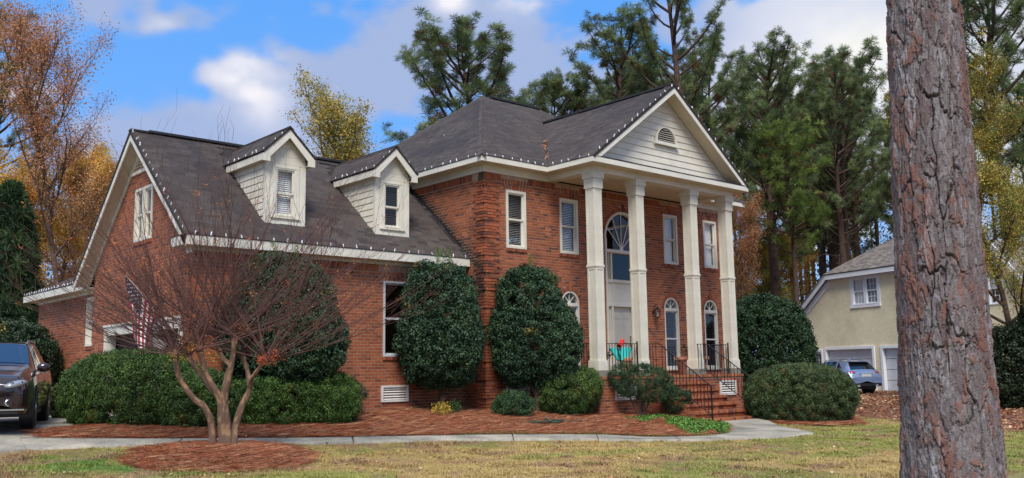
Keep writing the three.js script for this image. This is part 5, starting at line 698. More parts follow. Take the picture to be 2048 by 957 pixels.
  const rm = S([0.235, 0.215, 0.2], 0.95, { map: T.grain }); const pk = [-1.1, 8.1, -2.2], bk = [-1.1, 8.1, -12];
  const sk = new Kit(); sk.slab([[-6.68, 3.98, 0.36], [-3.68, 6.34, 0.36], pk, bk, [-6.68, 3.98, -12.2]].reverse(), 0.06).slab([[4.48, 3.98, 0.36], [4.48, 3.98, -12.2], bk, pk, [1.48, 6.34, 0.36]].reverse(), 0.06).slab([[-3.68, 6.34, 0.36], [1.48, 6.34, 0.36], pk], 0.06).build('roof', rm, n);
  // shingle courses on the clipped end
  const shl = [], r = rng(44); const A = V(-3.68, 6.34, 0.36), U = V(1, 0, 0), Vv = V(0, 1.76, -2.56), sl = Vv.length(); Vv.normalize(); const N = U.clone().cross(Vv); for (let i = 0; i * 0.16 < sl; i++) { const f = (i * 0.16) / sl, x0 = f * 2.58, x1 = 5.16 - f * 2.58; for (let x = x0 - r() * 0.25; x < x1;) { const w = 0.22 + 0.14 * r(), a = Math.max(x0, x), b = Math.min(x1, x + w); x += w; if (b - a < 0.04) continue; const p = A.clone().addScaledVector(U, (a + b) / 2).addScaledVector(Vv, i * 0.16 + 0.08).addScaledVector(N, 0.02), k = 0.65 + 0.6 * r(); shl.push({ m: new THREE.Matrix4().makeBasis(U.clone().multiplyScalar(b - a - 0.01), Vv.clone().multiplyScalar(0.17).addScaledVector(N, -0.012), N.clone().multiplyScalar(0.02)).setPosition(p), c: [0.25 * k, 0.225 * k, 0.205 * k] }); } }
  // and on the long slope that shows beside it
  const A2 = V(-6.68, 3.98, -12.2), U2 = V(0, 0, 1), V2 = V(5.58, 4.12, 0), s2 = V2.length(); V2.normalize(); const N2 = V2.clone().cross(U2).normalize().negate(); if (N2.y < 0) N2.negate(); for (let i = 0; i * 0.16 < s2; i++) { const f = (i * 0.16) / s2, x1 = f < 0.54 ? 12.56 : 12.56 - (f - 0.54) * 5.5; for (let x = 3 - r() * 0.25; x < x1;) { const w = 0.22 + 0.14 * r(), b = Math.min(x1, x + w), a = x; x += w; if (b - a < 0.04) continue; const p = A2.clone().addScaledVector(U2, (a + b) / 2).addScaledVector(V2, i * 0.16 + 0.08).addScaledVector(N2, 0.02), k = 0.65 + 0.6 * r(); shl.push({ m: new THREE.Matrix4().makeBasis(U2.clone().multiplyScalar(b - a - 0.01), V2.clone().multiplyScalar(0.17).addScaledVector(N2, -0.012), N2.clone().multiplyScalar(0.02)).setPosition(p), c: [0.25 * k, 0.225 * k, 0.205 * k] }); } }
  instanced('shingles', brickGeo, M.shingle, shl, n, true);
  // the cross wing whose gable shows right of the trunk
  const cw = sub('cross_wing', n, [4.95, 0, -2.4]); new Kit().poly([[-2.6, -0.3], [2.9, -0.3], [2.9, 4.2], [1.75, 4.9], [0, 7.1], [-1.75, 4.9], [-2.6, 4.2]], 0.3, mat4([0, 0, -0.3]), [rectP(-0.45, 0.42, 4.15, 5.72)]).box(2.6, 2.9, -0.3, 4.2, -6, -0.3).box(-2.4, 2.5, 2, 2.1, -6, -0.4).build('wing_wall', st, cw);
  const k2 = new Kit(); for (const s of [-1, 1]) k2.slab(s < 0 ? [[-1.95, 4.75, 0.3], [0, 7.25, 0.3], [0, 7.25, -6], [-1.95, 4.75, -6]].reverse() : [[1.95, 4.75, 0.3], [1.95, 4.75, -6], [0, 7.25, -6], [0, 7.25, 0.3]].reverse(), 0.06).slab(s < 0 ? [[-3, 4, 0.3], [-1.95, 4.78, 0.3], [-1.95, 4.78, -6], [-3, 4, -6]].reverse() : [[3.3, 4, 0.3], [3.3, 4, -6], [1.95, 4.78, -6], [1.95, 4.78, 0.3]].reverse(), 0.06); k2.build('wing_roof', rm, cw);
  const k3 = new Kit(); for (const s of [-1, 1]) k3.bar([s * 1.97, 4.68, 0.3], [0, 7.17, 0.3], 0.08, 0.22).bar([s * 3.1, 3.95, 0.3], [s * 1.9, 4.75, 0.3], 0.08, 0.18); k3.build('wing_trim', wm, cw); sashWindow(n, [4.95 - 0.45, 4.15, -2.4], 0, 0.87, 1.57, { mat: wm, bars: [3, 2], blind: 'shade', blindTo: 0.5 });
}

// ---------------------------------------------------------------- the two cars
function makeCar(o, paint, label, pos, turn) {
  const t = thing('parked_car', label, 'car', pos, turn), st = o.stations; // [z, half width, sill, belt, top, half width of top]
  const sec = (s) => { const f = clamp(s) * (st.length - 1), i = Math.min(st.length - 2, Math.floor(f)), q = f - i, a = st[i], b = st[i + 1], e = a.map((v, k) => mix(v, b[k], q)), [z, W, sl, be, tp, tw] = e; return { z, p: [[W * 0.93, sl], [W * 0.985, sl + 0.1], [W, sl + 0.3], [W * 0.995, mix(sl + 0.3, be, 0.55)], [W * 0.965, be - 0.05], [W * 0.93, be], [mix(W * 0.93, tw, 0.5), mix(be, tp - 0.05, 0.52)], [tw, tp - 0.06], [tw * 0.93, tp - 0.02], [tw * 0.6, tp], [0, tp + 0.012]] }; };
  const NP = 10, surf = (s, v) => { const { z, p } = sec(s), side = v < 0.5 ? 1 : -1, f = (1 - Math.abs(v - 0.5) * 2) * NP, i = Math.min(NP - 1, Math.floor(f)), q = f - i; return [side * mix(p[i][0], p[i + 1][0], q), mix(p[i][1], p[i + 1][1], q), z]; };
  const NS = (st.length - 1) * 3; const shell = grid(40, NS, (u, s) => surf(s, u)); const caps2 = new Kit(); for (const s of [0, 1]) { const ring = []; for (let i = 0; i <= 40; i++) ring.push(surf(s, i / 40)); const c = [0, mix(ring[0][1], ring[20][1], 0.45), ring[0][2]]; const v = []; for (let i = 0; i < 40; i++) v.push(...(s ? [...c, ...ring[i], ...ring[i + 1]] : [...c, ...ring[i + 1], ...ring[i]])); const g = new THREE.BufferGeometry(); g.setAttribute('position', new THREE.Float32BufferAttribute(v, 3)); g.computeVertexNormals(); caps2.add(g); }
  put('body', mergeGeometries([shell.toNonIndexed(), caps2.geo()]), paint, t);
  const S2 = (z) => { for (let i = 0; i < st.length - 1; i++) if (z <= st[i][0] && z >= st[i + 1][0]) return (i + (st[i][0] - z) / (st[i][0] - st[i + 1][0])) / (st.length - 1); return 0; };
  const patch = (name, za, zb, va, vb, mat, lift = 0.006, skew = 0, parent = t, skew2 = 0) => { const sa = S2(za), sb = S2(zb); return put(name, grid(10, 10, (u, w) => { const v = mix(va, vb, u), s = clamp(mix(S2(za + skew * u), S2(zb + skew2 * u), w)); const p = surf(s, v), e = 0.004, p1 = surf(clamp(s + e), v), p0 = surf(clamp(s - e), v), q1 = surf(s, clamp(v + e)), q0 = surf(s, clamp(v - e)); const n = V(p1[0] - p0[0], p1[1] - p0[1], p1[2] - p0[2]).cross(V(q1[0] - q0[0], q1[1] - q0[1], q1[2] - q0[2])).normalize(); if (n.x * p[0] + n.y * (p[1] - 0.8) + n.z * p[2] * 0.2 < 0) n.negate(); return [p[0] + n.x * lift, p[1] + n.y * lift, p[2] + n.z * lift]; }), mat, parent); };
  const vs = 0.27, ve = 0.345; // the glass band of the side, and its mirror
  for (const m of [0, 1]) { const a = m ? 1 - vs : vs, b = m ? 1 - ve : ve; for (const [za, zb, sk, sk2] of o.windows) patch('side_window', za, zb, a, b, M.tint, 0.007, sk, t, sk2); for (const z of o.seams) patch('door_seam', z, z - 0.012, m ? 0.97 : 0.03, m ? 0.74 : 0.26, M.dark, 0.003); for (const z of o.handles) { const p = surf(S2(z), m ? 0.79 : 0.21); new Kit().cbox([p[0] + (m ? -0.02 : 0.02), p[1] + 0.02, z], [0.03, 0.03, 0.2]).build('door_handle', o.handleMat ?? paint, t); }
    const mp = surf(S2(o.mirror), m ? 1 - 0.262 : 0.262), d = m ? -1 : 1; new Kit().ball([mp[0] + d * 0.13, mp[1] + 0.07, o.mirror], 0.13, [0.95, 0.72, 0.55], 14).bar([mp[0] - d * 0.02, mp[1], o.mirror], [mp[0] + d * 0.1, mp[1] + 0.04, o.mirror], 0.05).build('wing_mirror', o.mirrorMat ?? paint, t);
    new Kit().tube(o.rail.map((z) => { const p = surf(S2(z), m ? 1 - 0.385 : 0.385); return [p[0], p[1] + (z === o.rail[0] || z === o.rail[o.rail.length - 1] ? 0.01 : 0.065), z]; }), 0.018, 0.018, 8).build('roof_rail', M.alloy, t); }
  patch('windscreen', o.screen[0], o.screen[1], 0.365, 0.635, o.screenMat ?? M.tint, 0.008); patch('rear_window', o.rear[0], o.rear[1], 0.38, 0.62, M.tint, 0.008);
  for (const z of o.axles) for (const d of [1, -1]) { const W = o.track, w = sub('wheel', t, [d * W, o.wr, z], d > 0 ? 0 : Math.PI), rr = o.wr; new Kit().add(new THREE.LatheGeometry([[rr * 0.66, -0.2], [rr * 0.92, -0.21], [rr, -0.17], [rr, -0.04], [rr * 0.94, 0.0], [rr * 0.7, 0.012], [rr * 0.66, -0.02]].map((p) => new THREE.Vector2(...p)), 32).rotateZ(-Math.PI / 2)).build('tyre', M.rubber, w);
    const rim = new Kit(); rim.add(new THREE.LatheGeometry([[rr * 0.6, -0.1], [rr * 0.69, -0.01], [rr * 0.67, 0.006], [rr * 0.62, -0.015]].map((p) => new THREE.Vector2(...p)), 32).rotateZ(-Math.PI / 2)).add(new THREE.CylinderGeometry(rr * 0.16, rr * 0.2, 0.04, 14).rotateZ(-Math.PI / 2).translate(-0.01, 0, 0)); for (let i = 0; i < 5; i++) for (const q of [-0.13, 0.13]) { const a = (i / 5) * 6.283 + 0.3; rim.bar([-0.015, Math.sin(a) * rr * 0.12, Math.cos(a) * rr * 0.12], [-0.02, Math.sin(a + q) * rr * 0.64, Math.cos(a + q) * rr * 0.64], 0.045, 0.03, [1, 0, 0]); } rim.build('rim', M.alloy, w);
    new Kit().add(new THREE.CylinderGeometry(rr * 0.64, rr * 0.64, 0.02, 24).rotateZ(Math.PI / 2).translate(-0.11, 0, 0)).build('brake_disc', M.dark, w); new Kit().add(new THREE.CylinderGeometry(rr * 1.14, rr * 1.14, 0.24, 28).rotateZ(Math.PI / 2).translate(d * (W - 0.125) , rr * 1.02, z)).build('wheel_arch', M.blackPlastic, t); }
  const n0 = st[0]; if (o.front) o.front(t, surf, S2, patch); if (o.back) o.back(t, surf, S2, patch); new Kit().box(-st[4][1] * 0.9, st[4][1] * 0.9, 0.22, 0.4, -1.9, 1.9).build('underbody', M.blackPlastic, t);
  return t;
}
const suvStations = [[2.46, 0.70, 0.42, 0.66, 0.74, 0.6], [2.42, 0.82, 0.32, 0.78, 0.86, 0.7], [2.26, 0.92, 0.3, 0.88, 0.98, 0.76], [1.9, 0.965, 0.3, 0.96, 1.08, 0.8], [1.3, 0.98, 0.3, 1.02, 1.16, 0.84], [1.02, 0.98, 0.3, 1.04, 1.2, 0.83], [0.12, 0.98, 0.3, 1.07, 1.64, 0.66], [-0.5, 0.98, 0.3, 1.08, 1.71, 0.665], [-1.5, 0.98, 0.3, 1.1, 1.7, 0.65], [-2.08, 0.97, 0.32, 1.12, 1.62, 0.63], [-2.36, 0.95, 0.36, 1.12, 1.24, 0.74], [-2.46, 0.92, 0.4, 0.95, 1.06, 0.78], [-2.5, 0.85, 0.45, 0.8, 0.9, 0.75]];
const darkPaint = P([0.024, 0.014, 0.017], 0.22, { metalness: 0.15, clearcoat: 1, clearcoatRoughness: 0.04 });
makeCar({ stations: suvStations, windows: [[0.82, -0.1, -0.72, -0.12], [-0.2, -0.98, -0.06, 0.02], [-1.08, -1.85, 0.0, 0.2]], seams: [0.95, -0.15, -1.03], handles: [0.02, -0.85], handleMat: M.chrome, mirror: 0.78, mirrorMat: darkPaint, rail: [0.05, -0.15, -1.6, -1.85], screen: [0.94, 0.14], rear: [-2.12, -2.34], axles: [1.47, -1.43], wr: 0.375, track: 0.985,
  front: (t, surf, S2, patch) => { for (const d of [1, -1]) { const k = new Kit().add(new THREE.SphereGeometry(1, 20, 12).scale(0.22, 0.07, 0.12).rotateZ(d * 0.2).rotateY(d * 0.7).translate(d * 0.71, 0.83, 2.335)); k.build('headlight', P([0.4, 0.42, 0.45], 0.1, { clearcoat: 1, metalness: 0.5 }), t); new Kit().ball([d * 0.66, 0.825, 2.435], 0.05).ball([d * 0.8, 0.85, 2.36], 0.04).build('headlight_lens', M.tint, t); new Kit().add(new THREE.TorusGeometry(0.075, 0.016, 8, 20).scale(1.25, 0.85, 1).rotateY(d * 0.4).translate(d * 0.66, 0.5, 2.43)).add(new THREE.SphereGeometry(0.06, 12, 8).scale(1.2, 0.85, 0.4).rotateY(d * 0.4).translate(d * 0.66, 0.5, 2.42)).build('fog_lamp', M.chrome, t); }
    new Kit().box(-0.42, 0.42, 0.62, 0.86, 2.38, 2.455).build('grille_backing', M.blackPlastic, t); const g = new Kit(); for (let i = 0; i < 5; i++) g.box(-0.4, 0.4, 0.64 + i * 0.045, 0.655 + i * 0.045, 2.455, 2.475); g.box(-0.44, 0.44, 0.86, 0.885, 2.38, 2.48).box(-0.44, 0.44, 0.6, 0.62, 2.4, 2.48).build('grille', M.chrome, t); new Kit().box(-0.88, 0.88, 0.36, 0.385, 2.28, 2.46).build('bumper_trim', M.chrome, t); new Kit().box(-0.78, 0.78, 0.3, 0.355, 2.2, 2.44).build('lower_bumper', M.blackPlastic, t); } },
  darkPaint, 'dark plum brown SUV facing the camera on the driveway by the clipped hedge', [-11.27, 0.495, -2.28], Math.atan2(-0.335, 0.942));
const bluePaint = P([0.28, 0.37, 0.54], 0.25, { metalness: 0.55, clearcoat: 1, clearcoatRoughness: 0.05 });
makeCar({ stations: [[2.3, 0.62, 0.4, 0.6, 0.66, 0.5], [2.2, 0.8, 0.3, 0.74, 0.82, 0.66], [1.8, 0.9, 0.28, 0.86, 0.97, 0.74], [1.1, 0.93, 0.28, 0.95, 1.06, 0.78], [0.85, 0.935, 0.28, 0.98, 1.1, 0.77], [0.05, 0.935, 0.28, 1.02, 1.53, 0.6], [-0.5, 0.935, 0.28, 1.04, 1.6, 0.61], [-1.2, 0.935, 0.28, 1.08, 1.58, 0.6], [-1.78, 0.93, 0.3, 1.12, 1.5, 0.58], [-2.14, 0.9, 0.34, 1.06, 1.12, 0.72], [-2.27, 0.88, 0.38, 0.88, 0.98, 0.76], [-2.36, 0.84, 0.42, 0.72, 0.8, 0.74]], windows: [[0.68, -0.2, -0.6, 0.0], [-0.3, -1.1, 0.0, 0.05], [-1.2, -1.6, 0.0, 0.42]], seams: [0.8, -0.25, -1.15], handles: [-0.05, -0.95], mirror: 0.62, rail: [0.0, -0.2, -1.1, -1.4], screen: [0.78, 0.06], rear: [-1.82, -2.12], axles: [1.35, -1.33], wr: 0.36, track: 0.94,
  back: (t) => { for (const d of [1, -1]) { new Kit().add(new THREE.SphereGeometry(1, 18, 12).scale(0.22, 0.075, 0.12).rotateY(-d * 0.7).translate(d * 0.71, 0.985, -2.13)).build('tail_light', P([0.45, 0.015, 0.015], 0.12, { clearcoat: 1 }), t); new Kit().add(new THREE.CylinderGeometry(0.055, 0.055, 0.16, 14).rotateX(Math.PI / 2).scale(1.5, 1, 1).translate(d * 0.5, 0.38, -2.33)).build('exhaust_tip', M.chrome, t); }
    new Kit().box(-0.26, 0.26, 0.78, 0.92, -2.36, -2.3).build('number_plate', S([0.75, 0.75, 0.72], 0.5), t); new Kit().box(-0.36, 0.36, 0.93, 0.965, -2.34, -2.22).build('plate_trim', M.chrome, t); new Kit().box(-0.8, 0.8, 0.36, 0.5, -2.36, -2.2).build('rear_diffuser', M.blackPlastic, t); new Kit().box(-0.56, 0.56, 1.5, 1.525, -2.02, -1.72).build('spoiler', bluePaint, t); new Kit().add(new THREE.SphereGeometry(0.07, 10, 8).scale(0.6, 0.7, 1.3).translate(0, 1.62, -1.1)).build('antenna_fin', bluePaint, t); } },
  bluePaint, 'silver blue SUV seen from behind, parked before the cream house garage', [26.4, 0.105, -4.75], Math.atan2(0.42, -0.9));

// ---------------------------------------------------------------- clipped shrubs and hollies
function shrub(name, label, cat, pos, turn, lobes, o) { // lobes: [cx, cy, cz, rx, ry, rz, power]
  const r = rng(o.seed), t = thing(name, label, cat, pos, turn, o.group), lists = o.geos.map(() => []);
  const inside = (x, y, z, k, skip) => lobes.some((l, i) => i !== skip && Math.abs((x - l[0]) / l[3]) ** (l[6] ?? 2) + Math.abs((y - l[1]) / l[4]) ** (l[6] ?? 2) + Math.abs((z - l[2]) / l[5]) ** (l[6] ?? 2) < k);
  const layers = o.layers ?? [[1, 1], [0.86, 0.6]];
  for (const [sc, den] of layers) lobes.forEach((l, li) => {
    const [cx, cy, cz, rx, ry, rz, p = 2] = l, area = 4 * Math.PI * (((rx * ry) ** 1.6 + (rx * rz) ** 1.6 + (ry * rz) ** 1.6) / 3) ** (1 / 1.6), n = Math.round((area * den * o.density));
    for (let i = 0; i < n; i++) {
      const a = r() * 6.283, c = r() * 2 - 1, s = Math.sqrt(1 - c * c), d = [Math.cos(a) * s, c, Math.sin(a) * s], q = Math.pow(Math.abs(d[0]) ** p + Math.abs(d[1]) ** p + Math.abs(d[2]) ** p, -1 / p);
      const b = 1 + (o.bump ?? 0.08) * 2 * (fbm(d[0] * 2.6 + o.seed, d[1] * 2.6, d[2] * 2.6, 3) - 0.5) + (o.fuzz ?? 0.03) * (r() - 0.5) * 2, x = cx + d[0] * q * rx * b * sc, y = cy + d[1] * q * ry * b * sc, z = cz + d[2] * q * rz * b * sc;
      if (y < (o.floor ?? 0.02) || inside(x, y, z, 0.8 * sc * sc, li)) continue; if (o.gap && fbm(x * 3.1 + 7, y * 3.1, z * 3.1 + o.seed, 3) < o.gap) continue;
      const k = 0.65 + 0.7 * r(), pn = fbm(x * 1.7 + 3, y * 1.7 + o.seed, z * 1.7, 3), tip = step(0.52, 0.72, pn) * (0.4 + 0.6 * r()); const col = mix3(o.colors[0], o.colors[1], clamp(r() * 0.8 + tip * 0.5)), cc = r() < (o.fleck ?? 0.01) ? (o.fleckColor ?? [0.2, 0.16, 0.04]) : col;
      const g = (r() * lists.length) | 0, sz = (o.size ?? 1) * (0.8 + 0.45 * r()); lists[g].push({ m: mat4([x, y, z], [r() * 6.3, r() * 6.3, r() * 6.3], [sz, sz, sz]), c: cc.map((v) => v * k) });
    }
  });
  if (o.sprouts) for (const [sx, sy, sz, n] of o.sprouts) for (let i = 0; i < n; i++) { const f = i / n, k = 0.9 + 0.6 * r(); lists[0].push({ m: mat4([sx + 0.09 * (r() - 0.5), sy + f * 0.55, sz + 0.09 * (r() - 0.5)], [r() * 6, r() * 6, r() * 6], [0.5, 0.5, 0.5]), c: [0.1 * k, 0.16 * k, 0.03 * k] }); }
  if (o.stray) for (let i = 0; i < o.stray; i++) { const l = lobes[(r() * lobes.length) | 0], a = r() * 6.283, c = 0.9 * r() - 0.1, s = Math.sqrt(1 - c * c), d = V(Math.cos(a) * s, c + 0.3, Math.sin(a) * s).normalize(); for (let k = 0; k < 4; k++) { const q = 0.98 + 0.05 * k, z = 0.45 - 0.06 * k, v = 0.9 + 0.6 * r(); lists[0].push({ m: mat4([l[0] + d.x * l[3] * q, l[1] + d.y * l[4] * q, l[2] + d.z * l[5] * q], [r() * 6, r() * 6, r() * 6], [z, z, z]), c: o.colors[1].map((x) => x * v * 1.15) }); } }
  lists.forEach((l, i) => l.length && instanced('foliage', o.geos[i], M.leaf, l, t, true));
  const K = new Kit(); for (const s of o.stems || []) K.tube(s.slice(0, -2), s[s.length - 2], s[s.length - 1], 7); if (!o.stems) for (let i = 0; i < 7; i++) { const a = r() * 6.3; K.tube([[0.1 * Math.cos(a), -0.03, 0.1 * Math.sin(a)], [0.25 * Math.cos(a) * lobes[0][3], lobes[0][1] * 0.6, 0.25 * Math.sin(a) * lobes[0][5]], [0.6 * Math.cos(a) * lobes[0][3], lobes[0][1], 0.6 * Math.sin(a) * lobes[0][5]]], 0.022, 0.008, 5); }
  K.build(o.stemName ?? 'stems', M.bark, t);
  return t;
}
const LAT = -0.728; // rows set square to the street view
const boxC = [[0.038, 0.088, 0.024], [0.1, 0.175, 0.04]], hollyC = [[0.022, 0.056, 0.03], [0.056, 0.105, 0.046]];
shrub('clipped_shrub', 'large rounded clipped shrub between the dark SUV and the bare multi-stemmed tree', 'shrub', [-8.72, 0.42, -1.02], LAT, [[-0.1, 0.66, 0, 1.42, 0.84, 1.0, 2.4], [1.15, 0.42, 0.05, 0.95, 0.68, 0.8, 2.3]], { seed: 101, geos: G.box, density: 95, colors: boxC, bump: 0.035, fuzz: 0.022, size: 1.15 });
shrub('clipped_hedge', 'low clipped hedge behind the bare tree with a bright green rounded end', 'hedge', [-6.0, 0.3, 0.2], -0.31, [[-0.2, 0.5, 0, 1.25, 0.53, 0.62, 2.8], [1.02, 0.53, 0, 0.62, 0.58, 0.62, 2.3]], { seed: 102, geos: G.box, density: 98, colors: [[0.036, 0.085, 0.02], [0.11, 0.2, 0.036]], bump: 0.05, size: 1.1 });
shrub('small_shrub', 'small dark twiggy shrub just right of the clipped hedge', 'shrub', [-4.02, 0.36, -0.2], 0, [[0, 0.5, 0, 0.34, 0.4, 0.34]], { seed: 103, geos: G.box, density: 60, colors: hollyC, gap: 0.42, bump: 0.2, size: 0.9 });
shrub('holly_tree', 'big dark holly behind the bare multi-stemmed tree', 'holly', [-5.9, 0.4, -0.15], LAT, [[0, 2.3, 0, 1.12, 1.4, 0.7, 2.1], [0.25, 1.75, 0.1, 1.15, 1.0, 0.75, 2.1], [-0.5, 1.9, 0.1, 0.8, 1.0, 0.7]], { seed: 104, stray: 70, geos: G.holly, density: 62, colors: hollyC, bump: 0.15, fuzz: 0.06, size: 1.1, stems: [[[0, -0.1, 0], [0.03, 0.7, 0], [0, 1.6, 0], 0.1, 0.07], [[0.02, 0.6, 0], [0.4, 1.2, 0.05], 0.05, 0.03]], stemName: 'trunk', sprouts: [[-0.2, 3.55, 0.1, 10], [0.3, 3.45, 0, 8]] });
shrub('holly_tree', 'egg-shaped clipped holly before the dark window of the garage wing', 'holly', [-1.42, 0.4, -0.06], LAT, [[-0.03, 2.55, 0, 0.86, 1.2, 0.7, 2.8], [-0.05, 1.75, 0, 1.03, 1.1, 0.78, 2.1], [0.42, 1.9, 0.1, 0.6, 0.95, 0.6], [-0.45, 2.1, 0.1, 0.52, 0.8, 0.6]], { seed: 105, stray: 70, geos: G.holly, density: 62, colors: hollyC, bump: 0.17, fuzz: 0.06, size: 1.0, stems: [[[-0.05, -0.1, 0], [0.02, 0.6, 0], [0, 1.6, 0], 0.1, 0.07]], stemName: 'trunk', sprouts: [[-0.1, 3.75, 0, 12], [0.2, 3.7, 0, 10], [0.05, 3.7, 0.1, 7]] });
shrub('holly_tree', 'tall clipped holly at the front corner of the main block', 'holly', [1.08, 0.27, 0.82], LAT, [[-0.2, 2.85, 0, 0.78, 1.0, 0.66, 2.8], [-0.1, 2.05, 0, 1.08, 1.2, 0.78, 2.2], [0.5, 1.75, 0.1, 0.66, 1.0, 0.6], [-0.6, 1.6, 0.1, 0.5, 0.8, 0.6]], { seed: 106, stray: 70, geos: G.holly, density: 62, colors: hollyC, bump: 0.17, fuzz: 0.06, size: 1.0, stems: [[[0, -0.1, 0], [0.02, 0.6, 0], [0, 1.6, 0], 0.12, 0.09], [[0.0, 0.5, 0], [0.3, 1.0, 0], 0.05, 0.03], [[0.0, 0.5, 0], [-0.3, 0.95, 0], 0.05, 0.03]], stemName: 'trunk', sprouts: [[-0.1, 3.75, 0, 13]] });
shrub('small_shrub', 'small low rounded shrub at the foot of the corner holly', 'shrub', [-0.05, 0.24, 1.12], LAT, [[0, 0.3, 0, 0.52, 0.33, 0.42]], { seed: 107, geos: G.box, density: 76, colors: [[0.026, 0.065, 0.028], [0.06, 0.12, 0.04]], bump: 0.14, size: 1.05 });
shrub('clipped_shrub', 'mid-sized shrub left of the porch with bright yellowish green sprigs', 'shrub', [1.72, 0.2, 1.45], LAT, [[-0.08, 0.62, 0, 0.74, 0.6, 0.6, 2.2], [0.3, 0.78, 0.05, 0.5, 0.5, 0.5]], { seed: 108, geos: G.box, density: 74, colors: [[0.032, 0.075, 0.022], [0.12, 0.19, 0.04]], bump: 0.14, size: 1.05 });
shrub('open_shrub', 'spreading bare-stemmed shrub before the porch wall', 'shrub', [3.3, 0.14, 2.42], LAT, [[0.1, 0.98, 0, 0.78, 0.42, 0.5], [0.4, 0.75, 0.05, 0.48, 0.36, 0.42], [-0.35, 1.1, 0, 0.42, 0.34, 0.4]], { seed: 109, geos: G.yaupon, density: 85, colors: [[0.028, 0.07, 0.032], [0.065, 0.115, 0.045]], bump: 0.2, fuzz: 0.07, gap: 0.3, floor: 0.4, stems: [[[0, -0.05, 0], [-0.15, 0.4, 0], [-0.4, 1.0, 0], 0.03, 0.012], [[0.03, -0.05, 0], [0.1, 0.45, 0.05], [0.1, 1.0, 0], 0.03, 0.012], [[0.05, -0.05, 0], [0.3, 0.4, 0], [0.6, 0.9, 0], 0.03, 0.012], [[-0.03, -0.05, 0.03], [-0.05, 0.5, 0.1], [-0.2, 1.0, 0.1], 0.02, 0.01], [[0.04, -0.05, -0.03], [0.2, 0.5, -0.1], [0.35, 0.9, -0.1], 0.02, 0.01]] });
shrub('small_shrub', 'small round dark shrub beside the bottom of the porch steps', 'shrub', [4.62, 0.06, 2.75], LAT, [[-0.05, 0.5, 0, 0.4, 0.36, 0.36]], { seed: 110, geos: G.yaupon, density: 95, colors: [[0.026, 0.07, 0.03], [0.06, 0.12, 0.042]], bump: 0.14, fuzz: 0.06 });
shrub('clipped_shrub', 'big dome-shaped clipped bush right of the porch steps', 'shrub', [7.88, -0.1, 4.5], LAT, [[0, 0.68, 0, 1.48, 0.86, 1.15, 2.5]], { seed: 111, geos: G.box, density: 95, colors: [[0.044, 0.08, 0.03], [0.1, 0.14, 0.05]], bump: 0.03, fuzz: 0.02, size: 1.15, fleck: 0.03, fleckColor: [0.14, 0.1, 0.03] });
shrub('evergreen_shrub', 'tall broad dark evergreen behind the right end of the porch', 'shrub', [15.7, 0.05, -1.7], LAT, [[0, 1.9, 0, 1.75, 2.15, 1.4, 2.4]], { seed: 112, geos: G.holly, density: 40, colors: [[0.016, 0.044, 0.02], [0.038, 0.08, 0.03]], bump: 0.12, size: 1.4 });
shrub('evergreen_shrub', 'dark broad bush behind the SUV at the far garage corner', 'shrub', [-8.75, 0.42, -11.4], LAT, [[-0.2, 1.35, 0, 1.45, 1.3, 1.1, 2.2]], { seed: 113, geos: G.holly, density: 40, colors: [[0.02, 0.046, 0.024], [0.045, 0.08, 0.034]], bump: 0.14, size: 1.25 });
shrub('leafy_plants', 'low yellowish green plants between the SUV and the clipped shrub', 'plant', [-9.05, 0.44, -4.6], LAT, [[0, 0.4, 0, 0.4, 0.5, 0.35], [0.3, 0.25, 0.3, 0.35, 0.3, 0.3]], { seed: 114, geos: [G.sprig], density: 110, colors: [[0.05, 0.08, 0.02], [0.16, 0.17, 0.04]], bump: 0.2, fuzz: 0.15, size: 1.3 });
shrub('seedling', 'little yellow-leaved seedling at the foot of the egg-shaped holly', 'plant', [-1.8, 0.33, 0.42], 0, [[0, 0.16, 0, 0.2, 0.17, 0.16]], { seed: 115, geos: [G.redLeaf], density: 120, colors: [[0.5, 0.4, 0.05], [0.55, 0.33, 0.06]], bump: 0.3, fuzz: 0.2 });
shrub('seedling', 'little green seedling right of the yellow-leaved one', 'plant', [-1.3, 0.33, 0.3], 0, [[0, 0.17, 0, 0.1, 0.18, 0.1]], { seed: 116, geos: [G.redLeaf], density: 160, colors: [[0.04, 0.1, 0.03], [0.06, 0.14, 0.03]], bump: 0.3, fuzz: 0.2 });
shrub('evergreen_shrub', 'dark mass of evergreen shrubs under the yellowing tree right of the pine trunk', 'shrub', [19.4, -0.1, 5.9], LAT, [[0.0, 1.2, 0, 1.2, 1.5, 1.0], [1.3, 1.6, 0.2, 1.2, 1.9, 1.1], [2.6, 1.3, 0.1, 1.3, 1.6, 1.1], [-0.9, 0.8, 0.1, 0.8, 1.0, 0.8]], { seed: 117, fuzz: 0.08, geos: G.holly, density: 30, colors: [[0.016, 0.03, 0.014], [0.034, 0.05, 0.02]], bump: 0.28, size: 1.6 });
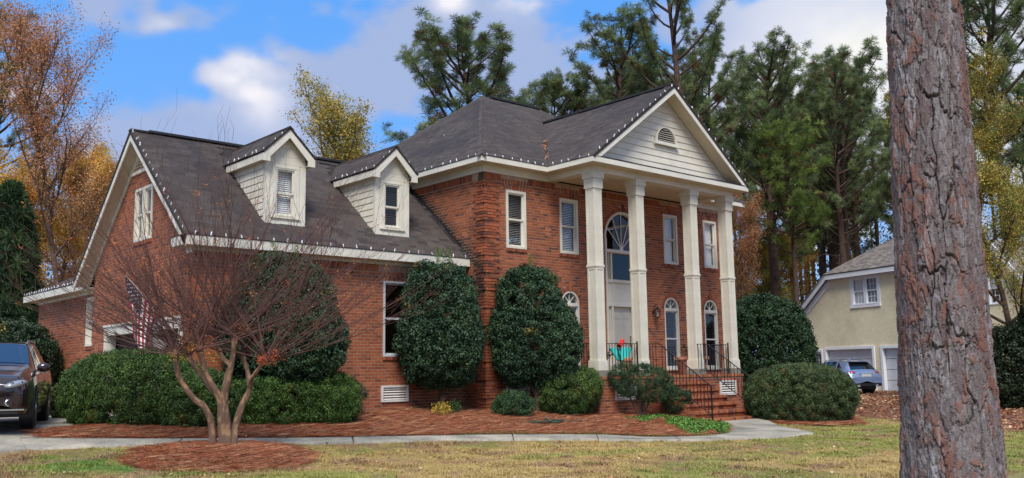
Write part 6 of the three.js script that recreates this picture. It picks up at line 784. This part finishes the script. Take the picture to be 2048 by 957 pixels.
{ // bright ground cover at the foot of the steps
  const r = rng(61), l = [], inP = (x, z) => { const q = [[2.3, 2.75], [3.9, 2.6], [4.35, 3.6], [4.42, 4.5], [2.6, 5.75], [1.5, 5.5], [2.6, 4.2], [2.2, 3.4]]; let c = false; for (let a = 0, b = q.length - 1; a < q.length; b = a++) if (q[a][1] > z !== q[b][1] > z && x < ((q[b][0] - q[a][0]) * (z - q[a][1])) / (q[b][1] - q[a][1]) + q[a][0]) c = !c; return c; };
  for (let i = 0; i < 3600; i++) { const x = 1.4 + 3.2 * r(), z = 2.4 + 3.5 * r(); if (!inP(x, z) || fbm(x * 2.2, z * 2.2, 3, 3) < 0.4) continue; const k = 0.6 + 0.8 * r(), s = 0.55 + 0.4 * r(); l.push({ m: mat4([x, ground(x, z) + 0.07 + 0.03 * r(), z], [r() * 6, r() * 6, r() * 6], [s, s, s]), c: mix3([0.06, 0.2, 0.025], [0.13, 0.26, 0.05], r()).map((v) => v * k) }); }
  const o = instanced('ground_cover', G.sprig, M.leaf, l, scene, true);
}
// ---------------------------------------------------------------- the bare multi-stemmed tree
{
  const t = thing('crape_myrtle', 'bare multi-stemmed tree in a round straw bed before the garage wing', 'tree', [-8.55, 0.08, 2.95]), B = [-8.55, 0.08, 2.95], r = rng(202);
  const stems = [
    [[[-8.74, 0.0, 2.79], [-8.77, 0.38, 2.81], [-8.82, 0.66, 2.82], [-8.96, 0.9, 2.8], [-9.1, 1.01, 2.77], [-9.38, 1.41, 2.73], [-9.51, 1.82, 2.83]], 0.085, 0.06], [[[-8.6, 0.0, 2.85], [-8.6, 0.64, 2.88], [-8.66, 1.02, 2.76], [-8.78, 1.34, 2.44], [-8.98, 1.79, 2.08]], 0.085, 0.05],
    [[[-8.61, 0.0, 2.96], [-8.68, 0.56, 2.99], [-8.75, 1.02, 3.01], [-8.96, 1.4, 2.97], [-9.16, 1.91, 3.02]], 0.1, 0.06], [[[-8.55, -0.02, 2.96], [-8.6, 0.56, 2.99], [-8.67, 1.0, 3.02], [-8.65, 1.36, 3.1], [-8.62, 1.62, 3.18], [-8.57, 2.14, 3.19]], 0.12, 0.055],
    [[[-8.62, 1.6, 3.17], [-8.66, 1.72, 2.96], [-8.68, 1.9, 2.78], [-8.7, 2.16, 2.67]], 0.055, 0.045], [[[-8.47, -0.02, 3.01], [-8.45, 0.51, 3.05], [-8.37, 0.91, 3.13], [-8.27, 1.2, 3.21], [-8.28, 1.49, 3.12], [-8.33, 1.79, 3.0]], 0.085, 0.05], [[[-8.27, 1.2, 3.21], [-8.32, 1.39, 3.41], [-8.28, 1.57, 3.61], [-8.25, 1.68, 3.79]], 0.05, 0.035]];
  const tips = []; const loc = (p) => V(p[0] - B[0], p[1] - B[1], p[2] - B[2]);
  for (const [p, r0, r1] of stems) { const c = new THREE.CatmullRomCurve3(p.map(loc)), pts = c.getPoints(26), k = r() * 9; const g = taper(pts, (q) => 0.8 * mix(r0 * (q < 0.08 ? 1.25 : 1), r1, q) * (1 + 0.12 * (noise3(q * 9 + k, k, 2) - 0.5) * 2) * (q > 0.93 ? 1.35 : 1), 12); const a = g.attributes.position; for (let i = 0; i < a.count; i++) { const n = fbm(a.getX(i) * 9, a.getY(i) * 2.2, a.getZ(i) * 9, 3) - 0.5; a.setXYZ(i, a.getX(i) + g.attributes.normal.getX(i) * n * 0.02, a.getY(i), a.getZ(i) + g.attributes.normal.getZ(i) * n * 0.02); } g.computeVertexNormals(); put('trunk', g, M.barkMyrtle, t); tips.push([pts[26], pts[26].clone().sub(pts[22]).normalize(), r1]); }
  const right = V(0.747, 0, 0.665), K = new Kit(), F = new Kit(), lv = [];
  const whip = (p, d, L, r0, lvl, up) => { const pts = [p.clone()], n = lvl ? 4 : 6; let q = p.clone(), v = d.clone(); for (let i = 1; i <= n; i++) { v.add(V((r() - 0.5) * 0.22, up + (r() - 0.5) * 0.16, (r() - 0.5) * 0.22)).normalize(); q = q.clone().addScaledVector(v, L / n); pts.push(q); if (lvl < 2 && i > 0 && i < n + 1) for (let s = 0; s < (lvl ? 1 : 2); s++) if (r() < 0.72) whip(q, v.clone().add(V(r() - 0.5, r() * 0.6 - 0.15, r() - 0.5).multiplyScalar(1.25)).normalize(), L * (0.2 + 0.25 * r()) * (lvl ? 0.8 : 1), r0 * 0.5 * (1 - i / (n + 2)) + 0.0014, lvl + 1, 0.03); } (lvl ? F : K).add(taper(pts, (f) => mix(r0, Math.max(0.0014, r0 * 0.25), f), lvl ? 3 : 5)); if (lvl && r() < 0.035) lv.push([q.clone(), 1]); };
  for (const [p, d, rr] of tips) { K.add(new THREE.SphereGeometry(rr * 1.35, 10, 8).translate(p.x, p.y, p.z)); const n = 18; for (let i = 0; i < n; i++) { const th = mix(0.12, 3.02, (i + r()) / n), side = p.dot(right) * 0.55; const dir = V(0, Math.sin(th) * 0.95 + 0.05, 0).addScaledVector(right, Math.cos(th) * 1.1 + side).add(V((r() - 0.5) * 0.9, 0, (r() - 0.5) * 0.9)).normalize(); const low = 1 - dir.y; whip(p.clone().add(V((r() - 0.5) * 0.1, 0, (r() - 0.5) * 0.1)), dir, 1.85 + 1.35 * r() + 0.4 * low + 0.05 * Math.max(0, dir.y), 0.0125, 0, 0.03 + 0.02 * r()); } }
  for (const p of tips) for (let i = 0; i < 26; i++) { const d = V(r() - 0.5, r() * 0.9 - 0.1, r() - 0.5).normalize(); F.add(taper([p[0], p[0].clone().addScaledVector(d, 0.16), p[0].clone().addScaledVector(d, 0.3 + 0.3 * r()).add(V(0, 0.08, 0))], (f) => mix(0.004, 0.0015, f), 3)); }
  K.build('branches', M.twig, t); F.build('twigs', M.twig, t);
  const clusters = [[-0.78, 1.95, -0.2, 30, [0.62, 0.36, 0.06]], [-0.68, 1.88, 0.0, 26, [0.62, 0.3, 0.05]], [-0.95, 1.72, -0.05, 18, [0.5, 0.36, 0.07]], [-0.55, 1.8, 0.12, 16, [0.6, 0.2, 0.05]], [-0.42, 1.7, 0.2, 14, [0.58, 0.34, 0.06]], [0.28, 1.62, 0.86, 46, [0.62, 0.13, 0.05]], [0.4, 1.7, 0.95, 20, [0.65, 0.17, 0.06]], [0.05, 2.2, 0.3, 12, [0.6, 0.2, 0.06]], [0.28, 2.15, 0.25, 10, [0.6, 0.18, 0.07]]];
  const list = []; for (const [x, y, z, n, c] of clusters) for (let i = 0; i < n; i++) { const k = 0.7 + 0.6 * r(); list.push({ m: mat4([x + (r() - 0.5) * 0.3, y + (r() - 0.5) * 0.16, z + (r() - 0.5) * 0.3], [r() * 6, r() * 6, r() * 6], [0.62, 0.62, 0.62]), c: c.map((v) => v * k) }); }
  for (const [q] of lv.slice(0, 160)) { const k = 0.7 + 0.6 * r(); list.push({ m: mat4(q.toArray(), [r() * 6, r() * 6, r() * 6], [0.8, 0.8, 0.8]), c: [0.68 * k, (0.16 + 0.14 * r()) * k, 0.07 * k] }); }
  instanced('leaves', G.redLeaf, M.fall, list, t, true);
}
// ---------------------------------------------------------------- the great pine trunk close by
{
  const t = thing('pine_tree', 'massive close pine trunk with scaly grey and rust bark', 'tree', [-10.03, -0.16, 16.45]), H = 9.5, NU = 420, NV = 1300;
  const cell = (u, v, fu, fv, sd) => { let b1 = 9, b2 = 9, id = 0; const x = u * fu, y = v * fv, ix = Math.floor(x), iy = Math.floor(y); for (let j = -1; j <= 1; j++) for (let i = -1; i <= 1; i++) { const cx = ((ix + i) % fu + fu) % fu, px = ix + i + 0.15 + 0.7 * h3(cx, iy + j, sd), py = iy + j + 0.1 + 0.8 * h3(cx, iy + j, sd + 1), d = Math.hypot((x - px) * 0.85, y - py); if (d < b1) { b2 = b1; b1 = d; id = h3(cx, iy + j, sd + 2); } else if (d < b2) b2 = d; } return [b2 - b1, id, b1]; };
  const pos = [], col = [], uv = [], idx = [];
  for (let j = 0; j <= NV; j++) { const v = j / NV, y = v < 0.8 ? (v / 0.8) * 4.3 : 4.3 + ((v - 0.8) / 0.2) * (H - 4.3), lean = [-0.055 * 0 + 0.006 * y, 0.012 * y], base = 0.222 + 0.0205 * Math.max(0, 4 - y) + 0.14 * Math.exp(-y * 2.6) - 0.008 * Math.max(0, y - 4);
    for (let i = 0; i <= NU; i++) {
      const u = i / NU, a = u * Math.PI * 2; const wx = 0.10 * (fbm(Math.cos(a) * 2.2, y * 1.7, Math.sin(a) * 2.2, 4) - 0.5), wy = 0.25 * (fbm(Math.cos(a) * 4 + 9, y * 2.3, Math.sin(a) * 4, 3) - 0.5);
      const ca = Math.cos(a), sa = Math.sin(a), w1 = fbm(ca * 3.4, y * 3.2, sa * 3.4 + 7, 5) - 0.5, w2 = fbm(ca * 3.4 + 20, y * 3.2 + 9, sa * 3.4, 5) - 0.5;
      const f = fbm(ca * 9, y * 9, sa * 9, 4), fine = fbm(ca * 34, y * 26, sa * 34, 3), wrap1 = (q) => ((q % 1) + 1) % 1;
      const [e1, id1] = cell(wrap1(u + 0.13 * w1), (y + 0.75 * w2) * 5.4 + 40, 27, 1, 1), [e2, id2] = cell(wrap1(u + 0.1 * w2), (y + 0.5 * w1 + 5) * 15, 53, 1, 5), [e3, id3] = cell(wrap1(u + 0.07 * w1), (y + 0.4 * w2 + 2) * 1.9, 17, 1, 9);
      const gate = step(0.42, 0.58, fbm(ca * 2.6 + 8, y * 1.5, sa * 2.6, 4)), gate2 = step(0.4, 0.6, fbm(ca * 4 + 18, y * 2.5, sa * 4, 3));
      const crack = step(0.07, 0.0, e3) * (0.25 + 0.75 * gate), crack1 = step(0.10, 0.0, e1) * (0.15 + 0.7 * gate2), edge = step(0.12, 0.0, e2) * 0.6;
      const r = base * (1 + 0.025 * Math.sin(a * 3 + y * 0.7)) + 0.013 * (id1 - 0.5) + 0.008 * (id2 - 0.5) + 0.012 * (id3 - 0.5) - 0.026 * crack - 0.010 * crack1 - 0.004 * edge + 0.014 * (f - 0.5) + 0.007 * (fine - 0.5);
      pos.push(ca * r + lean[0], y, sa * r + lean[1]); uv.push(u * 2, y);
      const tone = fbm(ca * 3 + 4, y * 2, sa * 3, 4);
      let c = mix3([0.125, 0.102, 0.102], [0.235, 0.215, 0.225], clamp(0.8 * id2 + (fine - 0.5) * 1.8)); c = mix3(c, [0.13, 0.083, 0.083], 0.7 * step(0.45, 0.66, 0.5 * tone + 0.5 * id1)); c = mix3(c, [0.2, 0.078, 0.05], 0.75 * step(0.61, 0.69, 0.42 * id2 + 0.3 * id1 + 0.5 * (fbm(ca * 2.4 + 5, y * 1.4, sa * 2.4, 3) - 0.25))); c = mix3(c, [0.36, 0.35, 0.375], 0.55 * step(0.54, 0.7, fbm(ca * 5 + 11, y * 3.1, sa * 5, 4)) * step(0.4, 0.62, fine)); c = mix3(c, [0.055, 0.04, 0.037], 0.8 * Math.max(crack, 0.8 * crack1)); c = mix3(c, [0.09, 0.065, 0.06], 0.6 * edge);
      col.push(...c);
    } }
  for (let j = 0; j < NV; j++) for (let i = 0; i < NU; i++) { const a = j * (NU + 1) + i, b = a + NU + 1; idx.push(a, b, a + 1, b, b + 1, a + 1); }
  const g = new THREE.BufferGeometry(); g.setAttribute('position', new THREE.Float32BufferAttribute(pos, 3)); g.setAttribute('color', new THREE.Float32BufferAttribute(col, 3)); g.setAttribute('uv', new THREE.Float32BufferAttribute(uv, 2)); g.setIndex(idx); g.computeVertexNormals();
  put('trunk', g, new THREE.MeshStandardMaterial({ vertexColors: true, roughness: 0.95, bumpMap: T.fine, bumpScale: 0.004 }), t);
}
// ---------------------------------------------------------------- pines
function pineProto(o) { // returns a Group whose parts are trunk, branches, needles; not yet in the scene
  const r = rng(o.seed), t = new THREE.Group(), h = o.h, K = new Kit(), tp = []; const lx = (r() - 0.5) * 0.06 * h, lz = (r() - 0.5) * 0.06 * h, ph = r() * 6; for (let i = 0; i <= 14; i++) { const f = i / 14; tp.push(V(lx * f * f + 0.012 * h * Math.sin(f * 5 + ph) * f, f * h - 0.2, lz * f * f + 0.012 * h * Math.cos(f * 4 + ph) * f)); }
  const tc = new THREE.CatmullRomCurve3(tp); put('trunk', taper(tc.getPoints(30), (f) => mix(o.r, 0.03, Math.pow(f, 1.15)) * (f < 0.03 ? 1.25 : 1), 10), o.bark ?? M.pineBark, t);
  const lists = [[], [], []], tuft = (p, d, s) => { const q = new THREE.Quaternion().setFromUnitVectors(V(0, 1, 0), d), k = 0.62 + 0.75 * r(), c = r() < 0.07 ? [0.16, 0.085, 0.03] : mix3(o.c0 ?? [0.12, 0.18, 0.085], o.c1 ?? [0.33, 0.4, 0.17], r()); lists[(r() * 3) | 0].push({ m: new THREE.Matrix4().compose(p, q, V(s, s, s)), c: c.map((v) => v * k) }); };
  for (let i = 0; i < o.limbs; i++) {
    const f = o.base + (1 - o.base) * Math.pow((i + r() * 0.8) / o.limbs, o.pow ?? 0.9), p0 = tc.getPoint(Math.min(0.995, f)), a = i * 2.4 + r(), q = (f - o.base) / (1 - o.base), L = o.spread * (Math.sqrt(Math.max(0, 1 - q * q)) * 0.92 + 0.14) * (0.5 + 0.65 * r()) * (q < 0.15 ? 0.8 : 1);
    const d = V(Math.cos(a), mix(o.droop ?? 0.05, 0.9, q) + (r() - 0.5) * 0.3, Math.sin(a)).normalize(), pts = [p0]; let v = d.clone(), p = p0.clone(); const n = 6; for (let k = 1; k <= n; k++) { v.add(V((r() - 0.5) * 0.35, 0.13 + (r() - 0.5) * 0.22, (r() - 0.5) * 0.35)).normalize(); p = p.clone().addScaledVector(v, L / n); pts.push(p); }
    K.add(taper(pts, (e) => mix(0.016 * L + 0.018, 0.01, e), 5));
    const tw = Math.max(3, Math.round(L * (o.dense ?? 3.2))); for (let k = 0; k < tw; k++) { const e = 0.42 + 0.58 * ((k + r()) / tw), ip = Math.min(n - 1, Math.floor(e * n)), bp = pts[ip].clone().lerp(pts[ip + 1], e * n - ip), td = v.clone().add(V(r() - 0.5, r() * 0.7 - 0.15, r() - 0.5).multiplyScalar(2)).normalize(), tl = (0.3 + 0.5 * r()) * (o.tw ?? 1), ep = bp.clone().addScaledVector(td, tl); K.add(taper([bp, bp.clone().addScaledVector(td, tl * 0.5).add(V(0, -0.02, 0)), ep], (x) => mix(0.012, 0.006, x), 3)); const m = o.perTwig ?? 3; for (let s = 0; s < m; s++) tuft(bp.clone().lerp(ep, 0.45 + 0.6 * (s / m)).add(V(r() - 0.5, r() - 0.5, r() - 0.5).multiplyScalar(0.3)), td.clone().add(V(r() - 0.5, r() * 0.8, r() - 0.5)).normalize(), (o.ts ?? 1.2) * (0.75 + 0.5 * r())); }
  }
  if (o.dead) for (let i = 0; i < o.dead; i++) { const f = 0.25 + (o.base - 0.22) * r(), p0 = tc.getPoint(f), a = r() * 6.3, L = 0.6 + 1.6 * r(); K.add(taper([p0, p0.clone().add(V(Math.cos(a) * L * 0.6, 0.1 * L, Math.sin(a) * L * 0.6)), p0.clone().add(V(Math.cos(a) * L, -0.1 * L, Math.sin(a) * L))], (e) => mix(0.03, 0.008, e), 4)); }
  K.build('branches', o.bark ?? M.pineBark, t); lists.forEach((l, i) => instanced('needles', G.pine[i], M.pineNeedle, l, t, true)); return t;
}
function plant(proto, name, label, cat, x, z, h, turn, group, sx = 1) { const o = proto.used ? proto.clone() : proto; proto.used = true; o.name = numbered(name); tag(o, label, cat, group); o.position.set(x, ground(x, z) - 0.05, z); o.rotation.y = turn; const s = h / proto.h; o.scale.set(s * sx, s, s * sx); scene.add(o); return o; }
const proto = (f, o) => Object.assign(f(o), { h: o.h });
const PA = proto(pineProto, { seed: 301, h: 17, r: 0.3, base: 0.45, limbs: 54, spread: 4.5, dense: 2.5, droop: 0.25, pow: 0.85 });
const PB = proto(pineProto, { seed: 302, h: 20, r: 0.3, base: 0.48, limbs: 40, spread: 3.9, dense: 2.3, droop: 0.1, dead: 12 });
const PC = proto(pineProto, { seed: 303, h: 23, r: 0.36, base: 0.36, limbs: 46, spread: 4.8, dense: 2.1, droop: 0.0, dead: 8 });
const PD = proto(pineProto, { seed: 304, h: 14, r: 0.16, base: 0.5, limbs: 36, spread: 2.9, dense: 2.8, c0: [0.13, 0.21, 0.06], c1: [0.34, 0.43, 0.11], droop: 0.15 });
const PE = proto(pineProto, { seed: 305, h: 21, r: 0.26, base: 0.62, limbs: 26, spread: 3.2, dense: 2.8, droop: 0.1, dead: 22 });
plant(PA, 'pine_tree', 'broad dark pine directly behind the hip of the main roof', 'tree', 10.9, -13.8, 16.6, 0.4, undefined, 1.28);
plant(PB, 'pine_tree', 'tall pine behind the ridge between hip and portico gable', 'tree', 19.0, -12.1, 19.4, 1.2, undefined, 1.22);
plant(PA, 'pine_tree', 'lower broad pine filling the gap over the ridge behind the main roof', 'tree', 17.6, -15.6, 15.6, 3.4, undefined, 1.15);
plant(PC, 'pine_tree', 'tallest grey-trunked pine behind the peak of the pediment', 'tree', 19.9, -8.5, 22.9, 2.0, undefined, 1.05);
plant(PB, 'pine_tree', 'pine with dark crown just right of the tallest trunk above the pediment', 'tree', 27.5, -12.5, 19.6, 3.9);
plant(PD, 'pine_tree', 'bright green younger pine beside the right rake of the pediment', 'tree', 29.2, -8.4, 14.2, 0.9, undefined, 1.15);
plant(PA, 'pine_tree', 'pine with rounded crown left of the tree that overlooks the cream house', 'tree', 32.8, -11.9, 19.9, 2.6);
plant(PB, 'pine_tree', 'slender pine with crown against bright cloud above the cream house', 'tree', 38.7, -10.7, 20.4, 5.1);
plant(PD, 'pine_tree', 'dark bluish younger pine filling the gap above the cream roof', 'tree', 44.7, -16.2, 19.4, 4.0, undefined, 0.9);
plant(PB, 'pine_tree', 'dark pine at the edge of the photo behind the rust-leaved tree', 'tree', -5.4, -31.2, 18.5, 0.2);
plant(PD, 'pine_tree', 'distant pine whose tip peeps over the garage ridge', 'tree', 9.7, -39.2, 15.3, 1.0, undefined, 0.7);
plant(PA, 'pine_tree', 'pine whose boughs hang over the yellowing tree right of the great trunk', 'tree', 38.4, -0.6, 22.5, 1.9);
// the stand of woodland pines beyond, tall bare stems that look alike
const stand = [[24.6, -14.5, 20], [29.8, -12.3, 21], [31.4, -15.2, 22], [36.6, -14.2, 21], [35.1, -9.6, 20], [43, -12.6, 22], [40.9, -17.2, 20], [46.6, -9.5, 21], [48.2, -14.6, 23], [52.4, -19, 22], [56, -22, 22], [50, -8, 21], [54.8, -12.6, 22], [60, -15.5, 23], [38.8, -22, 21], [46, -26, 22], [33, -21.6, 20], [62, -24, 22], [58.5, -5, 22], [66, -9, 22], [44, -5.5, 20], [71, -18, 23], [28, -19.6, 19], [51, -30, 22], [36.5, -5.8, 19], [25.9, -22.1, 20], [27.8, -17.7, 21], [39.9, -25.9, 23], [50.8, -18.9, 22]];
{ const ps = [PE, PB, PA, PD]; stand.filter(([x, z]) => { const dx = x - 30.36, dz = z + 4.16, n = -0.95 * dx - 0.31 * dz, u = -0.31 * dx + 0.95 * dz; return !(u > -8.5 && u < 9 && n > -14 && n < 12); }).forEach(([x, z, h], i) => plant(ps[i % 4], 'pine_tree', 'slim pine standing in the woodland behind the neighbouring house', 'tree', x, z, h, i * 1.7, 'pines of the woodland behind the houses')); }
// ---------------------------------------------------------------- leafy trees in autumn colour
function leafProto(o) {
  const r = rng(o.seed), t = new THREE.Group(), K = new Kit(), TR = new Kit(), lists = o.geos.map(() => []);
  const grow = (p, d, L, rad, lvl) => { const pts = [p]; let v = d.clone(), q = p.clone(); const n = lvl === 0 ? 8 : 4; for (let i = 1; i <= n; i++) { v.add(V((r() - 0.5) * 0.3, (o.up ?? 0.1) + (r() - 0.5) * 0.15, (r() - 0.5) * 0.3)).normalize(); q = q.clone().addScaledVector(v, L / n); pts.push(q); } (lvl ? K : TR).add(taper(pts, (f) => mix(rad, rad * (lvl ? 0.45 : 0.4), f), lvl === 0 ? 9 : lvl === 1 ? 6 : 4));
    const leafAt = (w) => { const k = 0.6 + 0.75 * r(), c = mix3(o.colors[(r() * o.colors.length) | 0], o.colors[(r() * o.colors.length) | 0], r()), s = (o.size ?? 1) * (0.75 + 0.5 * r()); lists[(r() * lists.length) | 0].push({ m: mat4([w.x, w.y, w.z], [r() * 6, r() * 6, r() * 6], [s, s, s]), c: c.map((x) => x * k) }); };
    if (lvl >= 2) for (let i = 0; i < o.leaves; i++) { const f = r(), ip = Math.min(n - 1, Math.floor(f * n)); leafAt(pts[ip].clone().lerp(pts[ip + 1], f * n - ip).add(V(r() - 0.5, r() - 0.5, r() - 0.5).multiplyScalar(o.scatter ?? 0.5))); }
    if (lvl < 3) { const c = o.kids[lvl]; for (let i = 0; i < c; i++) { const f = (lvl === 0 ? o.bare : 0.25) + (1 - (lvl === 0 ? o.bare : 0.25)) * ((i + r()) / c), ip = Math.min(n - 1, Math.floor(f * n)), bp = pts[ip].clone().lerp(pts[ip + 1], f * n - ip), a = i * 2.4 + r() * 1.2, out = V(Math.cos(a), 0, Math.sin(a)); const nd = lvl === 0 ? out.multiplyScalar(o.wide ?? 1).add(V(0, (o.rise ?? 0.6) + 0.5 * f, 0)).normalize() : v.clone().add(V(r() - 0.5, r() * 0.5 - 0.1, r() - 0.5).multiplyScalar(1.9)).normalize(); grow(bp, nd, L * o.len[lvl] * (0.65 + 0.6 * r()) * (lvl === 0 ? 1.15 - 0.6 * f : 1), rad * 0.5 * (1.1 - 0.5 * f), lvl + 1); } } };
  grow(V(0, -0.1, 0), V(o.lean ?? 0, 1, 0).normalize(), o.h * 0.82, o.r, 0); TR.build('trunk', o.bark ?? M.bark, t); K.build('branches', o.bark ?? M.bark, t); lists.forEach((l, i) => l.length && instanced('leaves', o.geos[i], M.fall, l, t, true)); return t;
}
const rust = [[0.62, 0.29, 0.13], [0.6, 0.37, 0.18], [0.52, 0.24, 0.12]], gold = [[0.82, 0.52, 0.1], [0.74, 0.48, 0.09], [0.5, 0.44, 0.1], [0.8, 0.38, 0.09]], olive = [[0.5, 0.4, 0.07], [0.22, 0.25, 0.055], [0.15, 0.19, 0.045], [0.56, 0.38, 0.06]];
const LA = proto(leafProto, { seed: 401, h: 17, r: 0.14, bare: 0.42, kids: [16, 6, 5], len: [0.33, 0.5, 0.5], leaves: 7, scatter: 0.6, geos: G.fallSparse, colors: rust, size: 1.0, up: 0.12, wide: 0.8, rise: 0.8 });
const LB = proto(leafProto, { seed: 402, h: 12, r: 0.14, bare: 0.25, kids: [16, 6, 5], len: [0.42, 0.5, 0.5], leaves: 8, scatter: 0.5, geos: G.fall, colors: gold, size: 1.15, up: 0.06, wide: 1.1, rise: 0.4 });
const LC = proto(leafProto, { seed: 403, h: 13, r: 0.14, bare: 0.3, kids: [17, 6, 5], len: [0.34, 0.55, 0.5], leaves: 6, scatter: 0.5, geos: [G.fall[0], G.fallSparse[0]], colors: [[0.62, 0.45, 0.08], [0.5, 0.4, 0.08], [0.27, 0.27, 0.07]], size: 1.0, up: 0.14, wide: 0.7, rise: 0.9 });
const LD = proto(leafProto, { seed: 404, h: 12, r: 0.12, bare: 0.12, kids: [17, 6, 5], len: [0.34, 0.5, 0.5], leaves: 9, scatter: 0.5, geos: G.fall, colors: olive, size: 0.8, up: 0.06, wide: 1.0, rise: 0.4 });
plant(LA, 'autumn_tree', 'tall sparse rust-leaved tree at the edge of the photo above the golden tree', 'tree', -4.6, -22.2, 17.4, 0.3);
plant(LB, 'autumn_tree', 'dense golden-leaved tree just behind the garage gable', 'tree', -3.1, -27.5, 12.4, 0.8);
plant(LB, 'autumn_tree', 'orange and gold tree close against the rear rake of the gable', 'tree', 0.9, -31.5, 11.4, 3.0);
plant(LB, 'autumn_tree', 'golden tree at the photo edge above the dark cedar', 'tree', -7.2, -29.0, 12.8, 4.4);
plant(LC, 'autumn_tree', 'yellow-leaved tree rising between the two dormers and the main roof', 'tree', 5.2, -13.9, 12.9, 0.5, undefined, 1.15);
plant(LC, 'autumn_tree', 'smaller yellow tree beside the one behind the second dormer', 'tree', 7.2, -15.6, 11.4, 2.5, undefined, 1.3);
plant(LD, 'autumn_tree', 'yellow and green leaved tree right of the great pine trunk', 'tree', 21.9, 5.4, 14.3, 0.2, undefined, 0.9);
plant(LA, 'autumn_tree', 'orange-leaved tree between the last column and the dark evergreen', 'tree', 27.2, -11.0, 11.5, 1.4, undefined, 1.1);
plant(LB, 'autumn_tree', 'gold understorey tree deep in the wood behind the slim pines', 'tree', 42, -19, 11.5, 5.3);
plant(LD, 'autumn_tree', 'olive-leaved tree in the wood just over the cream roof', 'tree', 49, -11.2, 12.5, 2.2);
plant(LD, 'autumn_tree', 'olive-leaved tree in the wood left of the cream house', 'tree', 38, -17, 11.5, 3.3);
plant(LD, 'autumn_tree', 'yellowing tree at the far edge of the photo beyond the evergreen shrubs', 'tree', 30.5, 9.4, 13, 4.3);
{ // dark cedar at the edge of the photo
  const t = thing('cedar_tree', 'dark green cedar at the edge of the photo above the SUV', 'tree', [-7.3, 0.4, -18.9]), r = rng(501), l = [], K = new Kit(); K.tube([[0, -0.1, 0], [0.05, 4, 0], [0, 7.9, 0]], 0.16, 0.02, 8);
  for (let i = 0; i < 620; i++) { const f = Math.pow(r(), 0.8), y = 0.3 + 7.8 * f, R = 2.0 * Math.pow(1 - f, 0.6) * (0.75 + 0.35 * fbm(i * 0.31, y, 2, 2)), a = r() * 6.3; if (i % 4 === 0) K.tube([[0, y - 0.3, 0], [Math.cos(a) * R * 0.9, y, Math.sin(a) * R * 0.9]], 0.025, 0.006, 4); const m = 6; for (let k = 0; k < m; k++) { const q = R * (0.5 + 0.5 * (k / m)), c = 0.6 + 0.8 * r(), s = 0.85 + 0.5 * r(); l.push({ m: mat4([Math.cos(a) * q + (r() - 0.5) * 0.4, y + (r() - 0.5) * 0.4, Math.sin(a) * q + (r() - 0.5) * 0.4], [(r() - 0.5) * 1.4, r() * 6, (r() - 0.5) * 1.4], [s, s, s]), c: mix3([0.014, 0.045, 0.014], [0.045, 0.1, 0.022], r()).map((v) => v * c) }); } }
  K.build('trunk', M.bark, t); instanced('foliage', G.cedar[0], M.needle, l, t, true);
}
{ // the far wood: one mass of trunks and leaves beyond the trees that can be told apart
  const r = rng(601), l = [], k2 = new Kit(); for (let i = 0; i < 5200; i++) { const az = (2 + 78 * r()) * Math.PI / 180, d = 78 + 45 * r(), x = CAM.x + d * Math.sin(az), z = CAM.z - d * Math.cos(az), y = 0.3 + (az > 0.75 ? 15 : 13) * Math.pow(r(), 1.25); if (fbm(x * 0.13, y * 0.2, z * 0.13, 3) < 0.42) continue; const c = [[0.03, 0.05, 0.022], [0.045, 0.06, 0.025], [0.16, 0.1, 0.035], [0.24, 0.13, 0.04], [0.05, 0.045, 0.025]][(r() * 5) | 0], k = 0.6 + 0.7 * r(), s = 3.4 + 2.6 * r(); l.push({ m: mat4([x, y, z], [r() * 6, r() * 6, r() * 6], [s, s * 0.8, s]), c: c.map((v) => v * k) }); }
  for (let i = 0; i < 2600; i++) { const az = (40 + 30 * r()) * Math.PI / 180, d = 76 + 34 * r(), x = CAM.x + d * Math.sin(az), z = CAM.z - d * Math.cos(az), y = 5 + 15 * Math.pow(r(), 1.15); if (fbm(x * 0.16, y * 0.24, z * 0.16 + 9, 3) < 0.46) continue; const c = [[0.1, 0.15, 0.065], [0.14, 0.19, 0.08], [0.2, 0.17, 0.06]][(r() * 3) | 0], k = 0.6 + 0.7 * r(), s = 2.2 + 1.8 * r(); l.push({ m: mat4([x, y, z], [r() * 6, r() * 6, r() * 6], [s, s * 0.7, s]), c: c.map((v) => v * k) }); }
  instanced('distant_woods', G.fall[1], M.needle, l, scene, true);
  for (let i = 0; i < 90; i++) { const az = (4 + 74 * r()) * Math.PI / 180, d = 72 + 40 * r(), x = CAM.x + d * Math.sin(az), z = CAM.z - d * Math.cos(az); k2.tube([[x, -0.2, z], [x + (r() - 0.5) * 0.4, 8, z], [x + (r() - 0.5) * 0.6, 17, z]], 0.2 + 0.08 * r(), 0.08, 6); } const w = k2.build('distant_trunks', M.pineBark, scene); w.userData.kind = 'stuff';
}
// trees across the street, which the window panes mirror
[[-34, 46, 19], [-20, 52, 20], [-4, 50, 19], [10, 47, 20]].forEach(([x, z, h], i) => plant([PB, PE, PA, PB][i], 'pine_tree', 'pine across the street behind the viewer', 'tree', x, z, h, i * 2.1, 'pines across the street'));

renderer.render(scene, camera);
